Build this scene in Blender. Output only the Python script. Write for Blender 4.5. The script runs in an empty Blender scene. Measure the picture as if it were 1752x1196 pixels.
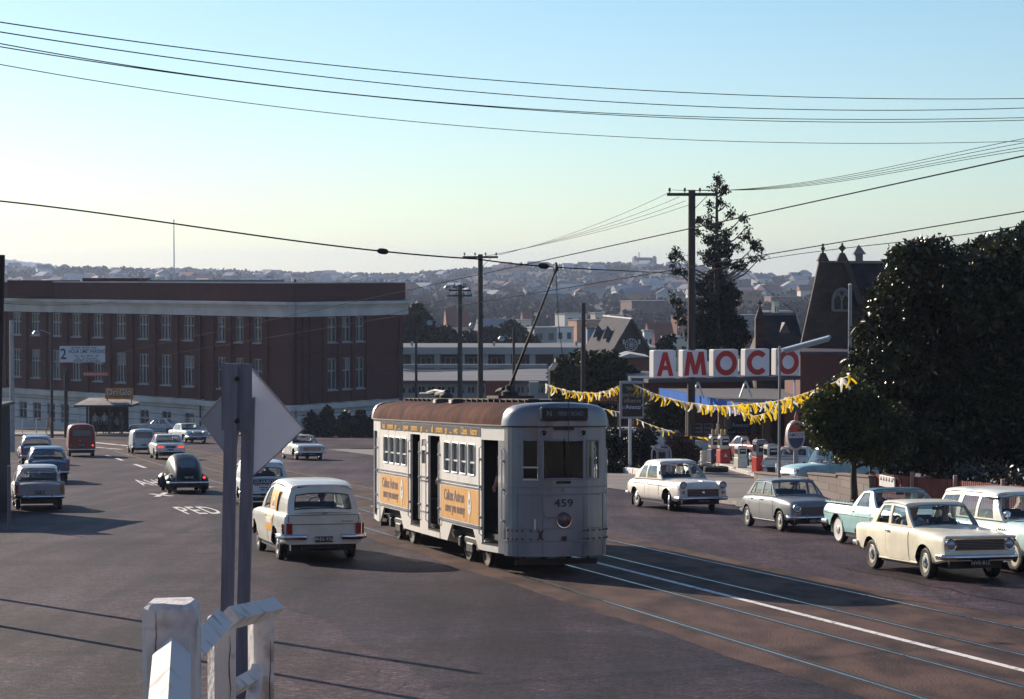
import bpy, math, random
import numpy as np
from mathutils import Vector, Matrix, Euler
R = math.radians
SC = bpy.context.scene
COL = SC.collection
RNG = random.Random(7)
NR = np.random.default_rng(11)
CAMZ = 3.2
F = 3720.0
PITCH = math.atan(128.0 / F)
SLOPE = 0.055
# road axes: U runs away from the camera along the tracks, S across to the right
UX, UY = -0.259, 0.966
SX, SY = 0.966, 0.259

def lerp(a, b, t): return a + (b - a) * t
def sstep(a, b, x):
    t = min(1, max(0, (x - a) / (b - a))); return t * t * (3 - 2 * t)
def interp(tab, x):
    if x <= tab[0][0]: return tab[0][1]
    for (x0, y0), (x1, y1) in zip(tab, tab[1:]):
        if x <= x1: return lerp(y0, y1, (x - x0) / (x1 - x0))
    return tab[-1][1]
def sinterp(tab, x):
    """smooth (monotone cubic-like) interpolation"""
    n = len(tab)
    if x <= tab[0][0]: return tab[0][1]
    if x >= tab[-1][0]: return tab[-1][1]
    for i in range(n - 1):
        if x <= tab[i + 1][0]:
            x0, y0 = tab[i]; x1, y1 = tab[i + 1]; h = x1 - x0
            d = (y1 - y0) / h
            def slope(k):
                if k <= 0 or k >= n - 1: return None
                a = (tab[k][1] - tab[k - 1][1]) / (tab[k][0] - tab[k - 1][0])
                b = (tab[k + 1][1] - tab[k][1]) / (tab[k + 1][0] - tab[k][0])
                return 0 if a * b <= 0 else 2 * a * b / (a + b)
            m0 = slope(i); m1 = slope(i + 1)
            m0 = d if m0 is None else m0; m1 = d if m1 is None else m1
            t = (x - x0) / h
            return ((2*t**3-3*t**2+1)*y0 + (t**3-2*t**2+t)*h*m0 + (-2*t**3+3*t**2)*y1 + (t**3-t**2)*h*m1)

FAR = [(200, -11.0), (260, -16.5), (400, -21), (550, -21), (700, -19.5), (900, -15), (1200, -13), (1500, -11.5)]
def gz(x, y):
    if y <= 200:
        z = -SLOPE * y
        if y < 18: z += 1.3 * (1 - sstep(11, 18, y))
        return z
    return interp(FAR, y)
def at(px, py, D):
    c = (px - 876) / F; d = (598 - py) / F
    vy = math.cos(PITCH) + d * math.sin(PITCH); vz = -math.sin(PITCH) + d * math.cos(PITCH)
    k = D / vy
    return Vector((c * k, D, CAMZ + vz * k))
def gnd(px, py):
    c = (px - 876) / F; d = (598 - py) / F
    vy = math.cos(PITCH) + d * math.sin(PITCH); vz = -math.sin(PITCH) + d * math.cos(PITCH)
    k = -CAMZ / (vz + SLOPE * vy)
    return Vector((c * k, vy * k, CAMZ + vz * k))
def road(s, D, dz=0):
    """point at cross offset s and world depth D, on the ground"""
    x = (s - SY * D) / SX
    return Vector((x, D, gz(x, D) + dz))
def onbase(px, D, dz=0):
    p = at(px, 598, D); p.z = gz(p.x, D) + dz
    return p

# ------------------------------------------------------------------ materials
MATS = {}
def nodes(m): return m.node_tree.nodes, m.node_tree.links
def mat(name, col, rough=0.6, metal=0.0, var=0.0, scale=6.0, col2=None, bump=0.0, bscale=None, spec=0.5,
        coat=0.0, detail=6.0, stretch=None, trans=0.0, alpha=1.0, emit=None, ior=1.5, lo=0.35, hi=0.65, rvar=0.0):
    if name in MATS: return MATS[name]
    m = bpy.data.materials.new(name); m.use_nodes = True; MATS[name] = m
    N, L = nodes(m); b = N['Principled BSDF']
    b.inputs['Base Color'].default_value = (*col, 1); b.inputs['Roughness'].default_value = rough
    b.inputs['Metallic'].default_value = metal; b.inputs['Specular IOR Level'].default_value = spec
    b.inputs['Coat Weight'].default_value = coat; b.inputs['Coat Roughness'].default_value = 0.06
    b.inputs['Transmission Weight'].default_value = trans; b.inputs['Alpha'].default_value = alpha
    b.inputs['IOR'].default_value = ior
    if emit: b.inputs['Emission Color'].default_value = (*emit[0], 1); b.inputs['Emission Strength'].default_value = emit[1]
    if var or col2 or bump or rvar:
        tc = N.new('ShaderNodeTexCoord'); src = tc.outputs['Object']
        if stretch:
            mp = N.new('ShaderNodeMapping'); mp.inputs['Scale'].default_value = stretch; L.new(src, mp.inputs[0]); src = mp.outputs[0]
    if var or col2:
        nz = N.new('ShaderNodeTexNoise'); nz.inputs['Scale'].default_value = scale; nz.inputs['Detail'].default_value = detail
        L.new(src, nz.inputs['Vector'])
        cr = N.new('ShaderNodeValToRGB'); L.new(nz.outputs['Fac'], cr.inputs[0])
        c2 = col2 if col2 else tuple(max(0, c * (1 - var)) for c in col)
        c1 = col if col2 else tuple(min(1, c * (1 + var)) for c in col)
        cr.color_ramp.elements[0].position = lo; cr.color_ramp.elements[1].position = hi
        cr.color_ramp.elements[0].color = (*c2, 1); cr.color_ramp.elements[1].color = (*c1, 1)
        L.new(cr.outputs[0], b.inputs['Base Color'])
        if rvar:
            mr = N.new('ShaderNodeMapRange'); L.new(nz.outputs['Fac'], mr.inputs[0])
            mr.inputs[1].default_value = 0.3; mr.inputs[2].default_value = 0.7
            mr.inputs[3].default_value = max(0, rough - rvar); mr.inputs[4].default_value = min(1, rough + rvar)
            L.new(mr.outputs[0], b.inputs['Roughness'])
    if bump:
        nb = N.new('ShaderNodeTexNoise'); nb.inputs['Scale'].default_value = bscale or scale * 4; nb.inputs['Detail'].default_value = 4
        L.new(src, nb.inputs['Vector'])
        bp = N.new('ShaderNodeBump'); bp.inputs['Strength'].default_value = bump; bp.inputs['Distance'].default_value = 0.02
        L.new(nb.outputs['Fac'], bp.inputs['Height']); L.new(bp.outputs[0], b.inputs['Normal'])
    return m
def paint(name, col, rough=0.32, dirt=0.10):
    return mat(name, col, rough, var=dirt, scale=2.2, coat=0.35, spec=0.5, rvar=0.05)

M_CHROME = mat('chrome', (0.62, 0.62, 0.64), 0.16, 1.0)
M_RUBBER = mat('tyre_rubber', (0.014, 0.013, 0.014), 0.75, var=0.3, scale=9)
M_BLACK = mat('black_trim', (0.01, 0.01, 0.012), 0.5)
M_INT = mat('car_interior', (0.012, 0.010, 0.010), 0.8)
M_SEAT = mat('vinyl_seat', (0.03, 0.022, 0.02), 0.55)
M_LENS = mat('lamp_lens', (0.35, 0.38, 0.42), 0.08, 0.3, coat=0.8)
M_AMBER = mat('amber_lens', (0.6, 0.16, 0.02), 0.15, coat=0.6)
M_RED = mat('red_lens', (0.30, 0.012, 0.01), 0.15, coat=0.6)
M_REDLIT = mat('red_lens_lit', (0.5, 0.03, 0.02), 0.2, emit=((1.0, 0.07, 0.03), 0.9))
M_WHITE = mat('white_paint', (0.72, 0.71, 0.70), 0.5, var=0.07, scale=3)
M_PLATE = mat('plate_black', (0.012, 0.012, 0.013), 0.4)
M_PLATETXT = mat('plate_lettering', (0.5, 0.5, 0.5), 0.5)
def glassmat():
    m = bpy.data.materials.new('window_glass'); m.use_nodes = True; N, L = nodes(m)
    N.remove(N['Principled BSDF']); out = N['Material Output']
    tr = N.new('ShaderNodeBsdfTransparent'); tr.inputs[0].default_value = (0.80, 0.84, 0.84, 1)
    gl = N.new('ShaderNodeBsdfGlossy'); gl.inputs['Roughness'].default_value = 0.03; gl.inputs[0].default_value = (0.9, 0.95, 1, 1)
    lw = N.new('ShaderNodeLayerWeight'); lw.inputs[0].default_value = .5
    pw = N.new('ShaderNodeMath'); pw.operation = 'POWER'; pw.inputs[1].default_value = 4.0; L.new(lw.outputs['Facing'], pw.inputs[0])
    fr = N.new('ShaderNodeMath'); fr.operation = 'MULTIPLY_ADD'; fr.inputs[1].default_value = .8; fr.inputs[2].default_value = .065; L.new(pw.outputs[0], fr.inputs[0])
    mx = N.new('ShaderNodeMixShader'); L.new(fr.outputs[0], mx.inputs[0]); L.new(tr.outputs[0], mx.inputs[1]); L.new(gl.outputs[0], mx.inputs[2])
    L.new(mx.outputs[0], out.inputs[0]); return m
M_GLASS = glassmat()
M_DARKGLASS = mat('dark_glass', (0.012, 0.014, 0.018), 0.08, spec=0.5)

# ------------------------------------------------------------------ mesh builder
class MB:
    def __init__(s): s.v = []; s.f = []; s.m = []; s.mats = []
    def mi(s, m):
        if m not in s.mats: s.mats.append(m)
        return s.mats.index(m)
    def add(s, vs, fs, m, T=None):
        o = len(s.v); k = s.mi(m)
        s.v.extend([tuple(T @ Vector(p)) for p in vs] if T is not None else [tuple(p) for p in vs])
        for f in fs: s.f.append(tuple(i + o for i in f)); s.m.append(k)
    def box(s, c, size, m, rz=0, T=None, bev=0):
        x, y, z = size[0] / 2, size[1] / 2, size[2] / 2
        if bev:
            b = min(bev, x * .9, y * .9, z * .9); vs = []; fs = []
            for sx in (-1, 1):
                for sy in (-1, 1):
                    for sz in (-1, 1):
                        vs += [(sx * x, sy * (y - b), sz * (z - b)), (sx * (x - b), sy * y, sz * (z - b)), (sx * (x - b), sy * (y - b), sz * z)]
            def I(sx, sy, sz, k): return ((sx * 4 + sy * 2 + sz) * 3 + k)
            for k, q in ((0, 0), (0, 1)): fs.append([I(q, 0, 0, 0), I(q, 1, 0, 0), I(q, 1, 1, 0), I(q, 0, 1, 0)][::(1 if q else -1)])
            for q in (0, 1): fs.append([I(0, q, 0, 1), I(0, q, 1, 1), I(1, q, 1, 1), I(1, q, 0, 1)][::(1 if q else -1)])
            for q in (0, 1): fs.append([I(0, 0, q, 2), I(1, 0, q, 2), I(1, 1, q, 2), I(0, 1, q, 2)][::(1 if q else -1)])
            for a in (0, 1):
                for c2 in (0, 1):
                    fs.append([I(a, c2, 0, 0), I(a, c2, 1, 0), I(a, c2, 1, 1), I(a, c2, 0, 1)])
                    fs.append([I(a, 0, c2, 0), I(a, 1, c2, 0), I(a, 1, c2, 2), I(a, 0, c2, 2)])
                    fs.append([I(0, a, c2, 1), I(1, a, c2, 1), I(1, a, c2, 2), I(0, a, c2, 2)])
                    for e in (0, 1): fs.append([I(a, c2, e, 0), I(a, c2, e, 1), I(a, c2, e, 2)])
        else:
            vs = [(sx * x, sy * y, sz * z) for sx in (-1, 1) for sy in (-1, 1) for sz in (-1, 1)]
            fs = [(0, 1, 3, 2), (4, 6, 7, 5), (0, 4, 5, 1), (2, 3, 7, 6), (0, 2, 6, 4), (1, 5, 7, 3)]
        M = Matrix.Translation(c) @ Matrix.Rotation(rz, 4, 'Z')
        s.add(vs, fs, m, (T @ M) if T is not None else M)
    def quad(s, a, b, c, d, m): s.add([a, b, c, d], [(0, 1, 2, 3)], m)
    def slab(s, pts, m, th=0.03, nrm=None):
        """polygon thickened along -normal"""
        P = [Vector(p) for p in pts]; n = (P[1] - P[0]).cross(P[2] - P[0])
        if n.length < 1e-9: n = (P[2] - P[0]).cross(P[3] - P[0])
        n.normalize()
        if nrm is not None and n.dot(Vector(nrm)) < 0: P = P[::-1]; n = -n
        k = len(P); Q = [p - n * th for p in P]
        fs = [tuple(range(k)), tuple(range(2 * k - 1, k - 1, -1))] + [(i, i + k, (i + 1) % k + k, (i + 1) % k) for i in range(k)]
        s.add(P + Q, fs, m)
    def prism(s, poly, axis, a, b, m, T=None):
        """2D polygon extruded along axis (0=x,1=y,2=z) from a to b; poly in the other two axes"""
        k = len(poly)
        def P(p, t): return (t, p[0], p[1]) if axis == 0 else ((p[0], t, p[1]) if axis == 1 else (p[0], p[1], t))
        vs = [P(p, a) for p in poly] + [P(p, b) for p in poly]
        fs = [tuple(range(k))[::-1], tuple(range(k, 2 * k))] + [(i, (i + 1) % k, (i + 1) % k + k, i + k) for i in range(k)]
        s.add(vs, fs, m, T)
    def tube(s, pts, r, m, seg=8, r2=None, caps=True, up=None, ell=None):
        P = [Vector(p) for p in pts]; n = len(P); rs = [r] * n if r2 is None else [lerp(r, r2, i / (n - 1)) for i in range(n)]
        if isinstance(r, (list, tuple)): rs = list(r)
        vs = []; prev = None
        for i, p in enumerate(P):
            d = (P[min(i + 1, n - 1)] - P[max(i - 1, 0)]).normalized()
            ref = Vector(up) if up else (Vector((0, 0, 1)) if abs(d.z) < .95 else Vector((1, 0, 0)))
            if prev is not None and not up: ref = prev
            a = d.cross(ref)
            if a.length < 1e-6: a = d.cross(Vector((1, 0.3, 0)))
            a.normalize(); b = a.cross(d).normalized(); prev = b
            for k in range(seg):
                t = 2 * math.pi * (k + .5) / seg
                ex, ey = ell if ell else (1, 1)
                vs.append(p + a * math.cos(t) * rs[i] * ex + b * math.sin(t) * rs[i] * ey)
        fs = [(i * seg + k, i * seg + (k + 1) % seg, (i + 1) * seg + (k + 1) % seg, (i + 1) * seg + k) for i in range(n - 1) for k in range(seg)]
        if caps: fs += [tuple(range(seg))[::-1], tuple(range((n - 1) * seg, n * seg))]
        s.add(vs, fs, m)
    def bar(s, p0, p1, w, h, m, up=(0, 0, 1)):
        p0 = Vector(p0); p1 = Vector(p1); d = (p1 - p0).normalized(); u = Vector(up)
        if abs(d.dot(u)) > .98: u = Vector((0, 1, 0))
        a = d.cross(u).normalized() * w / 2; b = a.cross(d).normalized() * h / 2
        s.add([p0 - a - b, p0 + a - b, p0 + a + b, p0 - a + b, p1 - a - b, p1 + a - b, p1 + a + b, p1 - a + b],
              [(0, 1, 2, 3), (7, 6, 5, 4), (0, 4, 5, 1), (1, 5, 6, 2), (2, 6, 7, 3), (3, 7, 4, 0)], m)
    def lathe(s, prof, m, seg=20, T=None, axis='Z', ms=None):
        """prof: list (r, h)"""
        n = len(prof); vs = []
        for r, h in prof:
            for k in range(seg):
                t = 2 * math.pi * k / seg; c, q = r * math.cos(t), r * math.sin(t)
                vs.append((c, q, h) if axis == 'Z' else ((h, c, q) if axis == 'X' else (q, h, c)))
        fs = [(i * seg + k, i * seg + (k + 1) % seg, (i + 1) * seg + (k + 1) % seg, (i + 1) * seg + k) for i in range(n - 1) for k in range(seg)]
        if prof[0][0] > 1e-6: fs.append(tuple(range(seg))[::-1])
        if prof[-1][0] > 1e-6: fs.append(tuple(range((n - 1) * seg, n * seg)))
        s.add(vs, fs, m, T)
    def grid(s, rows, m, closed=False, matf=None):
        n = len(rows); k = len(rows[0]); o = len(s.v)
        for r in rows: s.v.extend(tuple(p) for p in r)
        base = s.mi(m)
        for i in range(n - 1):
            for j in range(k if closed else k - 1):
                j2 = (j + 1) % k
                s.f.append((o + i * k + j, o + i * k + j2, o + (i + 1) * k + j2, o + (i + 1) * k + j))
                mm = matf(i, j) if matf else None
                s.m.append(s.mi(mm) if mm else base)
    def text(s, txt, T, size, m, bold=0.0, ext=0.002, sx=1.0, align='CENTER', spacing=1.0, shear=0.0):
        cu = bpy.data.curves.new('lettering', 'FONT'); cu.body = txt; cu.size = size; cu.align_x = align; cu.align_y = 'CENTER'
        cu.offset = bold * size; cu.extrude = ext; cu.space_character = spacing; cu.resolution_u = 3; cu.shear = shear
        ob = bpy.data.objects.new('lettering', cu); COL.objects.link(ob); bpy.context.view_layer.update()
        dg = bpy.context.evaluated_depsgraph_get(); me = ob.evaluated_get(dg).to_mesh()
        S = T @ Matrix.Diagonal((sx, 1, 1, 1))
        s.add([v.co[:] for v in me.vertices], [tuple(p.vertices) for p in me.polygons], m, S)
        ob.evaluated_get(dg).to_mesh_clear(); bpy.data.objects.remove(ob); bpy.data.curves.remove(cu)
    def mesh(s, name, smooth=35):
        me = bpy.data.meshes.new(name); me.from_pydata(s.v, [], s.f)
        for m in s.mats: me.materials.append(m)
        if len(s.mats) > 1: me.polygons.foreach_set('material_index', s.m)
        if smooth:
            me.polygons.foreach_set('use_smooth', [True] * len(s.f)); me.set_sharp_from_angle(angle=R(smooth))
        me.update(); return me
    def build(s, name, parent=None, smooth=35, loc=None):
        return link(name, s.mesh(name, smooth), parent, loc)
def link(name, data, parent=None, loc=None):
    o = bpy.data.objects.new(name, data); COL.objects.link(o)
    if parent is not None: o.parent = parent
    if loc is not None: o.location = loc
    return o
def tag(o, label=None, cat=None, group=None, kind=None):
    if label: o['label'] = label
    if cat: o['category'] = cat
    if group: o['group'] = group
    if kind: o['kind'] = kind
    return o
def empty(name, loc=(0, 0, 0), label=None, cat=None, group=None, M=None):
    o = bpy.data.objects.new(name, None); COL.objects.link(o); o.empty_display_size = .2
    o.location = loc
    if M is not None: o.matrix_world = M
    return tag(o, label, cat, group)
def kids(o): return [c for c in bpy.data.objects if c.parent == o]
def copy_tree(o, parent=None):
    c = o.copy(); COL.objects.link(c); c.parent = parent
    for ch in kids(o): copy_tree(ch, c)
    return c
def slope_matrix(loc, fwd):
    """frame on the sloping road: local Y forward, Z along the ground normal"""
    n = Vector((0, SLOPE, 1)).normalized(); f = Vector((fwd[0], fwd[1], 0)); f = (f - n * f.dot(n)).normalized(); r = f.cross(n)
    M = Matrix((( r.x, f.x, n.x, loc[0]), (r.y, f.y, n.y, loc[1]), (r.z, f.z, n.z, loc[2]), (0, 0, 0, 1)))
    return M
def frame(o, x, y=None, z=None):
    """4x4 from origin and x axis, (y or z) axes"""
    x = Vector(x).normalized()
    if z is None: y = Vector(y).normalized(); z = x.cross(y).normalized(); y = z.cross(x)
    else: z = Vector(z).normalized(); y = z.cross(x).normalized(); z = x.cross(y)
    return Matrix(((x.x, y.x, z.x, o[0]), (x.y, y.y, z.y, o[1]), (x.z, y.z, z.z, o[2]), (0, 0, 0, 1)))

def leaf_mesh(name, C, S, mats, mi=None, aspect=0.5, droop=0.0, bend=0.25):
    """many small bent leaves: C (n,3) centres, S (n) sizes"""
    n = len(C)
    d = NR.normal(size=(n, 3)); d[:, 2] -= droop; d /= np.linalg.norm(d, axis=1)[:, None]
    e = NR.normal(size=(n, 3)); e -= (e * d).sum(1)[:, None] * d; e /= np.linalg.norm(e, axis=1)[:, None]
    nn = np.cross(d, e); S = np.asarray(S)[:, None]
    a = C - d * S * .5; b = C + e * S * aspect * .5 + nn * S * bend * .3; c = C + d * S * .5; f = C - e * S * aspect * .5 + nn * S * bend * .3
    V = np.stack([a, b, c, f], 1).reshape(-1, 3)
    me = bpy.data.meshes.new(name); me.vertices.add(4 * n); me.vertices.foreach_set('co', V.astype(np.float32).ravel())
    tris = np.array([[0, 1, 2], [0, 2, 3]]); I = (np.arange(n)[:, None, None] * 4 + tris[None]).reshape(-1)
    me.loops.add(len(I)); me.loops.foreach_set('vertex_index', I.astype(np.int32))
    nf = 2 * n; me.polygons.add(nf); me.polygons.foreach_set('loop_start', (np.arange(nf) * 3).astype(np.int32))
    for m in mats: me.materials.append(m)
    if mi is not None: me.polygons.foreach_set('material_index', np.repeat(mi, 2).astype(np.int32))
    me.update(); me.validate(); return me
def leafmat(name, c1, c2, rough=0.45, scale=1.2, spec=0.5, trans=0.25):
    if name in MATS: return MATS[name]
    m = mat(name, c1, rough, col2=c2, scale=scale, spec=spec)
    N, L = nodes(m); b = N['Principled BSDF']; out = N['Material Output']
    t = N.new('ShaderNodeBsdfTranslucent'); src = b.inputs['Base Color'].links[0].from_socket; L.new(src, t.inputs[0])
    mx = N.new('ShaderNodeMixShader'); mx.inputs[0].default_value = trans
    L.new(b.outputs[0], mx.inputs[1]); L.new(t.outputs[0], mx.inputs[2]); L.new(mx.outputs[0], out.inputs[0]); return m
def blob_points(blobs, n, shell=0.55, jitter=0.0):
    """points in a set of ellipsoids (centre, radii), weighted to the shell"""
    w = np.array([b[1][0] * b[1][1] + b[1][1] * b[1][2] + b[1][0] * b[1][2] for b in blobs], float); w /= w.sum()
    k = NR.choice(len(blobs), size=n, p=w); d = NR.normal(size=(n, 3)); d /= np.linalg.norm(d, axis=1)[:, None]
    r = NR.random(n) ** (1 / 3); r = shell + (1 - shell) * r
    c = np.array([b[0] for b in blobs], float)[k]; q = np.array([b[1] for b in blobs], float)[k]
    return c + d * q * r[:, None] + NR.normal(size=(n, 3)) * jitter
# ================================================================== ground, road, tracks
NEARR = [(-260, 464), (0, 464), (130, 462), (210, 464), (340, 464), (450, 468), (560, 472), (640, 474), (690, 476), (730, 471), (800, 465), (900, 460), (1000, 455), (1060, 453), (1110, 458), (1180, 465), (1250, 472), (1330, 478), (1400, 481), (1500, 483), (2000, 486)]
FARR = [(-300, 455), (-60, 447), (20, 445), (70, 450), (120, 460), (200, 474), (2000, 486)]
def ridge_z(tab, x, D, drop=0): 
    px = 876 + F * x / D; return CAMZ + (470 - (interp(tab, px) + drop)) * D / F
def hz(x, y):
    if y < 1500: return gz(x, y)
    if y <= 2600:
        t = (y - 1500) / 1100; z1 = ridge_z(NEARR, x, 2600, 4); b = 5 * math.sin(x * .011 + y * .006) + 4 * math.sin(x * .023 - y * .013)
        return lerp(-11.5, z1, t ** 1.2) + b * math.sin(math.pi * t)
    if y <= 3400: return lerp(ridge_z(NEARR, x, 2600, 4), -30, (y - 2600) / 800)
    if y <= 5600: return lerp(-30, ridge_z(FARR, x, 5600, 4), (y - 3400) / 2200)
    return ridge_z(FARR, x, 5600, 4) - 40 * (y - 5600) / 1000
def build_ground():
    EARTH = mat('dry_earth', (.085, .065, .05), .95, col2=(.05, .055, .03), scale=.15, bump=.3, bscale=3)
    ys = [-60, -30, -10, 0, 4, 8, 10, 11, 12, 13, 14, 15, 16, 17, 18, 20] + list(range(30, 200, 10)) + [200, 230, 260, 330, 400, 500, 600, 700, 900, 1200, 1500]
    b = MB(); rows = []
    for y in ys:
        w = 60 + .5 * max(0, y); rows.append([Vector((x, y, gz(x, y) - .05)) for x in np.linspace(-w, w, 13)])
    H = mat('hill_ground', (.040, .045, .035), .95, col2=(.018, .024, .018), scale=.02)
    b.grid(rows, EARTH, matf=lambda i, j: H if ys[i] >= 200 else EARTH); tag(b.build('ground'), kind='structure')
    b = MB(); rows = []
    for y in list(np.linspace(1500, 2600, 16)) + list(np.linspace(2700, 3400, 5)) + list(np.linspace(3600, 5600, 10)) + [6200]:
        w = .42 * y; rows.append([Vector((float(x), float(y), hz(float(x), float(y)))) for x in np.linspace(-w, w, 90)])
    b.grid(rows, H); tag(b.build('hills'), kind='structure')
    # asphalt
    m = bpy.data.materials.new('asphalt'); m.use_nodes = True; N, L = nodes(m); bs = N['Principled BSDF']; bs.inputs['Specular IOR Level'].default_value = .10
    tc = N.new('ShaderNodeTexCoord')
    def noise(sc, det=4, mp=None, rough=.5):
        n = N.new('ShaderNodeTexNoise'); n.inputs['Scale'].default_value = sc; n.inputs['Detail'].default_value = det; n.inputs['Roughness'].default_value = rough
        if mp:
            q = N.new('ShaderNodeMapping'); q.inputs['Rotation'].default_value = (0, 0, R(-15)); q.inputs['Scale'].default_value = mp
            L.new(tc.outputs['Object'], q.inputs[0]); L.new(q.outputs[0], n.inputs['Vector'])
        else: L.new(tc.outputs['Object'], n.inputs['Vector'])
        return n
    def ramp(src, p0, c0, p1, c1):
        r = N.new('ShaderNodeValToRGB'); L.new(src, r.inputs[0]); e = r.color_ramp.elements
        e[0].position = p0; e[1].position = p1; e[0].color = (*c0, 1); e[1].color = (*c1, 1); return r
    def mul(a, b_, f=1.0):
        x = N.new('ShaderNodeMix'); x.data_type = 'RGBA'; x.blend_type = 'MULTIPLY'; x.inputs[0].default_value = f; L.new(a, x.inputs[6]); L.new(b_, x.inputs[7]); return x.outputs[2]
    big = ramp(noise(.16, 5).outputs['Fac'], .38, (.050, .033, .042), .64, (.088, .062, .074))
    streak = ramp(noise(1.0, 5, (1.3, .07, 1)).outputs['Fac'], .38, (.60, .60, .62), .60, (1.14, 1.12, 1.10))
    fine = ramp(noise(17, 3, rough=.75).outputs['Fac'], .43, (.50, .50, .52), .60, (1.60, 1.55, 1.55))
    patch = ramp(noise(.33, 2).outputs['Fac'], .56, (1, 1, 1), .59, (.74, .73, .78)); mid = ramp(noise(4.2, 8, rough=.8).outputs['Fac'], .42, (.66, .66, .68), .60, (1.34, 1.32, 1.32))
    c = mul(mul(mul(mul(big.outputs[0], streak.outputs[0]), fine.outputs[0], .9), patch.outputs[0]), mid.outputs[0], .9)
    stone = ramp(noise(11, 2, rough=.6).outputs['Fac'], .66, (1, 1, 1), .70, (2.6, 2.5, 2.5)); c = mul(c, stone.outputs[0], .8)
    L.new(c, bs.inputs['Base Color'])
    rr = N.new('ShaderNodeMapRange'); L.new(noise(.5, 3).outputs['Fac'], rr.inputs[0]); rr.inputs[3].default_value = .55; rr.inputs[4].default_value = .85; L.new(rr.outputs[0], bs.inputs['Roughness'])
    bp = N.new('ShaderNodeBump'); bp.inputs['Strength'].default_value = .9; bp.inputs['Distance'].default_value = .012; L.new(noise(34, 3, rough=.7).outputs['Fac'], bp.inputs['Height']); L.new(bp.outputs[0], bs.inputs['Normal'])
    def sheet(name, edges, m, dz, sub=1):
        """edges: list of (D, s0, s1)"""
        b = MB(); rows = []
        for D, s0, s1 in edges: rows.append([road(lerp(s0, s1, i / 6), D, dz) for i in range(7)])
        b.grid(rows, m); return tag(b.build(name), kind='structure')
    ed = [(D, -12, 22.3) for D in (13.5, 14, 15, 16, 17, 18, 20, 24, 28, 32, 36, 40, 44, 48, 51)] + [(54, 1.6, 22.3), (60, 1.6, 22.3), (70, 1.7, 22.3), (80, 1.8, 22.3), (90, 2, 22.3), (100, 2.4, 22.3), (110, 2.6, 22.3), (122, 2.6, 22.3), (128, -2, 24), (134, -30, 46), (150, -34, 46), (160, -34, 46), (168, -34, 46)]
    sheet('road', ed, m, -.006)
    m2 = m.copy(); m2.name = 'new_asphalt'; nb = m2.node_tree.nodes
    for n in nb:
        if n.type == 'VALTORGB' and abs(n.color_ramp.elements[0].color[0] - .050) < .002: n.color_ramp.elements[0].color = (.034, .025, .034, 1); n.color_ramp.elements[1].color = (.058, .044, .056, 1)
    m3 = m.copy(); m3.name = 'coarse_asphalt'
    for n in m3.node_tree.nodes:
        if n.type == 'VALTORGB' and abs(n.color_ramp.elements[0].color[0] - .050) < .002: n.color_ramp.elements[0].color = (.036, .023, .028, 1); n.color_ramp.elements[1].color = (.078, .052, .058, 1)
        if n.type == 'TEX_NOISE' and abs(n.inputs['Scale'].default_value - 11) < .1: n.inputs['Scale'].default_value = 8
        if n.type == 'TEX_NOISE' and abs(n.inputs['Scale'].default_value - 17) < .1: n.inputs['Scale'].default_value = 12
    rg = random.Random(8); b = MB(); b.grid([[road(lerp(5.3 + .12 * math.sin(D * 1.3) + rg.uniform(-.06, .06) + max(0, D - 40) * .10, 9.6, i / 4), D, -.002) for i in range(5)] for D in np.arange(16, 78, .8)], m2); tag(b.build('asphalt_strip'), kind='structure')
    b = MB(); b.grid([[road(lerp(-12, 5.0 - max(0, D - 26) * .62 + rg.uniform(-.2, .2), i / 5), D, -.003) for i in range(6)] for D in np.concatenate([np.arange(14, 18, .3), np.arange(18, 33.5, .6)])], m3); tag(b.build('coarse_asphalt'), kind='structure')
    TB = mat('track_bed', (.120, .072, .060), .8, col2=(.048, .031, .030), scale=1.6, detail=9, bump=.5, bscale=30, spec=.08, stretch=(1, .4, 1), lo=.36, hi=.62)
    # track bed with a ragged edge
    b = MB(); rows = []
    D = 16.0; rng = random.Random(3)
    while D < 150:
        a = 9.42 + rng.uniform(-.05, .05) + .05 * math.sin(D * .9); c = 15.0 + rng.uniform(-.04, .04)
        rows.append([road(lerp(a, c, i / 5), D, .000 if D > 18 else 0.0) for i in range(6)]); D += .45 if D < 50 else 1.5
    b.grid(rows, TB); tag(b.build('track_bed'), kind='structure')
    ST = mat('rail_steel', (.36, .34, .34), .34, 1.0, var=.25, scale=3, rvar=.1); GR = mat('rail_groove', (.012, .01, .01), .8); SL = mat('rail_side', (.05, .035, .03), .7)
    for s in (10.02, 11.46, 12.88, 14.32):
        b = MB(); Ds = [16, 17, 18, 20, 24, 30, 40, 60, 90, 120, 140]
        for off, w, h, mm in ((0, .044, .010, ST), (.062, .045, .0045, GR), (.105, .03, .007, SL), (-.05, .03, .005, SL)):
            rows = [[road(s + off - w / 2, D, h), road(s + off + w / 2, D, h)] for D in Ds]; b.grid(rows, mm)
        tag(b.build('tram_rail'), kind='structure')
    PW = mat('road_paint', (.74, .71, .68), .8, col2=(.26, .23, .22), scale=9, lo=.32, hi=.46, spec=.1)
    b = MB(); b.grid([[road(12.12, D, .004), road(12.25, D, .004)] for D in np.linspace(16, 62, 60)], PW); tag(b.build('centre_line'), kind='structure')
    b = MB()
    for D0, D1, s in ((94, 99, 9.0), (104.5, 108.5, 8.95), (111, 113.5, 8.9)): b.grid([[road(s - .09, D, .004), road(s + .09, D, .004)] for D in (D0, D1)], PW)
    tag(b.build('lane_dashes'), kind='structure')
    b = MB()
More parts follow.
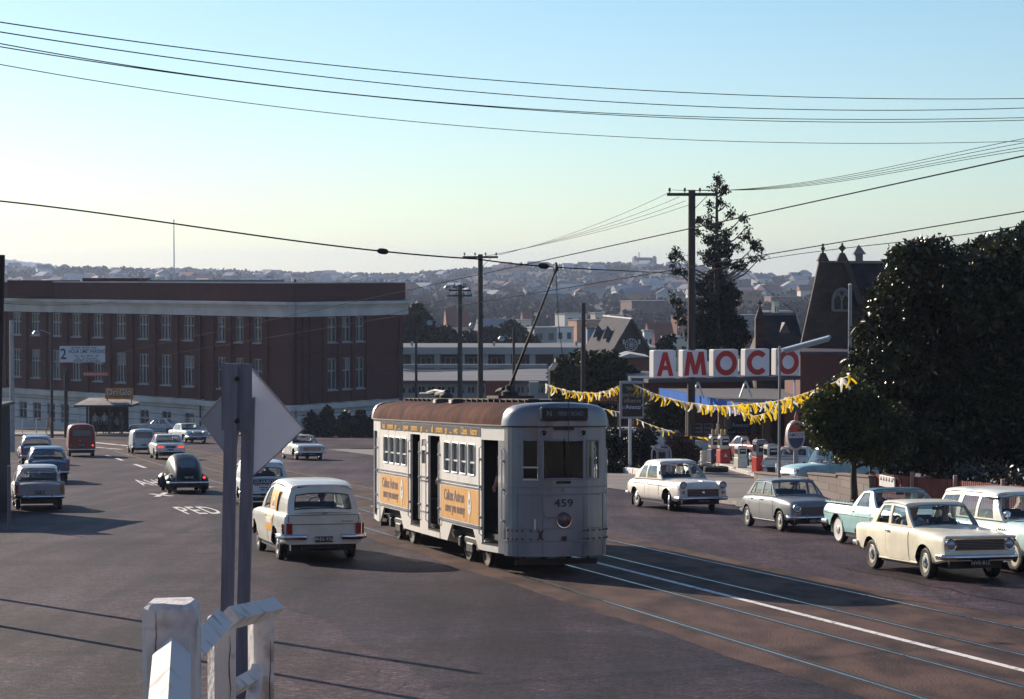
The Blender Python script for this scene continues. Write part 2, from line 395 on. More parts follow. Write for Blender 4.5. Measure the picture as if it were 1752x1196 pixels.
    for (p0, p1, w) in (((150, 756), (222, 763), .24), ((160, 765), (208, 769), .16), ((300, 775), (250, 762), .12), ((257, 845), (294, 849), .10), ((268, 850), (284, 843), .10), ((148, 752), (60, 749), .14), ((352, 834), (362, 833), .15)):
        a, c = gnd(*p0), gnd(*p1); d = (c - a).normalized(); n = Vector((-d.y, d.x, 0)) * w
        b.grid([[a - n + Vector((0, 0, .006 - SLOPE * -n.y * 0)), a + n + Vector((0, 0, .006))], [c - n + Vector((0, 0, .006)), c + n + Vector((0, 0, .006))]], PW)
    for k in range(len(b.v)): x, y, z = b.v[k]; b.v[k] = (x, y, gz(x, y) + .005)
    tag(b.build('road_markings'), kind='structure')
    for txt, p0, p1, wid in (('PED', (340, 867.5), (340, 880.5), 1.36), ('AHEAD', (283, 821), (283, 831), 2.25)):
        a, c = gnd(*p0), gnd(*p1); mid = (a + c) / 2; h = (a - c).length
        b = MB(); T = Matrix(((SX, UX, 0, mid.x), (SY, UY, 0, mid.y), (0, 0, 1, mid.z), (0, 0, 0, 1)))
        b.text(txt, T @ Matrix.Diagonal((1, h / .72, 1, 1)), 1.0, PW, .008, 0, wid / (.80 * len(txt)), spacing=1.12)
        for k in range(len(b.v)): x, y, z = b.v[k]; b.v[k] = (x, y, gz(x, y) + .004)
        tag(b.build('painted_word', smooth=0), kind='structure')
    CKM = mat('tar_seam', (.012, .010, .012), .95, spec=.0); b = MB(); rg = random.Random(4)
    for s0, D0, s1, D1, w in ((17.5, 30, 19.5, 46, .03), (15.6, 20, 16.2, 40, .03), (16.0, 52, 21.5, 54, .04), (4, 62, 9, 63, .04)):
        V = []; n = 26
        for i in range(n + 1):
            t = i / n; V.append((lerp(s0, s1, t) + rg.uniform(-.10, .10), lerp(D0, D1, t) + rg.uniform(-.12, .12)))
        b.grid([[road(s - w * rg.uniform(.15, .6), D, .002), road(s + w * rg.uniform(.15, .6), D + .01, .002)] for s, D in V], CKM)
    tag(b.build('road_seams'), kind='structure')
    # footpaths with kerbs
    CON = mat('concrete_path', (.20, .175, .155), .85, var=.2, scale=1.2, bump=.2, bscale=20); KB = mat('kerb_stone', (.24, .22, .20), .8, var=.25, scale=3)
    def path(name, edges, h=.13, m=CON):
        b = MB(); n = len(edges)
        top = [[Vector((p.x, p.y, gz(p.x, p.y) + h)) for p in (a, c)] for a, c in edges]
        inner = [[lerp(t[0], t[1], .0), lerp(t[0], t[1], .12), t[1]] for t in top]
        b.grid(inner, m, matf=lambda i, j: KB if j == 0 else m)
        b.grid([[t[0] - Vector((0, 0, h + .05)), t[0]] for t in top], KB); b.grid([[t[1], t[1] - Vector((0, 0, h + .05))] for t in top], KB)
        for k in (0, -1): b.add([top[k][0], top[k][1], top[k][1] - Vector((0, 0, h + .05)), top[k][0] - Vector((0, 0, h + .05))], [(0, 1, 2, 3)], KB)
        return tag(b.build(name), kind='structure')
    path('footpath_left', [(road(1.55, D), road(-2.5, D)) for D in (53, 60, 70, 80, 90, 100, 110, 120)])
    path('footpath_right', [(road(22.4, D), road(24.0, D)) for D in (20, 30, 40, 50, 58, 64)])
    FC = mat('forecourt_concrete', (.16, .135, .125), .8, var=.25, scale=.5, bump=.2, bscale=20)
    b = MB(); b.grid([[road(lerp(22.25, 52, i / 6), D, .012) for i in range(7)] for D in (62.5, 70, 80, 90, 100, 112, 126)], FC); tag(b.build('forecourt'), kind='structure')
    b = MB(); GRV = mat('verge_gravel', (.15, .11, .10), .95, var=.5, scale=9, bump=.8, bscale=25); b.grid([[road(24.0, D, .06), road(28, D, .10)] for D in (20, 30, 40, 50, 60)], GRV); tag(b.build('verge'), kind='structure')
    # far pavement below the brick building
    path('footpath_far', [(Vector((x, 166 + .0 * x, 0)), Vector((x + 3, 176, 0))) for x in (-62, -50, -40, -30, -22, -14, -6, 2)])
    # white kerbed island at the filling station entrance
    WK = mat('white_kerb', (.62, .58, .54), .7, var=.2, scale=5)
    a, c = gnd(1022, 803), gnd(1100, 813); d = (c - a).normalized()
    for k in range(7):
        b = MB(); p = lerp(a, c, (k + .5) / 7); p.z = gz(p.x, p.y) + .11
        b.box((0, 0, 0), ((c - a).length / 7 - .02, .28, .26), WK, T=frame(p, d, z=(0, SLOPE, 1)), bev=.03); tag(b.build('kerb_block'), 'whitewashed kerb block in the row below the filling station hedge', 'kerb block', 'white kerb blocks by the hedge')
build_ground()
# ================================================================== vehicles
FLAT = [(.90, 0), (.955, .06), (.985, .25), (1, .5), (1, .72), (.985, .86), (.95, .94), (.88, .985), (.7, 1.0), (.35, 1.015), (0, 1.02)]
ROUND = [(.86, 0), (.94, .08), (.985, .25), (1, .45), (.995, .62), (.97, .78), (.91, .90), (.80, .97), (.6, 1.02), (.3, 1.05), (0, 1.06)]
WHEEL_CACHE = {}
def wheel_meshes(r, w, style):
    k = (round(r, 3), round(w, 3), style)
    if k in WHEEL_CACHE: return WHEEL_CACHE[k]
    t = MB(); hw = w / 2; ri = r * .64
    t.lathe([(ri * .6, -hw * .7), (ri, -hw * .85), (r * .86, -hw), (r * .965, -hw * .82), (r, -hw * .45), (r, hw * .45), (r * .965, hw * .82), (r * .86, hw), (ri, hw * .85), (ri * .6, hw * .7)], M_RUBBER, 28, axis='X')
    if 'wall' in style:
        ww = mat('whitewall', (.7, .69, .66), .6)
        t.lathe([(ri * 1.0, hw * .86 + .004), (r * .80, hw * .97 + .004), (r * .82, hw * .95)], ww, 28, axis='X')
        t.lathe([(ri * 1.0, -hw * .86 - .004), (r * .80, -hw * .97 - .004), (r * .82, -hw * .95)], ww, 28, axis='X')
    h = MB()
    pm = {'chrome': M_CHROME, 'silver': mat('wheel_silver', (.45, .44, .43), .4, .6), 'cream': mat('wheel_cream', (.62, .58, .48), .4), 'dark': mat('wheel_dark', (.05, .05, .055), .5)}[style.split('_')[0]]
    for sg in (-1, 1):
        h.lathe([(ri, sg * hw * .80), (ri * .93, sg * hw * .92), (ri * .86, sg * hw * .70), (ri * .62, sg * hw * .62), (ri * .58, sg * hw * .8)], pm, 24, axis='X')
        h.lathe([(ri * .58, sg * hw * .78), (ri * .50, sg * hw * 1.0), (ri * .30, sg * hw * 1.12), (0.0, sg * hw * 1.18)], M_CHROME, 24, axis='X')
    WHEEL_CACHE[k] = (t.mesh('wheel'), h.mesh('hubcap')); return WHEEL_CACHE[k]

def add_wheels(root, sp, steer=0):
    r = sp['wr']; w = sp.get('ww', .165); tm, hm = wheel_meshes(r, w, sp.get('wheel', 'chrome'))
    for y in (sp['wf'], sp['wb']):
        for sg in (-1, 1):
            o = link('wheel', tm, root, (sg * sp['track'] / 2, y, r)); link('hubcap', hm, o)
            if steer and y == sp['wf']: o.rotation_euler.z = steer

class Shape:
    def __init__(s, sp):
        s.sp = sp; s.L2 = sp['L'] / 2; s.prof = sp.get('prof', FLAT)
    def hw(s, y): return sinterp(s.sp['plan'], y)
    def top(s, y): return sinterp(s.sp['top'], y)
    def sill(s, y): return interp(s.sp['sill'], y)
    def yoff(s, y, z):
        sp = s.sp; o = 0
        zm = .55
        if 'rakef' in sp: o += sp['rakef'] * (z - zm) * sstep(s.L2 - .45, s.L2, y)
        if 'raker' in sp: o -= sp['raker'] * (z - zm) * sstep(-s.L2 + .45, -s.L2, y)
        return o
    def pt(s, y, fw, fz, off=0.0):
        h = s.hw(y); zt = s.top(y); zs = s.sill(y); x = h * fw + off; z = zs + (zt - zs) * fz
        for wy in (s.sp['wf'], s.sp['wb']):
            ar = s.sp['ar'] if wy == s.sp['wf'] else s.sp.get('arb', s.sp['ar'])
            d = abs(y - wy)
            if d < ar:
                za = s.sp['wr'] + math.sqrt(ar * ar - d * d) * s.sp.get('asq', 1.0)
                if z < za and fw > .5: z = za; x = h * max(fw, .985) + off + .008
        return Vector((x, y + s.yoff(y, z), z))
    def prof_at(s, fz):
        """outer profile width at height fraction fz"""
        P = s.prof
        for (w0, z0), (w1, z1) in zip(P, P[1:]):
            if z1 >= fz: return lerp(w0, w1, (fz - z0) / max(1e-6, z1 - z0))
        return P[-1][0]
    def side(s, y, z, off=0.0):
        """point on the side surface at real height z"""
        fz = (z - s.sill(y)) / (s.top(y) - s.sill(y)); fz = max(0, min(.98, fz))
        return Vector((s.hw(y) * s.prof_at(fz) + off, y + s.yoff(y, z), z))

def ystations(sp):
    L2 = sp['L'] / 2; ys = set()
    y = -L2
    while y < L2: ys.add(round(y, 4)); y += .11
    for e in (0, .02, .05, .09, .15, .22): ys.add(round(-L2 + e, 4)); ys.add(round(L2 - e, 4))
    for wy in (sp['wf'], sp['wb']):
        ar = sp['ar'] if wy == sp['wf'] else sp.get('arb', sp['ar'])
        for k in range(-14, 15): ys.add(round(wy + ar * math.sin(math.pi / 2 * k / 14), 4))
        ys.add(round(wy + ar + .012, 4)); ys.add(round(wy - ar - .012, 4))
    ys = sorted(ys); out = [ys[0]]
    for v in ys[1:]:
        if v - out[-1] > .004: out.append(v)
    return out

def make_car(name, sp, M, label, group=None, cat='car'):
    root = empty(name, label=label, cat=cat, group=group, M=M)
    sh = Shape(sp); P = sh.prof; body = MB(); pm = sp['paint']; K = len(P)
    ys = ystations(sp); rows = []
    for y in ys:
        half = [sh.pt(y, a, b) for a, b in P]
        rows.append([Vector((-p.x, p.y, p.z)) for p in half] + half[::-1][1:])
    cab = sp.get('cab')
    upm = sp.get('paint_top')       # second colour for the upper flank
    split = sp.get('split', 99)
    def mf(i, j):
        jj = j if j < K - 1 else 2 * K - 3 - j
        if cab and cab[0] < ys[i] < cab[1] and jj >= K - 4: return M_INT
        if sp.get('tray') and sp['tray'][0] < ys[i] < sp['tray'][1] and jj >= K - 4: return sp.get('traymat', M_INT)
        if upm and jj >= split and not (sp.get('split_y') and ys[i] < sp['split_y']): return upm
        return pm
    body.grid(rows, pm, matf=mf)
    o = len(body.v) - len(rows[0]) * len(rows); n = len(rows[0])
    body.f.append(tuple(o + k for k in range(n))); body.m.append(body.mi(pm))
    body.f.append(tuple(o + (len(rows) - 1) * n + k for k in range(n))[::-1]); body.m.append(body.mi(pm))
    # under-body and wheel wells
    W = max(v for _, v in sp['plan'])
    body.box((0, 0, .40), (2 * (W - .24), sp['L'] - .35, .36), M_BLACK)
    body.box((0, (sp['wf'] + sp['wb']) / 2, .30), (2 * (W - .10), sp['wf'] - sp['wb'] - 2 * sp['ar'] - .02, .20), M_BLACK)
    for y in (sp['wf'], sp['wb']): body.box((0, y, sp['wr']), (sp['track'] - .12, .09, .09), M_BLACK)
    g = sp.get('gh')
    # ---------------------------------------------------------------- greenhouse
    if g:
        zr = g['roof']
        gp = sp.get('paint_roof') or pm; pillar = sp.get('paint_pillar') or gp
        wbf = g.get('wbf', .9)
        def wb(y): return sh.hw(y) * wbf
        def wr(y): return sinterp(g['wr'], y) if isinstance(g['wr'], list) else g['wr']
        def zb(y): return sh.sill(y) + (sh.top(y) - sh.sill(y)) * .975
        def rail(y): return sinterp(zr, y) if isinstance(zr, list) else zr
        def SP(yb, yt, t, sg=1, off=0.0):
            y = lerp(yb, yt, t); bul = g.get('bulge', .02) * math.sin(math.pi * t)
            return Vector((sg * (lerp(wb(yb), wr(yt), t) + bul + off), y, lerp(zb(yb), rail(yt), t)))
        rwb, rwt = g['rw']; wsb, wst = g['ws']; t0, t1 = g.get('t', (.05, .90))
        wins = g['win']; pil = MB(); roofm = MB()
        def strip(a, b, ta, tb, sg, m, mb, th=.035, n=5):
            """a=(yb,yt) b=(yb,yt): painted quad between two lines"""
            for k in range(n):
                ua, ub = lerp(ta, tb, k / n), lerp(ta, tb, (k + 1) / n)
                q = [SP(a[0], a[1], ua, sg), SP(b[0], b[1], ua, sg), SP(b[0], b[1], ub, sg), SP(a[0], a[1], ub, sg)]
                if (q[0] - q[1]).length + (q[2] - q[3]).length < .004: continue
                mb.slab(q, m, th, (sg, 0, .15))
        for sg in (-1, 1):
            prev = (rwb, rwt)
            for w in wins:
                a = (w[0], w[2]); b = (w[1], w[3])
                strip(prev, a, 0, 1, sg, pillar, pil); strip(a, b, 0, t0, sg, pillar, pil, n=1); strip(a, b, t1, 1, sg, pillar, pil, n=1)
                prev = b
            strip(prev, (wsb, wst), 0, 1, sg, pillar, pil)
            for w in wins:
                gm = MB(); n = 4
                rws = [[SP(lerp(w[0], w[1], u / n), lerp(w[2], w[3], u / n), lerp(t0, t1, k / 4), sg, -.012) for u in range(n + 1)] for k in range(5)]
                gm.grid(rws, M_GLASS); gm.build('side_window', root)
        def EP(e, u, t, off=0.0):
            yb, yt = (wsb, wst) if e > 0 else (rwb, rwt)
            bw = (g.get('bowf', .08) if e > 0 else g.get('bowr', .05)) * (1 - u * u)
            y = lerp(yb, yt, t) + e * (bw + off * .7)
            x = u * (lerp(wb(yb), wr(yt), t) + g.get('bulge', .02) * math.sin(math.pi * t))
            cr = g.get('crown', .06)
            z = lerp(zb(yb) + (.035 if g.get('rise', 1) else 0) * (1 - u * u), rail(yt) + cr * .8 * (1 - u * u), t) + off * .4
            return Vector((x, y, z))
        for e in (1, -1):
            fx, ta, tb = (g.get('wsg', (.95, .05, .93)) if e > 0 else g.get('rwg', (.88, .10, .86)))
            n = 10
            def es(u0, u1, v0, v1, nu, nv=1):
                for i in range(nu):
                    for j in range(nv):
                        a, b = lerp(u0, u1, i / nu), lerp(u0, u1, (i + 1) / nu); c, d = lerp(v0, v1, j / nv), lerp(v0, v1, (j + 1) / nv)
                        pil.slab([EP(e, a, c), EP(e, b, c), EP(e, b, d), EP(e, a, d)], pillar, .035, (0, e, .3))
            es(-1, 1, 0, ta, n); es(-1, 1, tb, 1, n); es(-1, -fx, ta, tb, 1, 4); es(fx, 1, ta, tb, 1, 4)
            gm = MB(); gm.grid([[EP(e, lerp(-fx, fx, i / n), lerp(ta, tb, j / 4), -.012) for i in range(n + 1)] for j in range(5)], M_GLASS)
            gm.build('windscreen' if e > 0 else 'rear_window', root)
            if g.get('chrome_ring', 1):
                rng_ = [EP(e, lerp(-fx, fx, i / n), ta, .004) for i in range(n + 1)] + [EP(e, fx, lerp(ta, tb, j / 3), .004) for j in range(1, 4)] + [EP(e, lerp(fx, -fx, i / n), tb, .004) for i in range(1, n + 1)] + [EP(e, -fx, lerp(tb, ta, j / 3), .004) for j in range(1, 4)]
                pil.tube(rng_, .009, sp.get('ringmat', M_CHROME), 5)
        pil.build('pillar_frame', root)
        # roof skin
        cr = g.get('crown', .06); rows = []; n = 22
        cs = [(1.0, -.02), (1.012, .10), (.985, .42), (.92, .68), (.78, .86), (.5, .97), (.2, 1.0)]
        ybs = [lerp(rwt, wst, i / n) for i in range(n + 1)]
        for i, y in enumerate(ybs):
            bf = g.get('bowf', .08); br = g.get('bowr', .05); hf = (i / n)
            row = []
            for sg, seq in ((-1, cs), (1, cs[::-1])):
                for a, b in seq:
                    yy = y + bf * (1 - a * a) * sstep(.55, 1, hf) - br * (1 - a * a) * sstep(.45, 0, hf)
                    lip = 1.0
                    row.append(Vector((sg * wr(y) * a, yy, rail(y) + cr * b * lip + .003)))
            rows.append(row)
        f0 = [p + Vector((0, -.015, -.03)) for p in rows[0]]; f1 = [p + Vector((0, .02, -.035)) for p in rows[-1]]
        roofm.grid([f0] + rows + [f1], gp)
        if g.get('gutter', 1):
            for sg in (-1, 1): roofm.tube([Vector((sg * (wr(y) * 1.012 + .006), y, rail(y) + .004)) for y in ybs[::2]], .010, sp.get('guttermat', gp), 5)
        if g.get('ribs'):
            for x in g['ribs']: roofm.tube([Vector((x, y, rail(y) + cr * .98)) for y in ybs[2:-2]], .012, gp, 5)
        ro = roofm.build('roof', root)
        # interior: seats, dash, steering wheel
        it = MB()
        sy = g.get('seat', wsb - 1.0)
        for yy in ([sy] + ([sy - .85] if g.get('rear_seat', 1) else [])):
            zz = zb(yy)
            for sx in ((-.33, .33) if g.get('buckets') else (0,)):
                wd = .5 if g.get('buckets') else 2 * wb(yy) * .82
                it.box((sx, yy, zz - .02), (wd, .16, .32), M_SEAT, bev=.05)
        it.box((0, wsb - .20, zb(wsb) + .01), (2 * wb(wsb) * .86, .34, .07), M_BLACK, bev=.02)
        it.build('seats', root)
        sw = MB(); c = Vector((g.get('swx', .32), wsb - .42, zb(wsb) + .03))
        ring = [c + Vector((math.cos(t) * .19, math.sin(t) * .19 * .35, math.sin(t) * .19 * .93)) for t in [2 * math.pi * k / 18 for k in range(19)]]
        sw.tube(ring, .011, M_BLACK, 5); sw.bar(ring[0], ring[9], .02, .012, M_BLACK); sw.build('steering_wheel', root)
        mi = MB(); pv = EP(1, 0, .86, -.12); mi.box(pv, (.2, .03, .06), M_BLACK, bev=.01); mi.build('rear_view_mirror', root)
    # ---------------------------------------------------------------- doors, trims
    for d in sp.get('doors', []):
        y0, y1 = d[0], d[1]; z0 = d[2] if len(d) > 2 else None
        for sg in (-1, 1):
            dm = MB()
            for (e, off, m) in ((.014, .0025, M_BLACK), (0, .006, None)):
                n = 12; rows = []; yl = [lerp(y0 - e, y1 + e, i / n) for i in range(n + 1)]
                fzs = [.055 if not e else .035, .2, .36, .5, .62, .74, .86, .93, .965 if not e else .975]
                for fz in fzs:
                    rows.append([Vector((sg * p.x, p.y, p.z)) for p in (sh.pt(y, sh.prof_at(fz), fz, off) for y in yl)])
                dm.grid(rows if sg < 0 else rows[::-1], m or pm, matf=(None if m or not upm else (lambda i, j, r=sg: upm if ((i if r < 0 else len(fzs) - 2 - i) >= 6 and split < 90) else pm)))
            do = dm.build('door', root)
            hm = MB(); yh = y0 + .10 if d[-1] != 'front' else y1 - .1
            zc = sh.sill(yh) + (sh.top(yh) - sh.sill(yh)) * d[3] if len(d) > 3 and isinstance(d[3], float) else sh.sill(yh) + (sh.top(yh) - sh.sill(yh)) * .82
            p = sh.side(yh, zc, .03); hm.box((sg * p.x, p.y, p.z), (.022, .15, .024), M_CHROME, bev=.008); hm.box((sg * (p.x - .014), p.y + .05, p.z), (.03, .03, .03), M_CHROME, bev=.008)
            hm.build('handle', do)
    for tr in sp.get('trims', []):      # (y0, y1, z0, z1, half-height, material)
        for sg in (-1, 1):
            n = 14; pts = []
            for i in range(n + 1):
                y = lerp(tr[0], tr[1], i / n); p = sh.side(y, lerp(tr[2], tr[3], i / n), .008); pts.append((sg * p.x, p.y, p.z))
            body.tube(pts, tr[4], tr[5], 6)
    body.build('body', root)
    # bumpers: (end, z, halfwidth, stand-off, radius height, radius depth, wrap)
    for e, z, hwid, so, rz, ry, wrap in sp.get('bumpers', []):
        bm = MB(); y0 = e * sh.L2; bow = sp.get('bbow', .06); pts = []
        pts.append((-hwid - .02, y0 - e * wrap, z)); n = 12
        for i in range(n + 1):
            x = lerp(-hwid, hwid, i / n); ee = abs(i / n * 2 - 1)
            pts.append((x, y0 + e * (so + bow * (1 - (x / hwid) ** 2) - .06 * sstep(.8, 1, ee)), z))
        pts.append((hwid + .02, y0 - e * wrap, z))
        bm.tube(pts, 1.0, sp.get('bumpmat', M_CHROME), 8, up=(0, 0, 1), ell=(ry, rz)) if False else sweep_ell(bm, pts, ry, rz, sp.get('bumpmat', M_CHROME))
        for x in sp.get('overriders', ()):
            for sg in (-1, 1): bm.box((sg * x, y0 + e * (so + bow * .7 + ry), z + .02), (.05, .06, rz * 3.2), M_CHROME, bev=.02)
        bm.build('bumper', root)
    # number plates
    for e, z, txt, so in sp.get('plates', []):
        pl = MB(); y = e * (sh.L2 + so)
        pl.box((0, y, z), (.36, .012, .115), M_PLATE)
        T = frame((0, y + e * .008, z), (-e, 0, 0), y=(0, 0, 1))
        pl.text(txt, T, .10, M_PLATETXT, .012, .001); pl.build('number_plate', root)
    add_wheels(root, sp, sp.get('steer', 0))
    return root, sh

def sweep_ell(mb, pts, ry, rz, m, seg=10):
    P = [Vector(p) for p in pts]; n = len(P); vs = []
    for i, p in enumerate(P):
        d = (P[min(i + 1, n - 1)] - P[max(i - 1, 0)]); d.z = 0; d.normalize(); a = Vector((d.y, -d.x, 0))
        for k in range(seg):
            t = 2 * math.pi * k / seg; vs.append(p + a * math.cos(t) * ry + Vector((0, 0, 1)) * math.sin(t) * rz)
    fs = [(i * seg + k, i * seg + (k + 1) % seg, (i + 1) * seg + (k + 1) % seg, (i + 1) * seg + k) for i in range(n - 1) for k in range(seg)]
    fs += [tuple(range(seg))[::-1], tuple(range((n - 1) * seg, n * seg))]
    mb.add(vs, fs, m)

def lamp(root, p, r, n, lens, name='headlight', ring=True, depth=.05):
    """round lamp at p facing n"""
    mb = MB(); n = Vector(n).normalized(); x = n.cross(Vector((0, 0, 1))); x = Vector((1, 0, 0)) if x.length < .1 else x.normalized()
    T = frame(p, x, z=n)
    if ring: mb.lathe([(r * 1.18, -depth), (r * 1.2, 0), (r * 1.12, .022), (r, .02), (r * .98, 0)], M_CHROME, 20, T)
    mb.lathe([(r, 0), (r * .8, .016), (r * .45, .028), (0.0001, .032)], lens, 20, T)
    return mb.build(name, root)

def car_at(ref_local, px, py, fwd, scale=1.0):
    """frame that puts the car's local ground point on the pixel's ground point"""
    g = gnd(px, py); M = slope_matrix(g, fwd); S = Matrix.Scale(scale, 4)
    M = M @ S
    off = M.to_3x3() @ Vector((ref_local[0], ref_local[1], 0))
    M.translation = g - off
    return M
AWAY = (UX, UY); TOWARD = (-UX, -UY)
def turned(v, deg):
    a = R(deg); return (v[0] * math.cos(a) - v[1] * math.sin(a), v[0] * math.sin(a) + v[1] * math.cos(a))
# ================================================================== people
SKIN = mat('skin', (.42, .22, .15), .55, var=.08, scale=9)
HAIRS = {'dark': mat('dark_hair', (.02, .015, .012), .6), 'brown': mat('brown_hair', (.08, .045, .025), .6), 'grey': mat('grey_hair', (.3, .29, .28), .6)}
def cloth(n, c): return mat(n, c, .85, var=.12, scale=8, bump=.2)
def make_person(loc, face, label, pose='stand', shirt=None, trousers=None, hair='dark', height=1.72, group=None, arm=0.0, bust=False, skirt=False, shoe=None, lift=0.0, hat=None):
    """one continuous skinned body; face = heading vector"""
    k = height / 1.72
    J = {}; E = []; Rr = {}; cls = {}
    def j(n, p, r, par=None, c='shirt', ry=None):
        J[n] = Vector(p) * k; Rr[n] = (r * k, (ry or r) * k); cls[n] = c
        if par: E.append((par, n))
    sit = pose in ('sit', 'drive')
    hz = .95 if not sit else .10
    j('hip', (0, 0, hz), .155, None, 'trousers', .12)
    j('waist', (0, .01, hz + .14), .14, 'hip', 'shirt', .105)
    j('chest', (0, .01 if not sit else -.02, hz + .36), .165, 'waist', 'shirt', .12)
    j('upper', (0, 0 if not sit else -.02, hz + .46), .11, 'chest', 'shirt', .09)
    j('neck', (0, .015, hz + .56), .052, 'upper', 'skin')
    j('jaw', (0, .04, hz + .62), .062, 'neck', 'skin', .068)
    j('head', (0, .03, hz + .70), .082, 'jaw', 'skin', .098)
    j('scalp', (0, .015, hz + .765), .058, 'head', 'hair', .07)
    j('nose', (0, .135, hz + .675), .014, 'head', 'skin')
    for sg, sn in ((-1, 'l'), (1, 'r')):
        j('ear' + sn, (sg * .088, .02, hz + .685), .014, 'head', 'skin')
        j('sho' + sn, (sg * .185, 0 if not sit else -.02, hz + .44), .062, 'upper', 'shirt')
        if pose == 'drive':
            el = (sg * .25, .20, hz + .24); wr = (sg * .17, .42, hz + .34); hd = (sg * .14, .47, hz + .37)
        elif pose == 'sit':
            el = (sg * .24, .08, hz + .18); wr = (sg * .14, .30, hz + .10); hd = (sg * .11, .37, hz + .10)
        elif pose == 'lean' and sg > 0:
            el = (sg * .30, .12, hz + .30); wr = (sg * .30, .32, hz + .45); hd = (sg * .30, .38, hz + .50)
        else:
            sw = arm * sg
            el = (sg * .235, -.02 + sw * .12, hz + .18); wr = (sg * .245, .05 + sw * .28, hz - .04); hd = (sg * .245, .07 + sw * .32, hz - .11)
        j('elb' + sn, el, .045, 'sho' + sn, 'shirt'); j('wri' + sn, wr, .030, 'elb' + sn, 'skin'); j('han' + sn, hd, .032, 'wri' + sn, 'skin', .022)
        d = (Vector(hd) - Vector(wr)).normalized(); side = Vector((0, 1, 0)) if abs(d.y) < .7 else Vector((1, 0, 0))
        side = (side - d * side.dot(d)).normalized()
        for q, (o, ln) in enumerate(((-.024, .055), (-.008, .068), (.009, .064), (.024, .05))):
            b = Vector(hd) + side * o + d * .03
            j(f'f{sn}{q}', b, .010, 'han' + sn, 'skin'); j(f'g{sn}{q}', b + d * ln + Vector((-sg * .012, 0, 0)), .008, f'f{sn}{q}', 'skin')
        j(f't{sn}', Vector(hd) + side * .034 - d * .01, .011, 'han' + sn, 'skin'); j(f'u{sn}', Vector(hd) + side * .05 + d * .035, .009, f't{sn}', 'skin')
        if not bust:
            st = arm * -sg
            if sit:
                kn = (sg * .11, .46, hz + .02); an = (sg * .11, .44, hz - .42); to = (sg * .11, .58, hz - .46)
            else:
                kn = (sg * .10, .03 + st * .16, .50); an = (sg * .095, -.02 + st * .30, .085 + (0.05 if st < -.3 else 0)); to = (sg * .105, .13 + st * .30, .035)
            lc = 'skin' if skirt else 'trousers'
            j('leg' + sn, (sg * .09, .0, hz - .06) if not sit else (sg * .10, .10, hz), .095, 'hip', 'trousers')
            j('kne' + sn, kn, .062, 'leg' + sn, 'trousers'); j('ank' + sn, an, .042, 'kne' + sn, lc); j('toe' + sn, to, .038, 'ank' + sn, 'shoe')
    names = list(J); me = bpy.data.meshes.new('person'); idx = {n: i for i, n in enumerate(names)}
    me.from_pydata([J[n] for n in names], [(idx[a], idx[b]) for a, b in E], [])
    o = bpy.data.objects.new('person', me); COL.objects.link(o)
    o.modifiers.new('Skin', 'SKIN'); sub = o.modifiers.new('Sub', 'SUBSURF'); sub.levels = 1; sub.render_levels = 1
    if not me.skin_vertices: bpy.ops  # the modifier creates the layer itself
    sv = me.skin_vertices[0].data if me.skin_vertices else None
    if sv is None:
        me.attributes
    for n in names:
        sv[idx[n]].radius = Rr[n]
    sv[idx['hip']].use_root = True
    bpy.context.view_layer.update(); dg = bpy.context.evaluated_depsgraph_get()
    nm = bpy.data.meshes.new_from_object(o.evaluated_get(dg)); bpy.data.objects.remove(o)
    ms = {'shirt': shirt or cloth('white_shirt', (.55, .55, .55)), 'trousers': trousers or cloth('dark_trousers', (.03, .03, .04)), 'skin': SKIN, 'hair': HAIRS[hair], 'shoe': shoe or M_BLACK}
    keys = list(ms); nm.materials.clear()
    for q in keys: nm.materials.append(ms[q])
    segs = [(J[a], J[b], cls[a], cls[b]) for a, b in E]
    for p in nm.polygons:
        c = p.center; best = None; bd = 9
        for a, b, ca, cb in segs:
            ab = b - a; t = max(0, min(1, (c - a).dot(ab) / max(1e-9, ab.length_squared))); d = (c - a - ab * t).length
            if d < bd: bd = d; best = cb if t > .45 else ca
        if best == 'skin' and c.z > (hz + .72) * k and c.y < .09 * k: best = 'hair'
        if best == 'skin' and c.z > (hz + .63) * k and c.y < .0: best = 'hair'
        p.material_index = keys.index(best); p.use_smooth = True
    ob = link('person', nm); f = Vector((face[0], face[1], 0)).normalized()
    ob.matrix_world = Matrix(((f.y, f.x, 0, loc[0]), (-f.x, f.y, 0, loc[1]), (0, 0, 1, loc[2] + lift), (0, 0, 0, 1)))
    tag(ob, label, 'person', group)
    if hat:
        h = MB(); z0 = (hz + .755) * k; h.lathe([(.15, 0), (.15, .008), (.098, .012), (.09, .09), (.05, .105), (.0001, .106)], hat, 18, Matrix.Translation((0, .02, z0))); h.build('hat', ob)
    if skirt:
        h = MB(); h.lathe([(.155 * k, hz * k + .06), (.175 * k, hz * k - .08), (.22 * k, .58 * k), (.21 * k, .56 * k)], ms['trousers'], 18, Matrix.Diagonal((1, .8, 1, 1))); h.build('skirt', ob)
    return ob
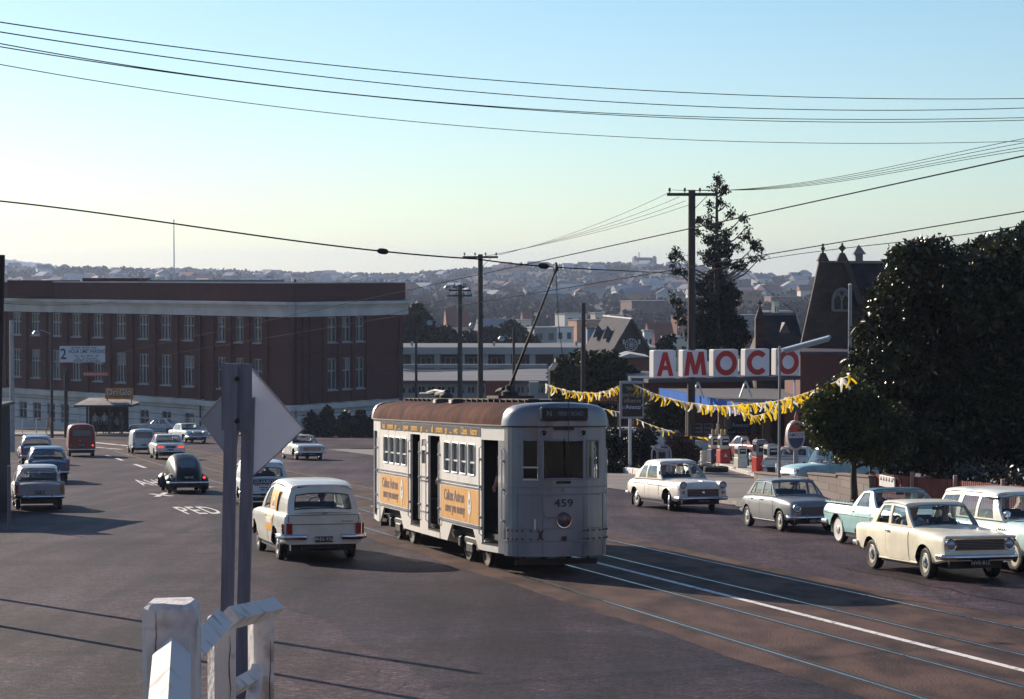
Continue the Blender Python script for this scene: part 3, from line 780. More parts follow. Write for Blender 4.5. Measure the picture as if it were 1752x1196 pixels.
# ================================================================== the fleet
def merge(a, **k):
    d = dict(a); d.update(k); return d
def bars(root, name, y, z0, z1, x, nb, e=1, vert=0, backmat=None, barmat=None, sink=.0):
    mb = MB(); mb.box((0, y - e * .005, (z0 + z1) / 2), (2 * x, .02, z1 - z0), backmat or M_BLACK)
    for i in range(nb): mb.box((0, y + e * .012, lerp(z0, z1, (i + .5) / nb)), (2 * x, .016, (z1 - z0) / nb * .35), barmat or M_CHROME)
    for i in range(vert): mb.box((lerp(-x, x, (i + .5) / vert), y + e * .010, (z0 + z1) / 2), (.012, .014, z1 - z0), barmat or M_CHROME)
    return mb.build(name, root)
def glasspatch(root, name, y, x0, x1, z0, z1, e=-1, rc=.06, slope=0.0, frame_m=None, m=None):
    mb = MB(); pts = []
    for cx, cz, a0 in ((x1 - rc, z1 - rc, 0), (x0 + rc, z1 - rc, 90), (x0 + rc, z0 + rc, 180), (x1 - rc, z0 + rc, 270)):
        for k in range(5):
            a = R(a0 + k * 22.5); pts.append((cx + rc * math.cos(a), cz + rc * math.sin(a)))
    V = [(p[0], y + e * .006 - e * slope * (p[1] - z0), p[1]) for p in pts]
    mb.slab(V, m or M_DARKGLASS, .01, (0, e, 0))
    V2 = [(p[0], p[1], p[2]) for p in V] + [V[0]]
    mb.tube(V2, .012, frame_m or M_BLACK, 5); return mb.build(name, root)
def tail(root, x, y, z, w, h, m, e=-1, name='tail_light'):
    mb = MB(); mb.box((x, y, z), (w + .02, .03, h + .02), M_CHROME, bev=.008); mb.box((x, y + e * .012, z), (w, .02, h), m, bev=.008); return mb.build(name, root)
def driver(M, local, shirt, label, hair='dark', hat=None, skin_pose='drive', lift=0.0):
    p = M @ Vector(local); f = M.to_3x3() @ Vector((0, 1, 0))
    return make_person(p, (f.x, f.y), label, skin_pose, shirt, cloth('grey_trousers', (.06, .06, .07)), hair, bust=True, lift=lift, hat=hat)

# ---- small cream two-door saloon, nearest on the right
vi = dict(L=3.94, plan=[(-1.97, .64), (-1.88, .69), (-1.5, .735), (-.5, .755), (.8, .75), (1.5, .735), (1.9, .715), (1.97, .70)],
          top=[(-1.97, .80), (-1.9, .855), (-1.6, .885), (-.9, .905), (.55, .91), (1.2, .875), (1.8, .825), (1.93, .81), (1.97, .775)],
          sill=[(-1.97, .42), (-1.6, .36), (-1.2, .25), (1.2, .25), (1.6, .30), (1.97, .37)],
          wf=1.20, wb=-1.12, wr=.288, ar=.345, track=1.26, wheel='cream', paint=paint('cream_paint', (.86, .81, .64)), steer=-.06,
          cab=(-1.0, .6), gh=dict(roof=[(-.85, 1.285), (-.3, 1.315), (.2, 1.285)], wr=.60, ws=(.66, .20), rw=(-1.22, -.78), win=[(-1.02, -.42, -.70, -.40), (-.31, .44, -.30, .15)], t=(.07, .88), bulge=.012, crown=.055, seat=-.30, buckets=1),
          doors=[(-.38, .58)], rakef=-.10, bumpers=[(1, .44, .74, .04, .05, .03, .18), (-1, .47, .70, .05, .05, .03, .2)], plates=[(1, .335, 'NVE-812', .02)],
          trims=[(-.78, .86, .262, .262, .016, paint('cream_paint', (.86, .81, .64)))])
M = car_at((.61, 1.20), 1591, 990, TOWARD, .95); MV = M
root, sh = make_car('sedan', vi, M, 'small cream two-door saloon with round headlamps, nearest car on the right')
for sg in (-1, 1): lamp(root, (sg * .575, 1.975, .665), .092, (0, 1, 0), M_LENS)
bars(root, 'grille', 1.985, .565, .755, .475, 7, barmat=mat('dull_chrome', (.22, .22, .24), .3, .9))
b = MB(); b.box((0, 1.985, .797), (1.40, .05, .05), vi['paint'], bev=.015); b.box((0, 1.97, .50), (1.36, .05, .06), vi['paint'], bev=.015); b.build('front_panel', root)
for sg in (-1, 1):
    b = MB(); b.box((sg * .70, .95, .70), (.03, .10, .022), M_BLACK, bev=.006); b.build('side_badge', root)
b = MB()
for x in (-.12, .22): b.bar((x, .80, .945), (x + .34, .62, 1.02), .012, .012, M_BLACK)
b.build('wiper', root)
tail(root, -.62, -1.98, .66, .1, .12, M_RED); tail(root, .62, -1.98, .66, .1, .12, M_RED)
driver(M, (.32, -.12, .40), cloth('pale_blue_shirt', (.42, .46, .55)), 'driver of the small cream saloon, elbow at the open window')
driver(M, (-.34, -.15, .38), cloth('dark_jacket', (.02, .02, .025)), 'dark passenger beside the driver of the small cream saloon')

# ---- grey four-door behind it
mo = dict(L=3.73, plan=[(-1.865, .62), (-1.78, .68), (-1.4, .735), (-.5, .765), (.7, .765), (1.3, .735), (1.75, .67), (1.865, .60)],
          top=[(-1.865, .66), (-1.78, .80), (-1.5, .87), (-.9, .905), (.6, .925), (1.2, .885), (1.65, .82), (1.80, .74), (1.865, .62)],
          sill=[(-1.865, .42), (-1.5, .36), (-1.2, .25), (1.2, .25), (1.55, .30), (1.865, .38)], prof=[(.88, 0), (.95, .06), (.985, .25), (1, .5), (1, .7), (.97, .84), (.92, .93), (.84, .98), (.66, 1.0), (.35, 1.02), (0, 1.03)],
          wf=1.12, wb=-1.25, wr=.275, ar=.345, track=1.31, wheel='cream', paint=paint('blue_grey_paint', (.19, .20, .215)),
          cab=(-1.1, .65), gh=dict(roof=[(-.9, 1.27), (-.3, 1.30), (.25, 1.275)], wr=.60, ws=(.76, .26), rw=(-1.50, -.86), win=[(-1.17, -.86, -.82, -.77), (-.83, -.28, -.74, -.24), (-.19, .42, -.17, .16), (.46, .66, .195, .225)], t=(.06, .90), bulge=.01, seat=-.15, ),
          doors=[(-.95, -.24), (-.22, .72)], bumpers=[(1, .40, .70, .05, .045, .035, .2), (-1, .43, .68, .05, .045, .035, .2)], overriders=(.3,), plates=[(1, .31, 'NBY-021', .03)],
          trims=[(-.86, .74, .262, .262, .022, M_CHROME)])
M = car_at((.655, 1.12), 1338, 909, TOWARD, .88)
root, sh = make_car('sedan', mo, M, 'blue grey four-door saloon parked behind the cream saloon, bright sill strips')
for sg in (-1, 1):
    lamp(root, (sg * .53, 1.865, .655), .088, (0, 1, 0), M_LENS); lamp(root, (sg * .53, 1.885, .50), .04, (0, 1, 0), M_AMBER, 'indicator_lamp')
bars(root, 'grille', 1.87, .46, .67, .40, 8, barmat=mat('dull_chrome', (.22, .22, .24), .3, .9))

# ---- white rounded saloon turning out of the filling station
ze = dict(L=4.45, plan=[(-2.225, .68), (-2.1, .76), (-1.6, .83), (-.5, .86), (.9, .86), (1.6, .845), (2.1, .82), (2.225, .79)],
          top=[(-2.225, .72), (-2.12, .86), (-1.8, .93), (-1.0, .955), (.7, .975), (1.4, .955), (1.95, .91), (2.12, .86), (2.225, .76)],
          sill=[(-2.225, .42), (-1.8, .36), (-1.3, .27), (1.3, .27), (1.75, .30), (2.225, .38)], prof=ROUND,
          wf=1.33, wb=-1.32, wr=.31, ar=.40, arb=.36, track=1.38, wheel='chrome', paint=paint('ivory_paint', (.82, .76, .68)), steer=-.32,
          cab=(-1.2, .68), gh=dict(roof=[(-1.05, 1.36), (-.7, 1.44), (-.2, 1.47), (.3, 1.43)], wr=[(-1.05, .60), (-.5, .65), (.3, .62)], ws=(.82, .28), rw=(-1.55, -1.0), win=[(-1.12, -.50, -.80, -.46), (-.38, .44, -.36, .20)], t=(.06, .84), bulge=.035, crown=.10, bowf=.2, bowr=.18, seat=-.2, wsg=(.96, .05, .90)),
          doors=[(-1.06, -.42), (-.40, .72)], trims=[(-1.9, 1.5, .80, .76, .008, mat('dark_strip', (.05, .05, .06), .5))],
          bumpers=[(1, .42, .80, .06, .06, .045, .25), (-1, .45, .74, .06, .055, .045, .25)], plates=[(1, .36, 'PNC-904', .08)])
M = car_at((.69, 1.33), 1148, 874, turned(TOWARD, 4), .88)
root, sh = make_car('sedan', ze, M, 'ivory white rounded saloon with hooded headlamps leaving the filling station')
for sg in (-1, 1):
    b = MB(); lamp(root, (sg * .665, 2.235, .80), .10, (0, 1, 0), M_LENS); lamp(root, (sg * .665, 2.235, .60), .045, (0, 1, 0), M_AMBER, 'indicator_lamp')
    b.lathe([(.135, -.42), (.142, -.15), (.138, .03), (.118, .035), (.112, 0)], ze['paint'], 20, Matrix.Translation((sg * .665, 2.215, .805)), axis='Y'); b.build('lamp_hood', root)
bars(root, 'grille', 2.235, .47, .70, .52, 5, vert=0, barmat=mat('dull_chrome', (.22, .22, .24), .3, .9))
b = MB(); b.lathe([(.055, 0), (.05, .03), (.0001, .04)], M_CHROME, 16, Matrix.Translation((0, 2.245, .585)) , axis='Y'); b.build('grille_badge', root)
b = MB(); b.box((0, 2.0, 1.005 - .06), (.04, .5, .03), M_CHROME, bev=.01); b.build('bonnet_ornament', root)
b = MB(); b.bar((.66, .66, 1.0), (.80, .72, 1.14), .015, .015, M_CHROME); b.box((.82, .72, 1.16), (.05, .04, .12), M_CHROME, bev=.015); b.build('wing_mirror', root)
b = MB(); b.box((.66, -1.72, .20), (.22, .02, .30), M_BLACK); b.build('mud_flap', root)
driver(M, (.36, -.1, .45), cloth('dark_jacket', (.02, .02, .025)), 'driver of the ivory saloon, dim behind the windscreen')

# ---- aqua ute
AQ = paint('aqua_paint', (.30, .56, .56)); AQL = paint('pale_aqua_paint', (.62, .80, .76))
ut = dict(L=4.6, plan=[(-2.3, .78), (-2.2, .83), (-1.6, .89), (0, .91), (1.5, .89), (2.1, .85), (2.3, .80)],
          top=[(-2.3, .80), (-2.24, .92), (-2.0, .955), (-.5, .955), (.8, .965), (1.6, .93), (2.15, .87), (2.3, .72)],
          sill=[(-2.3, .46), (-1.9, .40), (-1.3, .27), (1.3, .27), (1.8, .32), (2.3, .40)], prof=[(.90, 0), (.95, .06), (.975, .25), (.985, .5), (1, .66), (.985, .74), (.95, .86), (.90, .97), (.82, 1.0), (.4, 1.0), (0, 1.0)],
          wf=1.42, wb=-1.32, wr=.325, ar=.40, track=1.50, wheel='chrome_wall', paint=AQ, paint_top=AQL, split=4, paint_roof=paint('teal_paint', (.10, .20, .23)), paint_pillar=AQL, cab=(-.35, .7), tray=(-2.1, -.45), traymat=mat('tray_cover', (.02, .022, .025), .7, var=.2, scale=5),
          gh=dict(roof=[(-.15, 1.32), (.1, 1.35), (.35, 1.33)], wr=.66, ws=(.85, .34), rw=(-.52, -.14), win=[(-.28, .48, -.06, .24)], t=(.05, .88), bulge=.015, seat=-.02, rear_seat=0, bowr=.06),
          doors=[(-.42, .70)], trims=[(-2.2, 1.9, .735, .735, .010, M_CHROME)], bumpers=[(1, .46, .84, .05, .06, .04, .3), (-1, .50, .82, .05, .06, .04, .34)])
M = car_at((.74, -1.32), 1440, 929, TOWARD, .88)
root, sh = make_car('ute', ut, M, 'two-tone aqua utility with whitewall tyres parked behind the cream saloon', cat='ute')
b = MB()
for sg in (-1, 1):
    b.tube([(sg * .80, -2.12, .99), (sg * .80, -.55, .99)], .022, AQL, 6)
    for i in range(9): b.box((sg * .80, lerp(-2.05, -.62, i / 8), 1.02), (.06, .075, .03), M_CHROME, bev=.01)
for x in np.linspace(-.7, .7, 8): b.box((float(x), -2.13, 1.0), (.06, .05, .03), M_CHROME, bev=.01)
b.build('tray_rail', root)
for sg in (-1, 1): lamp(root, (sg * .70, 2.30, .68), .09, (0, 1, 0), M_LENS); lamp(root, (sg * .70, -2.31, .68), .075, (0, -1, 0), M_RED, 'tail_light')
bars(root, 'grille', 2.31, .56, .78, .55, 6)
driver(M, (.36, -.02, .45), cloth('dark_jacket', (.02, .02, .025)), 'dark figure in the cab of the aqua utility')

# ---- aqua and white estate at the right edge
fb = dict(L=4.6, plan=[(-2.3, .72), (-2.2, .77), (-1.6, .83), (0, .86), (1.4, .85), (2.1, .81), (2.3, .74)],
          top=[(-2.3, .88), (-2.2, .95), (-1.6, .985), (.8, .995), (1.5, .985), (2.0, .93), (2.2, .86), (2.3, .72)],
          sill=[(-2.3, .44), (-1.9, .38), (-1.3, .28), (1.3, .28), (1.75, .32), (2.3, .40)], prof=ROUND,
          wf=1.36, wb=-1.31, wr=.325, ar=.41, arb=.38, track=1.40, wheel='cream', paint=AQL, paint_top=None, paint_roof=paint('warm_white_paint', (.78, .77, .70)), paint_pillar=paint('warm_white_paint', (.78, .77, .70)), cab=(-2.0, .75),
          gh=dict(roof=[(-1.95, 1.44), (-1.2, 1.49), (-.2, 1.49), (.38, 1.45)], wr=[(-1.95, .60), (-1, .645), (.38, .62)], ws=(.90, .40), rw=(-2.15, -1.9), win=[(-2.0, -1.15, -1.82, -1.08), (-.98, -.30, -.90, -.24), (-.18, .52, -.16, .30)], t=(.06, .86), bulge=.03, crown=.085, bowf=.2, bowr=.12, seat=-.1),
          doors=[(-1.05, -.26), (-.24, .76)], bumpers=[(1, .43, .80, .06, .06, .045, .25), (-1, .47, .74, .06, .055, .045, .25)], overriders=(.4,), plates=[(1, .34, 'PGA-117', .07)])
M = car_at((.70, 1.36), 1741, 980, TOWARD, .92)
root, sh = make_car('estate_car', fb, M, 'pale aqua estate car with white roof at the right edge, by the picket fence', cat='estate car')
for sg in (-1, 1): lamp(root, (sg * .66, 2.27, .74), .095, (0, 1, 0), M_LENS)
bars(root, 'grille', 2.30, .50, .74, .52, 7)
b = MB(); p = sh.side(1.05, .80, .012)
for i in range(4): b.box((p.x, .86 + .09 * i, .83), (.012, .035, .05), M_CHROME, bev=.004)
b.build('side_badge', root)
b = MB(); b.bar((.70, 1.0, .98), (.72, 1.0, 1.08), .02, .02, M_CHROME); b.lathe([(.07, 0), (.06, .06), (.0001, .08)], M_CHROME, 16, Matrix.Translation((.72, .96, 1.12)), axis='Y'); b.build('wing_mirror', root)
b = MB(); b.box((.66, .30, 1.415), (.10, .50, .02), M_BLACK, bev=.005); b.build('sun_visor', root)

# ---- white panel van in the lane on the left (rear view)
VW_ = paint('van_cream_paint', (.66, .65, .58))
pv = dict(L=4.5, plan=[(-2.25, .76), (-2.18, .80), (-1.7, .84), (-.5, .87), (1.2, .87), (1.9, .84), (2.25, .76)],
          top=[(-2.25, .94), (-2.18, .985), (-1.8, 1.0), (.7, .985), (1.4, .95), (2.0, .88), (2.25, .70)],
          sill=[(-2.25, .36), (-1.9, .36), (-1.3, .27), (1.3, .27), (1.8, .32), (2.25, .40)],
          wf=1.36, wb=-1.30, wr=.315, ar=.38, track=1.42, wheel='cream', paint=VW_, cab=(-2.05, .7),
          gh=dict(roof=[(-1.98, 1.44), (-1.4, 1.52), (-.4, 1.53), (.3, 1.45)], wr=[(-1.98, .60), (-1.4, .655), (.3, .64)], ws=(.85, .32), rw=(-2.17, -1.93), win=[(-.30, .52, -.24, .24)], t=(.05, .86), bulge=.03, crown=.095, bowf=.1, bowr=.09, seat=-.12, rear_seat=0, rwg=(.80, .14, .72), chrome_ring=1),
          ringmat=M_BLACK, doors=[(-.42, .66)], plates=[(-1, .46, 'PHX-936', .045)])
M = car_at((-.66, -1.30), 485, 957, AWAY, .95)
root, sh = make_car('panel_van', pv, M, 'cream panel van seen from behind with orange decal on its flank', cat='van')
for sg in (-1, 1):
    tail(root, sg * .70, -2.262, .66, .12, .24, M_RED)
    b = MB()
    for k in range(3): b.box((sg * .832, -2.12, .58 + k * .08), (.02, .14, .03), M_CHROME, bev=.006)
    b.box((sg * .826, -2.12, .66), (.016, .15, .24), M_RED, bev=.006); b.build('side_lamp', root)
    b = MB(); sweep_ell(b, [(sg * .36, -2.30, .51), (sg * .60, -2.31, .51), (sg * .78, -2.28, .51), (sg * .86, -2.15, .515), (sg * .88, -1.85, .515)], .04, .055, M_CHROME); b.build('bumper', root)
sweepb = MB(); sweep_ell(sweepb, [(-.86, 2.0, .45), (-.8, 2.24, .45), (0, 2.32, .45), (.8, 2.24, .45), (.86, 2.0, .45)], .04, .055, M_CHROME); sweepb.build('bumper', root)
b = MB(); b.box((0, -2.256, .945), (1.42, .008, .010), M_BLACK); b.box((0, -2.256, .76), (1.46, .008, .010), M_BLACK); b.box((-.71, -2.256, .85), (.010, .008, .19), M_BLACK); b.box((.71, -2.256, .85), (.010, .008, .19), M_BLACK)
b.box((.02, -2.27, .985), (.12, .03, .03), M_CHROME, bev=.01); b.box((.48, -2.262, .82), (.26, .010, .022), M_CHROME, bev=.003); b.build('tailgate_seam', root)
# exhaust, springs, spare things hanging below the tail
b = MB(); b.tube([(.35, -2.2, .27), (.35, -1.4, .30)], .03, M_BLACK, 8); b.box((0, -1.9, .30), (.9, .5, .12), M_BLACK, bev=.03)
for sg in (-1, 1): b.box((sg * .42, -1.7, .26), (.07, .9, .05), M_BLACK)
b.build('underbody', root)
# flank decal: slanted orange panel with a white ice-cream cone shape and two red words
OR = mat('orange_decal', (.75, .33, .02), .5, var=.1, scale=6); WD = mat('white_decal', (.70, .68, .62), .5); RD = mat('red_decal', (.5, .06, .03), .5)
b = MB()
def flank(u, v, off):          # u 0..1 along the car, v 0..1 upward
    z = lerp(.57, 1.40, v); y = lerp(-1.14, -.34, u) - .06 * (v - .5)
    if z < .97: p = sh.side(y, z, off)
    else:
        t = (z - .975) / (1.52 - .975); p = Vector((lerp(sh.hw(y) * .9, .65, t) + .03 * math.sin(math.pi * t) + off, y, z))
    return Vector((-p.x, p.y, p.z))
def decal(poly, off, m):
    n = 10; b.grid([[flank(lerp(poly(j / n)[0], poly(j / n)[1], i / 4), j / n, off) for i in range(5)] for j in range(n + 1)][::1], m)
decal(lambda v: (0, 1), .012, OR)
def patch(u0, u1, v0, v1, off, m, taper=0):
    n = 5; b.grid([[flank(lerp(lerp(u0, .5, taper * j / n), lerp(u1, .5, taper * j / n), i / 3), lerp(v0, v1, j / n), off) for i in range(4)] for j in range(n + 1)], m)
patch(.18, .86, .54, .84, .016, WD, .85); patch(.36, .66, .60, .74, .020, RD, .8); patch(.12, .90, .40, .52, .016, WD); patch(.20, .82, .435, .485, .020, RD); patch(.12, .92, .18, .34, .016, WD)
b.build('side_decal', root)
driver(M, (.36, -.02, .42), cloth('dark_jacket', (.02, .02, .025)), 'driver of the cream panel van, dark through its rear window')

# ---- lettered white van ahead of it
gx = merge(pv, paint=paint('van_white_paint', (.60, .64, .66)), plates=[(-1, .46, 'PEK-442', .045)], ringmat=M_BLACK)
M = car_at((0, -1.30), 449, 866, AWAY, .82)
root, sh = make_car('panel_van', gx, M, 'white delivery van lettered across its tailgate, half hidden by the diamond sign', cat='van')
b = MB(); T = frame((0, -2.266, .885), (1, 0, 0), y=(0, 0, 1)); b.box((0, -2.258, .885), (1.36, .012, .16), mat('navy_band', (.012, .016, .05), .5))
b.text('GUARDEX', T @ Matrix.Translation((0, 0, .002)), .155, mat('pale_lettering', (.55, .57, .60), .5), .014, .001, 1.25, shear=.25); b.build('name_band', root)
b = MB(); TX = mat('faded_red_lettering', (.35, .08, .08), .6); TB = mat('faded_blue_lettering', (.12, .14, .22), .6)
for z, m_, ws in ((.775, TX, (.20, .07, .16, .24)), (.69, TB, (.30, .12)), (.62, TB, (.16, .20))):
    x = -sum(ws) / 2 - .02 * len(ws)
    for w in ws: b.box((x + w / 2, -2.258, z), (w, .006, .035), m_); x += w + .04
b.build('tailgate_lettering', root)
for sg in (-1, 1): tail(root, sg * .72, -2.262, .62, .09, .20, M_RED)
b = MB(); sweep_ell(b, [(-.88, -1.9, .50), (-.8, -2.28, .50), (0, -2.33, .50), (.8, -2.28, .50), (.88, -1.9, .50)], .05, .06, M_CHROME); b.build('bumper', root)
driver(M, (.36, -.02, .42), cloth('dark_jacket', (.02, .02, .025)), 'driver of the lettered white van, silhouette in the rear window')

# ---- black beetle-backed car
BK = mat('black_green_paint', (.010, .011, .010), .32, var=.2, scale=2, spec=.35)
be = dict(L=4.0, plan=[(-2.0, .30), (-1.9, .44), (-1.5, .56), (-.8, .65), (0, .68), (.6, .66), (1.2, .52), (1.8, .40), (2.0, .28)],
          top=[(-2.0, .50), (-1.92, .66), (-1.7, .90), (-1.35, 1.14), (-.9, 1.36), (-.4, 1.48), (.05, 1.49), (.35, 1.40), (.70, 1.02), (.85, .95), (1.3, .88), (1.75, .74), (2.0, .52)],
          sill=[(-2.0, .36), (-1.5, .30), (1.5, .30), (2.0, .38)], prof=[(.95, 0), (1, .1), (1.02, .3), (1.0, .52), (.93, .70), (.82, .84), (.66, .93), (.46, .98), (.24, 1.0), (.1, 1.005), (0, 1.005)],
          wf=1.2, wb=-1.2, wr=.33, ar=.05, asq=.0, track=1.32, wheel='chrome', paint=BK, steer=0)
M = car_at((0, -1.2), 319, 843, AWAY, .84)
root, sh = make_car('sedan', be, M, 'small black car with humped back and bulging rear wings')
for y in (-1.2, 1.2):
    for sg in (-1, 1):
        b = MB(); rows = []
        for i in range(15):
            a = lerp(-.12, 1.08, i / 14) * math.pi; yy = y - math.cos(a) * .52; zz = .30 + math.sin(a) * .46
            rows.append([Vector((sg * (.42 + .40 * u), lerp(y, yy, .35 + .65 * math.cos(max(0, u - .3) * 1.5)) , lerp(.30, zz, .30 + .70 * math.cos(max(0, u - .3) * 1.5)) if zz > .3 else zz)) for u in (0, .2, .4, .6, .75, .88, .96, 1.0)])
        b.grid(rows if sg > 0 else rows[::-1], BK); b.build('wing', root)
b = MB(); rows = []
for u in np.linspace(-1, 1, 9):
    col = []
    for y in (-1.62, -1.5, -1.38, -1.26, -1.14):
        p = sh.pt(y, .58 * abs(float(u)) * (1 - .25 * abs((y + 1.38) / .24) ** 3), 0); h = sh.hw(y); fw = p.x / h
        P = sh.prof; fz = 1.0
        for (w0, z0), (w1, z1) in zip(P[4:], P[5:]):
            if w1 <= fw <= w0: fz = lerp(z0, z1, (w0 - fw) / max(1e-6, w0 - w1))
        col.append(Vector((math.copysign(p.x, u), y - .012, sh.sill(y) + (sh.top(y) - sh.sill(y)) * fz + .012)))
    rows.append(col)
b.grid(rows, mat('pale_glass', (.12, .13, .14), .08, spec=.6)); b.build('rear_window', root)
for sg in (-1, 1):
    lamp(root, (sg * .62, -1.70, .60), .055, (0, -1, .2), M_REDLIT if sg > 0 else M_LENS, 'tail_light')
b = MB(); sweep_ell(b, [(-.80, -1.75, .42), (-.74, -2.02, .42), (0, -2.10, .42), (.74, -2.02, .42), (.80, -1.75, .42)], .035, .05, M_CHROME); b.build('bumper', root)
b = MB(); b.box((0, -1.99, .62), (.36, .02, .11), M_PLATE); b.text('NJB-138', frame((0, -2.002, .62), (1, 0, 0), y=(0, 0, 1)), .095, M_PLATETXT, .012, .001); b.build('number_plate', root)

# ---- generic sixties saloon, reused with variations
sd = dict(L=4.5, plan=[(-2.25, .78), (-2.17, .82), (-1.6, .865), (0, .88), (1.5, .87), (2.1, .83), (2.25, .79)],
          top=[(-2.25, .82), (-2.18, .90), (-1.8, .925), (-1.0, .935), (.8, .945), (1.5, .91), (2.1, .86), (2.25, .76)],
          sill=[(-2.25, .42), (-1.8, .36), (-1.3, .26), (1.3, .26), (1.8, .32), (2.25, .40)],
          wf=1.38, wb=-1.33, wr=.315, ar=.38, track=1.42, wheel='chrome', cab=(-1.2, .7),
          gh=dict(roof=[(-.95, 1.34), (-.4, 1.375), (.25, 1.35)], wr=.66, ws=(.85, .30), rw=(-1.40, -.92), win=[(-1.08, -.42, -.82, -.38), (-.30, .50, -.28, .24)], t=(.06, .88), seat=-.1),
          doors=[(-1.10, -.36), (-.34, .74)], bumpers=[(1, .45, .82, .05, .055, .04, .25), (-1, .47, .80, .05, .055, .04, .25)])
def finish_front(root, quad=False, fog=False):
    for sg in (-1, 1):
        for x in ((.68, .50) if quad else (.66,)): lamp(root, (sg * x, 2.26, .67), .075 if quad else .09, (0, 1, 0), M_LENS)
        if fog: lamp(root, (sg * .36, 2.34, .74), .09, (0, 1, 0), M_LENS, 'spot_lamp')
    bars(root, 'grille', 2.265, .55, .78, .38 if quad else .52, 6)
M = car_at((0, -1.33), 289, 786, AWAY, .86)
root, sh = make_car('sedan', merge(sd, paint=paint('white_car_paint', (.72, .70, .66)), plates=[(-1, .55, 'NRA-530', .02)]), M, 'white saloon with glowing red tail lamps driving downhill')
for sg in (-1, 1):
    for k in (0, 1): tail(root, sg * (.66 - .17 * k), -2.26, .73, .15, .13, M_REDLIT)
b = MB(); b.box((0, -2.262, .73), (.55, .01, .14), mat('dark_panel', (.08, .08, .09), .5)); b.build('tail_panel', root)
M = car_at((.66, 1.38), 1 * 508, 787, turned(TOWARD, 6), .84)
root, sh = make_car('sedan', merge(sd, paint=paint('white_car_paint', (.72, .70, .66)), plates=[(1, .36, 'PCD-277', .05)]), M, 'white saloon coming uphill beyond the tram, near the hedge')
finish_front(root); driver(M, (.36, -.05, .42), cloth('dark_jacket', (.02, .02, .025)), 'driver of the white saloon coming uphill')
M = car_at((.66, 1.38), 318, 758, turned(TOWARD, 12), .90)
root, sh = make_car('sedan', merge(sd, paint=paint('silver_white_paint', (.50, .55, .60)), paint_roof=paint('white_car_paint', (.72, .70, .66)), plates=[(1, .36, 'NDF-690', .05)]), M, 'silver grey saloon with chrome spot lamps, farthest of the oncoming cars')
finish_front(root, fog=True)
# parked at the left kerb
for k, (px, py, sc, pm, pr, lab) in enumerate((
        (66, 871, .80, paint('mauve_grey_paint', (.34, .31, .32)), None, 'mauve grey saloon with small fins, nearest car parked at the left kerb'),
        (82, 826, .86, paint('mid_blue_paint', (.05, .10, .19)), None, 'blue saloon parked between the mauve saloon and the pale-roofed one'),
        (63, 795, .88, paint('dusk_blue_paint', (.09, .11, .20)), paint('steel_blue_paint', (.20, .27, .40)), 'dark blue saloon, farthest of the three parked at the left kerb'))):
    M = car_at((0, -1.33), px, py, AWAY, sc)
    root, sh = make_car('parked_car', merge(sd, prof=ROUND, gh=merge(sd['gh'], roof=[(-.98, 1.33), (-.6, 1.41), (-.1, 1.43), (.25, 1.39)], wr=[(-.98, .60), (-.4, .66), (.25, .63)], crown=.10, bowr=.22, rw=(-1.42, -.98), rwg=(.93, .08, .86), bulge=.035), paint=pm, paint_roof=pr, plates=[(-1, .62, ('NKT-065', 'PBB-311', 'NGG-748')[k], .02)], overriders=(.42,)), M, lab, 'cars parked along the left kerb')
    for sg in (-1, 1):
        b = MB(); b.prism([(-2.25, .55), (-2.28, .95), (-2.20, 1.0), (-1.6, .93), (-1.6, .60)], 0, sg * .70, sg * .84, pm); b.build('tail_fin', root)
        tail(root, sg * .77, -2.285, .74, .09, .26, M_AMBER if k == 0 and sg > 0 else M_RED)
# ---- red van and little grey van down the hill
rv = dict(L=3.9, plan=[(-1.95, .74), (-1.88, .80), (-1.6, .84), (0, .85), (1.5, .83), (1.85, .76), (1.95, .66)],
          top=[(-1.95, 1.84), (-1.9, 1.93), (-1.6, 1.98), (.9, 1.98), (1.3, 1.92), (1.6, 1.75), (1.8, 1.2), (1.95, .8)],
          sill=[(-1.95, .40), (-1.5, .34), (1.5, .34), (1.95, .42)], prof=[(.93, 0), (.98, .05), (1, .15), (1, .4), (.985, .62), (.95, .80), (.88, .90), (.76, .96), (.5, 1.0), (.25, 1.01), (0, 1.015)],
          wf=1.15, wb=-1.2, wr=.32, ar=.37, track=1.40, wheel='dark', paint=paint('brick_red_paint', (.20, .022, .015), .45), bumpers=[(-1, .44, .78, .04, .045, .03, .15)], plates=[(-1, .72, 'PJD-084', .02)])
M = car_at((0, -1.2), 139, 781, turned(AWAY, -2), .84)
root, sh = make_car('delivery_van', rv, M, 'rounded red delivery van driving towards the crossroads', cat='van')
glasspatch(root, 'rear_window', -1.955, -.56, .56, 1.24, 1.66, m=mat('pale_glass', (.12, .13, .14), .08, spec=.6))
for sg in (-1, 1): lamp(root, (sg * .66, -1.955, .70), .06, (0, -1, 0), M_REDLIT if sg > 0 else M_RED, 'tail_light')
b = MB(); b.box((0, -1.957, 1.0), (.012, .012, 1.1), M_BLACK); b.box((-.1, -1.96, .98), (.12, .02, .03), M_CHROME); b.build('door_seam', root)
mv = merge(rv, L=3.7, plan=[(-1.85, .66), (-1.78, .70), (-1.4, .72), (.3, .74), (1.2, .62), (1.85, .46)],
           top=[(-1.85, 1.40), (-1.8, 1.50), (-1.5, 1.55), (.2, 1.52), (.45, 1.42), (.75, 1.0), (1.2, .94), (1.7, .82), (1.85, .6)], wf=1.15, wb=-1.05, wr=.29, ar=.34, track=1.28,
           paint=paint('pale_grey_paint', (.42, .47, .53)), bumpers=[(-1, .42, .68, .04, .045, .03, .15)], plates=[(-1, .56, 'NFC-219', .02)])
M = car_at((0, -1.05), 244, 776, AWAY, .86)
root, sh = make_car('delivery_van', mv, M, 'little pale grey van beside the white saloon with red lamps', cat='van')
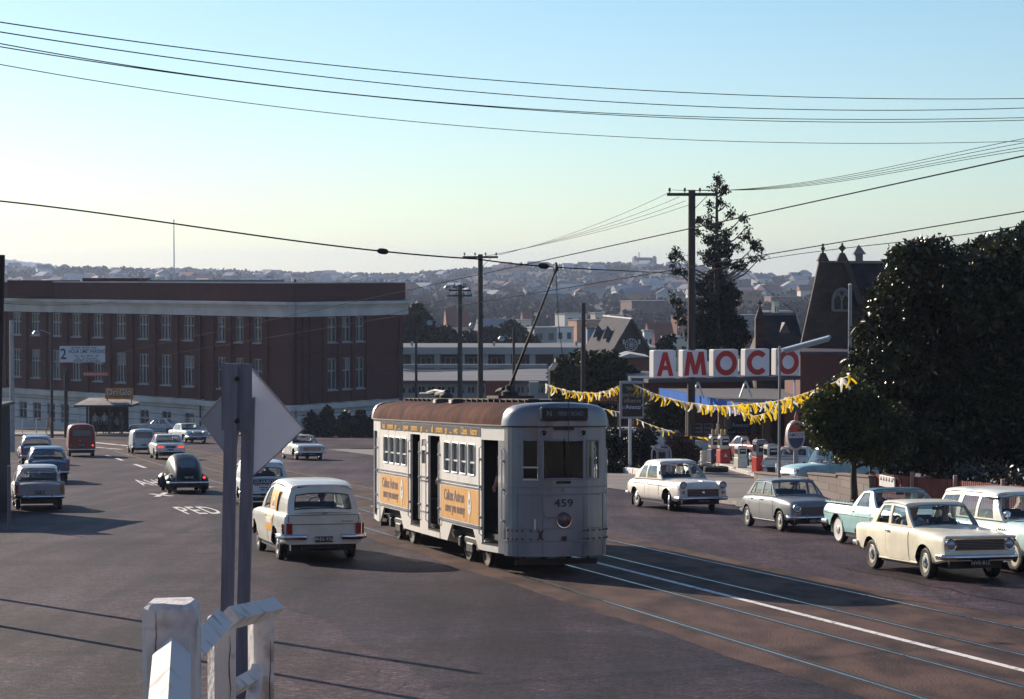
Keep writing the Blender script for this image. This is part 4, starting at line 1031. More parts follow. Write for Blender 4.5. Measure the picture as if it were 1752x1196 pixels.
glasspatch(root, 'rear_window', -1.855, -.50, .50, 1.0, 1.34, m=mat('pale_glass', (.12, .13, .14), .08, spec=.6))
for sg in (-1, 1): lamp(root, (sg * .60, -1.855, .62), .05, (0, -1, 0), M_RED, 'tail_light')
# ---- white car beyond the rail by the shelter
g = onbase(268, 171)
M = slope_matrix(g, (-.98, .1)) @ Matrix.Scale(.92, 4)
root, sh = make_car('sedan', merge(sd, paint=paint('silver_white_paint', (.50, .55, .60))), M, 'pale car passing behind the pipe railing right of the shelter')
# ---- filling station cars
pk = dict(L=4.7, plan=[(-2.35, .84), (-2.2, .88), (-.6, .90), (.4, .88), (.9, .92), (1.9, .90), (2.25, .80), (2.35, .70)],
          top=[(-2.35, 1.02), (-.62, 1.04), (-.5, 1.10), (.7, 1.12), (1.4, 1.12), (2.0, 1.06), (2.25, .92), (2.35, .75)],
          sill=[(-2.35, .50), (-1.5, .42), (1.2, .42), (2.35, .46)], prof=ROUND, wf=1.45, wb=-1.45, wr=.36, ar=.45, track=1.5, wheel='cream', paint=paint('powder_blue_paint', (.45, .66, .70)),
          cab=(-.45, .7), tray=(-2.25, -.6), gh=dict(roof=[(-.40, 1.72), (0, 1.76), (.42, 1.72)], wr=.62, ws=(.76, .48), rw=(-.50, -.42), win=[(-.22, .52, -.20, .36)], t=(.06, .86), bulge=.04, crown=.09, bowf=.15, seat=0, rear_seat=0),
          doors=[(-.35, .66)], bumpers=[(1, .52, .85, .06, .07, .04, .2), (-1, .52, .82, .06, .07, .04, .2)])
g = onbase(1424, 70, .12); M = slope_matrix(g, (-.90, -.44)) @ Matrix.Scale(.74, 4)
root, sh = make_car('pickup_truck', pk, M, 'powder blue pickup truck behind the block wall, under the small tree', cat='pickup')
for sg in (-1, 1): lamp(root, (sg * .68, 2.31, .86), .10, (0, 1, 0), M_LENS)
b = MB(); b.bar((-.86, .70, 1.10), (-1.06, .76, 1.30), .02, .02, M_CHROME); b.box((-1.08, .76, 1.34), (.12, .03, .16), M_BLACK, bev=.02); b.build('wing_mirror', root)
g = onbase(1362, 84, .05); M = slope_matrix(g, (.45, .9)) @ Matrix.Scale(.80, 4)
make_car('ute', merge(ut, paint=paint('van_cream_paint', (.66, .65, .58)), paint_top=paint('mauve_grey_paint', (.34, .31, .32)), paint_pillar=None, paint_roof=None), M, 'cream utility standing behind the powder blue pickup', cat='ute')
g = onbase(1284, 103, .05); M = slope_matrix(g, (-.4, .9)) @ Matrix.Scale(.86, 4)
root, sh = make_car('sedan', merge(sd, paint=paint('dark_red_paint', (.25, .02, .02))), M, 'dark red car standing behind the fuel pumps')
for sg in (-1, 1): tail(root, sg * .68, -2.26, .73, .12, .12, M_REDLIT if sg > 0 else M_RED)
for px, D, fw, pm, lab, sp_ in ((1080, 118, (.9, -.3), paint('white_car_paint', (.72, .70, .66)), 'white-roofed car behind the hedge, below the black advertising sign', sd), (1148, 108, (.95, -.25), paint('silver_white_paint', (.50, .55, .60)), 'silver car with pale roof behind the hedge beside the tall pole', sd)):
    g = onbase(px, D, .05); M = slope_matrix(g, fw) @ Matrix.Scale(.95, 4)
    make_car('parked_car', merge(sp_, paint=pm), M, lab, 'cars behind the filling station hedge')
g = onbase(1158, 122, .15); M = slope_matrix(g, (.95, -.2)) @ Matrix.Scale(.95, 4)
make_car('estate_car', merge(fb, paint=paint('dark_red_paint', (.25, .02, .02))), M, 'white-roofed red estate behind the hedge, half hidden by the tall pole', cat='estate car')
# ================================================================== the tram
def build_tram():
    D0 = 38.42 + 5.84 * .966; o = road(10.69, D0, .012)
    M = slope_matrix(o, TOWARD)
    root = empty('tram', label='silver grey tram with brown roof and orange advertising panels on the street tracks', cat='tram', M=M)
    SIL = mat('tram_silver', (.27, .275, .30), .36, .30, col2=(.165, .165, .185), scale=1.3, coat=.15, rvar=.12, bump=.10, bscale=4, stretch=(1, 1, .5), lo=.30, hi=.58)
    CRM = mat('tram_pale_paint', (.74, .71, .66), .45, col2=(.56, .52, .48), scale=1.8, coat=.15, stretch=(1, 1, .5), lo=.28, hi=.50)
    ROOF = mat('tram_roof_canvas', (.120, .046, .034), .9, spec=.06, col2=(.042, .019, .017), scale=2.6, bump=.35, bscale=14)
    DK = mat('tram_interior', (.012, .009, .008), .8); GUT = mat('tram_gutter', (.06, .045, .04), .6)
    W = 1.07; E = 5.84
    # ---- floor, underframe, interior
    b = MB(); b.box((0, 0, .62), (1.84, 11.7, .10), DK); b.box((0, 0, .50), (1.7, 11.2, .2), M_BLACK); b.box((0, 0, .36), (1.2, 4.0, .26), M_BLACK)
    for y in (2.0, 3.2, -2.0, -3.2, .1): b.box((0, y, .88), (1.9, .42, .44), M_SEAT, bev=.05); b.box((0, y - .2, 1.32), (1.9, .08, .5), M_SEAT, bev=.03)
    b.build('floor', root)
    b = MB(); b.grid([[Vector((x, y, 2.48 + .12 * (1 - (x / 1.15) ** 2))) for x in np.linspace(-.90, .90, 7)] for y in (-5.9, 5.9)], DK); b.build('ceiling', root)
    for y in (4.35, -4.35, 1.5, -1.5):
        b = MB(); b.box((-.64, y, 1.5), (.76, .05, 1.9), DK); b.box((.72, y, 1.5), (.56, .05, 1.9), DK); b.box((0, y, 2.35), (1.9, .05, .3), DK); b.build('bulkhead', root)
    # ---- sides
    def Y(L): return E - L
    def taper(y): return W - .14 * max(0, abs(y) - 4.72) / 1.12
    for sg in (1, -1):
        side = MB()
        def rect(L0, L1, z0, z1, m=CRM, th=.05, n=1, out=0.0):
            for i in range(n):
                a, c = Y(lerp(L0, L1, i / n)), Y(lerp(L0, L1, (i + 1) / n))
                side.slab([(sg * (taper(a) + out), a, z0), (sg * (taper(c) + out), c, z0), (sg * (taper(c) + out), c, z1), (sg * (taper(a) + out), a, z1)], m, th, (sg, 0, 0))
        rect(0, 11.68, 2.36, 2.61, CRM, n=10)
        for A, (w0, w1) in (((1.12, 4.44), (1.56, 4.03)), ((7.13, 10.56), (7.48, 9.83))):
            rect(A[0], A[1], 2.26, 2.36); rect(A[0], A[1], .76, 1.69)
            n = 4; ww = .50; gap = (w1 - w0 - n * ww) / (n - 1); x = w0
            rect(A[0], w0, 1.69, 2.26)
            for k in range(n):
                if k: rect(x - gap, x, 1.69, 2.26)
                gm = MB(); y0, y1 = Y(x), Y(x + ww); cy = (y0 + y1) / 2; X = sg * (W - .03); rr = .07; pts = []
                gm.slab([(X, y0, 1.69), (X, y1, 1.69), (X, y1, 2.26), (X, y0, 2.26)], M_GLASS, .006, (sg, 0, 0))
                wf = MB(); fr = []
                for cx, cz, a0 in ((y0 - rr, 2.26 - rr, 0), (y1 + rr, 2.26 - rr, 90), (y1 + rr, 1.69 + rr, 180), (y0 - rr, 1.69 + rr, 270)):
                    for q in range(4): a = R(a0 + 30 * q); fr.append((sg * (W + .002), cx + rr * math.cos(a), cz + rr * math.sin(a)))
                wf.tube(fr + fr[:1], .018, CRM, 6); wf.box((sg * (W - .02), cy, 1.92), (.02, ww, .03), CRM)
                if k % 2 == 0: wf.box((sg * (W - .10), cy, 1.86), (.02, ww, .03), CRM)
                f = wf.build('window_frame', root); gm.build('pane', f)
                x += ww + gap
            rect(w1, A[1], 1.69, 2.26)
            # skirt with trapezoid bogie cut
            c0, c1 = (1.36, 3.86) if A[0] < 5 else (7.80, 10.30)
            for pts in ([(A[0], .36), (c0 + .02, .36), (c0 + .42, .70), (c0 + .42, .76), (A[0], .76)], [(c1 - .02, .36), (A[1], .36), (A[1], .76), (c1 - .42, .76), (c1 - .42, .70)], [(c0 + .42, .70), (c1 - .42, .70), (c1 - .42, .76), (c0 + .42, .76)]):
                side.slab([(sg * (W - .01), Y(p), z) for p, z in pts], CRM, .04, (sg, 0, 0))
            rect(A[0], A[1], .735, .785, SIL, .03, out=.012); rect(A[0], A[1], 1.50, 1.53, SIL, .03, out=.012); rect(A[0], A[1], 1.445, 1.47, SIL, .03, out=.012)
        # centre post between the doors, posts beside the platforms
        rect(5.47, 6.20, .36, 1.78); rect(5.47, 6.20, 2.27, 2.36); rect(5.47, 5.62, 1.78, 2.27); rect(6.05, 6.2, 1.78, 2.27); rect(5.62, 6.05, 2.05, 2.13)
        rect(5.64, 6.03, 2.13, 2.27, mat('route_box', (.25, .2, .19), .5), .03, out=-.02); rect(5.62, 6.05, 1.78, 2.05, M_DARKGLASS, .02, out=-.02)
        rect(5.47, 6.2, 1.50, 1.53, SIL, .03, out=.012); rect(5.47, 6.2, 1.42, 1.45, SIL, .03, out=.012); rect(5.47, 6.2, .80, .83, SIL, .03, out=.012)
        rect(10.30, 10.56, .36, 2.36, CRM, out=.004)
        for L0, L1 in ((4.44, 5.47), (6.2, 7.13), (.30, 1.12), (10.56, 11.38)): rect(L0, L1, .36, .47, CRM, .05); rect(L0, L1, .47, .5, M_BLACK, .7)
        rect(-.02, .30, .36, 2.36, SIL); rect(11.38, 11.70, .36, 2.36, SIL)
        side.build('side_wall', root)
        # handrails at the door edges
        for L in (4.42, 5.50, 6.17, 7.16, .04, 1.14, 10.5):
            hr = MB(); X = sg * (taper(Y(L)) + .035); hr.tube([(X - sg * .05, Y(L), .62), (X, Y(L), .66), (X, Y(L), 2.2), (X - sg * .05, Y(L), 2.25)], .011, CRM, 6)
            for z in (.95, 1.5, 2.0): hr.box((X - sg * .02, Y(L), z), (.07, .05, .05), M_WHITE, bev=.015)
            hr.build('handrail', root)
        # advertising
        NAVY = mat('letter_board', (.018, .014, .028), .45); YEL = mat('yellow_lettering', (.75, .38, .04), .5)
        ab = MB(); X = sg * (W + .004); ya, yb = Y(10.2), Y(1.16); ab.slab([(X, ya, 2.405), (X, yb, 2.405), (X, yb, 2.575), (X, ya, 2.575)], NAVY, .006, (sg, 0, 0))
        T = frame((X + sg * .004, (ya + yb) / 2, 2.492), (0, sg, 0), z=(sg, 0, 0))
        # words set one by one along the board (u along reading direction)
        for wd, u in (('fuel', -4.15), ('systems', -3.45), ('go', -2.88), ('.....', -2.5), ('power', -1.85), ('systems', -1.05), ('go', -.35), ('.....', .15), ('all', .62), ('systems', 1.22), ('go', 1.83), ('.....', 2.2), ('with', 2.62), ('Caltex', 3.28), ('Astron', 4.02)):
            ab.text(wd, T @ Matrix.Translation((u, 0, 0)), .185, YEL, .022, .002, 1.0)
        ab.build('letter_board', root)
        ORG = mat('advert_orange', (.66, .30, .075), .45, col2=(.72, .42, .12), scale=2.2, stretch=(1, 5, 1.2)); GR = mat('advert_lettering', (.20, .12, .12), .5); WH = mat('advert_white', (.75, .75, .72), .5); RDm = mat('advert_red', (.5, .05, .06), .5)
        for L0, L1 in ((1.20, 4.34), (7.22, 10.22)):
            ad = MB(); X = sg * (W + .004); ad.slab([(X, Y(L1), .80), (X, Y(L0), .80), (X, Y(L0), 1.425), (X, Y(L1), 1.425)], ORG, .006, (sg, 0, 0))
            T = frame((X + sg * .003, Y((L0 + L1) / 2), 1.11), (0, sg, 0), z=(sg, 0, 0))
            ad.text('Caltex Astron', T @ Matrix.Translation((-.45, .13, 0)), .30, GR, .018, .002, .95)
            ad.text('saves you money', T @ Matrix.Translation((-.38, -.10, 0)), .26, GR, .014, .002, .88)
            pts = [(.78 + .12 * math.cos(t) * (1 - .25 * math.sin(t)), .06 + .23 * math.sin(t)) for t in np.linspace(0, 2 * math.pi, 21)[:-1]]
            ad.prism(pts, 2, .001, .004, WH, T); ad.prism([(.755, -.15), (.805, -.15), (.80, -.31), (.76, -.31)], 2, .001, .004, WH, T)
            st = []
            for q in range(10): a = math.pi / 2 + q * math.pi / 5; r_ = .075 if q % 2 == 0 else .03; st.append((.78 + r_ * math.cos(a), .08 + r_ * math.sin(a)))
            ad.prism(st, 2, .005, .007, RDm, T); ad.prism([(.76, -.06), (.80, -.06), (.79, -.01), (.77, -.01)], 2, .005, .007, RDm, T)
            ad.build('advert_panel', root)
    # ---- rounded ends
    PL = [(.935, 5.83), (.905, 5.96), (.855, 6.06), (.785, 6.14), (.70, 6.20), (.57, 6.275), (.45, 6.33), (.375, 6.352), (.20, 6.37), (0, 6.375)]
    PL = PL + [(-x, y) for x, y in PL[::-1][1:]]
    for e in (1, -1):
        nose = MB(); n = len(PL)
        def wall(i0, i1, z0, z1, m=SIL, out=0.0, th=.04):
            for i in range(i0, i1):
                (xa, ya), (xb, yb) = PL[i], PL[i + 1]; k = 1 + out / 1.15
                A, B = (xa * k, e * (ya + out)), (xb * k, e * (yb + out))
                nose.slab([(A[0], A[1], z0), (B[0], B[1], z0), (B[0], B[1], z1), (A[0], A[1], z1)], m, th, (xa + xb, e * 1.2, 0))
        N_ = n - 1
        wall(0, N_, .34, 1.69); wall(0, N_, 2.38, 2.62); wall(0, 4, 1.69, 2.38); wall(N_ - 4, N_, 1.69, 2.38); wall(6, 7, 1.69, 2.38); wall(N_ - 7, N_ - 6, 1.69, 2.38)
        BR = mat('tram_ridge', (.20, .21, .23), .5)
        for z0, z1, m in ((1.545, 1.565, BR), (1.415, 1.44, BR), (.60, .62, BR), (.815, .835, BR), (2.60, 2.63, GUT)): wall(0, N_, z0, z1, m, .016)
        wall(0, N_, .62, .815, SIL, .010)
        for i in (3, 7, N_ - 7, N_ - 3):
            x, y = PL[i]; nose.box((x * 1.002, e * (y + .002), 1.12), (.012, .012, .58), BR); nose.box((x * 1.002, e * (y + .002), .47), (.012, .012, .26), BR)
        RUST = mat('rusty_bolt', (.10, .05, .035), .8)
        for i in range(1, N_):
            x, y = PL[i]
            if abs(x) > .3:
                for z in (.645, .79): nose.box((x * 1.013, e * (y + .014), z), (.028, .028, .028), RUST)
        nose.build('end_wall', root)
        for i0, i1 in ((4, 6), (7, N_ - 7), (N_ - 6, N_ - 4)):
            gm = MB(); rows = [[(PL[i][0] * .985, e * (PL[i][1] - .02), z) for i in range(i0, i1 + 1)] for z in (1.69, 2.38)]; gm.grid(rows, M_GLASS)
            fm = MB(); fr = [(PL[i][0], e * (PL[i][1] + .004), 1.70) for i in range(i0, i1 + 1)] + [(PL[i][0], e * (PL[i][1] + .004), 2.37) for i in range(i1, i0 - 1, -1)]
            fm.tube(fr + fr[:1], .018, SIL, 6)
            if i0 == 4: fm.tube([(PL[i][0], e * (PL[i][1] + .012), 1.90) for i in (4, 5, 6)], .014, CRM, 6); fm.tube([(PL[i][0], e * (PL[i][1] + .012), 1.685) for i in (4, 5, 6)], .016, CRM, 6)
            f = fm.build('window_frame', root); gm.build('pane', f)
        # number, lamp, fittings
        b = MB(); T = frame((0.0, e * 6.382, 1.27), (-e, 0, 0), y=(0, 0, 1)); b.text('459', T, .19, mat('dark_number', (.02, .035, .05), .5), .012, .003, 1.25); b.text('11', T @ Matrix.Translation((-.02, .23, 0)), .07, mat('dark_number', (.02, .035, .05), .5), 0, .002); b.build('number_lettering', root)
        lamp(root, (0, e * 6.39, .98), .125, (0, e, 0), mat('dark_red_lens', (.10, .05, .055), .25, coat=.4), 'headlight')
        for x in (-.36, .36): lamp(root, (x, e * 6.375, 2.50), .045, (0, e, 0), M_BLACK, 'marker_lamp')
        b = MB(); b.box((0, e * 6.39, 2.58), (.36, .06, .05), M_BLACK); b.box((0, e * 6.38, 1.64), (.26, .05, .045), M_BLACK, bev=.01); b.box((.42, e * 6.37, .72), (.05, .06, .12), RUST); b.box((0, e * 6.40, .66), (.08, .06, .07), RUST)
        b.tube([(.40, e * 6.38, 1.42), (.40, e * 6.40, 1.15), (.32, e * 6.40, 1.02), (.18, e * 6.40, 1.03)], .01, BR, 5); b.bar((.52, e * 6.355, .82), (.52, e * 6.38, 1.0), .03, .03, CRM)
        b.tube([(.0, e * 6.40, 2.40), (-.03, e * 6.40, 2.2), (-.05, e * 6.395, 2.05)], .01, M_BLACK, 4); b.build('end_fittings', root)
    # ---- roof
    PR = [(1.09, 2.625), (1.075, 2.72), (1.025, 2.84), (.925, 2.93), (.76, 2.985), (.50, 3.02), (.23, 3.035), (0, 3.04)]
    cross = [(-x, z) for x, z in PR] + PR[::-1][1:]
    b = MB(); ys = np.linspace(-5.75, 5.75, 24); b.grid([[Vector((x * (1 - .125 * max(0, abs(float(y)) - 4.72) / 1.12), float(y), z + .006 * math.sin(y * 3 + x * 4))) for x, z in cross] for y in ys], ROOF); b.build('roof', root)
    for e in (1, -1):
        b = MB(); rows = []
        ins = [0, .012, .05, .13, .27, .52, .82, 1.15]
        for k, (x0, z) in enumerate(PR):
            row = [Vector((.966 * (1 - ins[k] / 1.2), e * 5.74, z))]
            for (x, y) in PL:
                sc = 1 - ins[k] / 1.2; row.append(Vector((x * 1.05 * sc, e * (5.78 + (y - 5.78 + .03) * (1 - .35 * (ins[k] / 1.15) ** 1.5)), z)))
            row.append(Vector((-.966 * (1 - ins[k] / 1.2), e * 5.74, z))); rows.append(row)
        b.grid(rows if e > 0 else [r[::-1] for r in rows], SIL); b.add(rows[-1], [tuple(range(len(rows[-1])))], SIL); b.build('end_dome', root)
        d = MB(); d.box((0, e * 6.32, 2.835), (.90, .26, .26), SIL, bev=.05); d.box((0, e * 6.462, 2.84), (.84, .02, .20), M_BLACK, bev=.03); bo = d.build('destination_box', root)
        d = MB(); d.box((0, e * 6.470, 2.84), (.74, .01, .135), mat('blind_cloth', (.018, .018, .022), .5)); T = frame((0, e * 6.478, 2.84), (-e, 0, 0), y=(0, 0, 1))
        LT = mat('blind_lettering', (.22, .22, .27), .6); d.text('N', T @ Matrix.Translation((-.29, 0, 0)), .13, LT, .012, .001); d.text('FERRY ROAD', T @ Matrix.Translation((.10, .0, 0)), .10, LT, .008, .001, .78); d.build('destination_blind', bo)
    b = MB()
    for sg in (-1, 1): b.tube([(sg * (taper(y) + .02), y, 2.62) for y in (-5.8, -4.72, 0, 4.72, 5.8)], .018, GUT, 6)
    b.build('gutter', root)
    WD_ = mat('weathered_board', (.07, .055, .05), .85, var=.3, scale=4)
    b = MB(); b.box((.22, 0, 3.085), (.2, 10.4, .025), WD_); b.box((-.22, 0, 3.085), (.2, 10.4, .025), WD_)
    for y in np.linspace(-5.1, 5.1, 24): b.box((0, float(y), 3.06), (.72, .06, .05), WD_)
    b.build('roof_walkway', root)
    for L in (4.9, 6.3):
        b = MB(); b.box((.62, Y(L), 3.04), (.22, .30, .10), WD_, bev=.02); b.box((.74, Y(L), 3.04), (.03, .22, .07), CRM); b.build('roof_ventilator', root)
    # trolley poles: raised one and the one tied down
    IR = mat('dark_iron', (.02, .018, .018), .6)
    tipw = at(951, 462, 38.4); tip = M.inverted() @ tipw
    b = MB(); y0 = Y(3.1); b.box((0, y0, 3.13), (.7, .9, .05), WD_); b.lathe([(.17, 0), (.17, .08), (.09, .12), (.09, .2), (.0001, .22)], IR, 12, Matrix.Translation((0, y0, 3.15)))
    for sx in (-.1, .1): b.tube([(sx, y0 - .15, 3.28), (sx, y0 - .5, 3.26), (sx, y0 - .62, 3.24)], .035, IR, 6)
    base = b.build('trolley_base', root)
    b = MB(); p0 = Vector((0, y0, 3.34)); b.tube([p0, p0.lerp(tip, .33), p0.lerp(tip, .66), tip], [.028, .025, .020, .016], IR, 8)
    hd = tip; b.box((hd.x, hd.y, hd.z + .02), (.06, .16, .10), IR, bev=.02); b.lathe([(.05, -.02), (.065, 0), (.05, .02)], IR, 12, Matrix.Translation((hd.x, hd.y, hd.z + .08)), axis='X'); b.build('trolley_pole', root)
    b = MB(); b.tube([tip, tip + Vector((-.03, .05, -.9)), Vector((-.05, 6.5, 3.0)), Vector((-.05, 6.47, 1.7))], .007, IR, 5); b.build('trolley_rope', root)
    b = MB(); y1 = Y(8.4); b.lathe([(.15, 0), (.15, .08), (.08, .14), (.0001, .16)], IR, 12, Matrix.Translation((0, y1, 3.08))); b.tube([(0, y1, 3.22), (0, y1 - .4, 3.20), (0, y1 - .9, 3.17)], .06, IR, 8)
    b.tube([(0, y1 - .3, 3.24), (.05, y1 - .9, 3.27), (.08, y1 - 1.5, 3.22)], .025, CRM, 6); b.tube([(0, y1 - .5, 3.2), (0, y1 - 2.6, 3.2)], .026, IR, 6); b.build('trolley_pole', root)
    # ---- bogies
    for yc in (Y(2.6), Y(9.05)):
        b = MB()
        for sg in (-1, 1): b.box((sg * .84, yc, .42), (.09, 2.0, .14), IR, bev=.02); b.box((sg * .88, yc, .30), (.10, .5, .18), IR, bev=.02)
        for dy in (-.72, .72):
            for sg in (-1, 1): b.box((sg * .88, yc + dy, .38), (.14, .22, .22), IR, bev=.03)
        b.box((0, yc, .42), (1.7, .3, .16), IR); bo = b.build('bogie', root)
        for dy in (-.72, .72):
            for sg in (-1, 1):
                w = MB(); w.lathe([(.0001, .03), (.10, .05), (.12, .03), (.26, .03), (.30, .05), (.34, .05), (.34, -.04), (.37, -.05), (.37, -.07), (.30, -.07)], mat('steel_wheel', (.06, .05, .05), .5, .6), 22, Matrix.Translation((sg * .72, yc + dy, .345)) @ Matrix.Scale(sg, 4, (1, 0, 0)), axis='X'); w.build('wheel', bo)
    for e in (1, -1): b = MB(); b.box((0, e * 5.9, .22), (1.5, .05, .10), IR); b.bar((.6, e * 5.7, .5), (.6, e * 5.9, .22), .04, .04, IR); b.bar((-.6, e * 5.7, .5), (-.6, e * 5.9, .22), .04, .04, IR); b.build('lifeguard_tray', root)
    # ---- people aboard
    fl = .67
    def rider(x, L, face, lab, **k):
        p = M @ Vector((x, Y(L), fl)); f = M.to_3x3() @ Vector(face); return make_person(p, (f.x, f.y), lab, **k)
    rider(.74, .68, (1, .3, 0), 'man in dark uniform standing in the rear doorway of the tram', shirt=cloth('dark_uniform', (.025, .022, .03)), height=1.70)
    rider(.86, 4.85, (1, .15, 0), 'passenger in the centre doorway of the tram, pale face turned out', shirt=cloth('grey_coat', (.07, .065, .075)), height=1.62, hair='brown')
    for L, x, c in ((8.1, .75, (.30, .30, .36)), (9.2, .7, (.10, .12, .2))):
        rider(x, L, (0, 1, 0), 'passenger seated by the tram window, ' + ('pale blouse' if L < 9 else 'dark blue jacket'), pose='sit', bust=True, shirt=cloth(f'tram_shirt_{L}', c), lift=.30)
    return root, M
TRAM, TRAM_M = build_tram()
# ================================================================== buildings
def uvframe(a, c):
    """frame with local x along a->c (horizontal), y into the building, z up"""
    d = Vector((c.x - a.x, c.y - a.y, 0)); L = d.length; d.normalize()
    return Matrix(((d.x, -d.y, 0, a.x), (d.y, d.x, 0, a.y), (0, 0, 1, a.z), (0, 0, 0, 1))), L
def brickmat(name, c1, c2, mortar, scale=4.0):
    if name in MATS: return MATS[name]
    m = bpy.data.materials.new(name); m.use_nodes = True; MATS[name] = m; N, L = nodes(m); b = N['Principled BSDF']; b.inputs['Roughness'].default_value = .88
    tc = N.new('ShaderNodeTexCoord'); mp = N.new('ShaderNodeMapping'); mp.inputs['Rotation'].default_value = (R(90), 0, 0); L.new(tc.outputs['Object'], mp.inputs[0])
    br = N.new('ShaderNodeTexBrick'); br.inputs['Scale'].default_value = scale; br.inputs['Color1'].default_value = (*c1, 1); br.inputs['Color2'].default_value = (*c2, 1); br.inputs['Mortar'].default_value = (*mortar, 1); br.inputs['Mortar Size'].default_value = .012
    L.new(mp.outputs[0], br.inputs['Vector']); nz = N.new('ShaderNodeTexNoise'); nz.inputs['Scale'].default_value = .5; nz.inputs['Detail'].default_value = 5; L.new(tc.outputs['Object'], nz.inputs['Vector'])
    mx = N.new('ShaderNodeMix'); mx.data_type = 'RGBA'; mx.blend_type = 'MULTIPLY'; mx.inputs[0].default_value = .6; L.new(br.outputs[0], mx.inputs[6])
    cr = N.new('ShaderNodeValToRGB'); L.new(nz.outputs['Fac'], cr.inputs[0]); cr.color_ramp.elements[0].color = (.55, .55, .55, 1); cr.color_ramp.elements[1].color = (1.3, 1.25, 1.2, 1); L.new(cr.outputs[0], mx.inputs[7]); L.new(mx.outputs[2], b.inputs['Base Color'])
    return m
BRICK = brickmat('red_brick', (.098, .019, .018), (.066, .013, .014), (.062, .030, .028), 3.2)
CEM = mat('cement_render', (.50, .48, .48), .8, var=.14, scale=.6, bump=.1); CEM2 = mat('render_white', (.50, .48, .48), .8, var=.15, scale=.5)
WINW = mat('window_joinery', (.30, .30, .33), .6)
def win_unit(T, x, z0, z1, w, root, cols=3, trans=.60, frame_m=WINW, sill=True, name='window'):
    """window let into the wall: frame with mullions, dark panes behind"""
    f = MB(); d = .10; fw = .085
    for s in (-1, 1): f.box((x + s * (w / 2 - fw / 2), d, (z0 + z1) / 2), (fw, .08, z1 - z0), frame_m, T=T)
    f.box((x, d, z1 - fw / 2), (w - 2 * fw, .08, fw), frame_m, T=T); f.box((x, d, z0 + fw / 2), (w - 2 * fw, .08, fw), frame_m, T=T)
    for k in range(1, cols): f.box((x - w / 2 + w * k / cols, d + .005, (z0 + z1) / 2), (.10, .07, z1 - z0 - 2 * fw), frame_m, T=T)
    if trans: f.box((x, d + .008, lerp(z0, z1, trans)), (w - 2 * fw, .07, .10), frame_m, T=T)
    if sill: f.box((x, -.04, z0 - .05), (w + .16, .22, .10), frame_m, T=T)
    fo = f.build(name, root)
    g = MB(); g.box((x, d + .06, (z0 + z1) / 2), (w - .02, .02, z1 - z0 - .02), M_DARKGLASS, T=T); g.build('pane', fo)
    if cols > 1 and RNG.random() < .35:
        h = (z1 - z0) * RNG.choice((.25, .38, .38, .6)); g = MB(); g.box((x + (w / cols / 2 * RNG.choice((-1, 1)) if cols == 2 else 0), d + .045, z1 - h / 2 - .05), (w / cols * (1 if cols == 2 else RNG.choice((1, 3))) - .04, .015, h), mat('window_blind', (.22, .21, .20), .8)); g.v = [tuple(T @ Vector(p)) for p in g.v]; g.build('blind', fo)
    return fo
def wall_with_holes(b, T, x0, x1, z0, z1, holes, m, th=.3):
    """holes: list of (x0,x1,z0,z1) on common rows allowed to differ; splits by columns"""
    xs = sorted({x0, x1} | {h[0] for h in holes} | {h[1] for h in holes})
    for a, c in zip(xs, xs[1:]):
        if c - a < 1e-4: continue
        hs = sorted([(h[2], h[3]) for h in holes if h[0] <= a + 1e-5 and h[1] >= c - 1e-5]); z = z0
        for h0, h1 in hs:
            if h0 > z: b.box(((a + c) / 2, th / 2, (z + h0) / 2), (c - a, th, h0 - z), m, T=T)
            z = h1
        if z1 > z: b.box(((a + c) / 2, th / 2, (z + z1) / 2), (c - a, th, z1 - z), m, T=T)
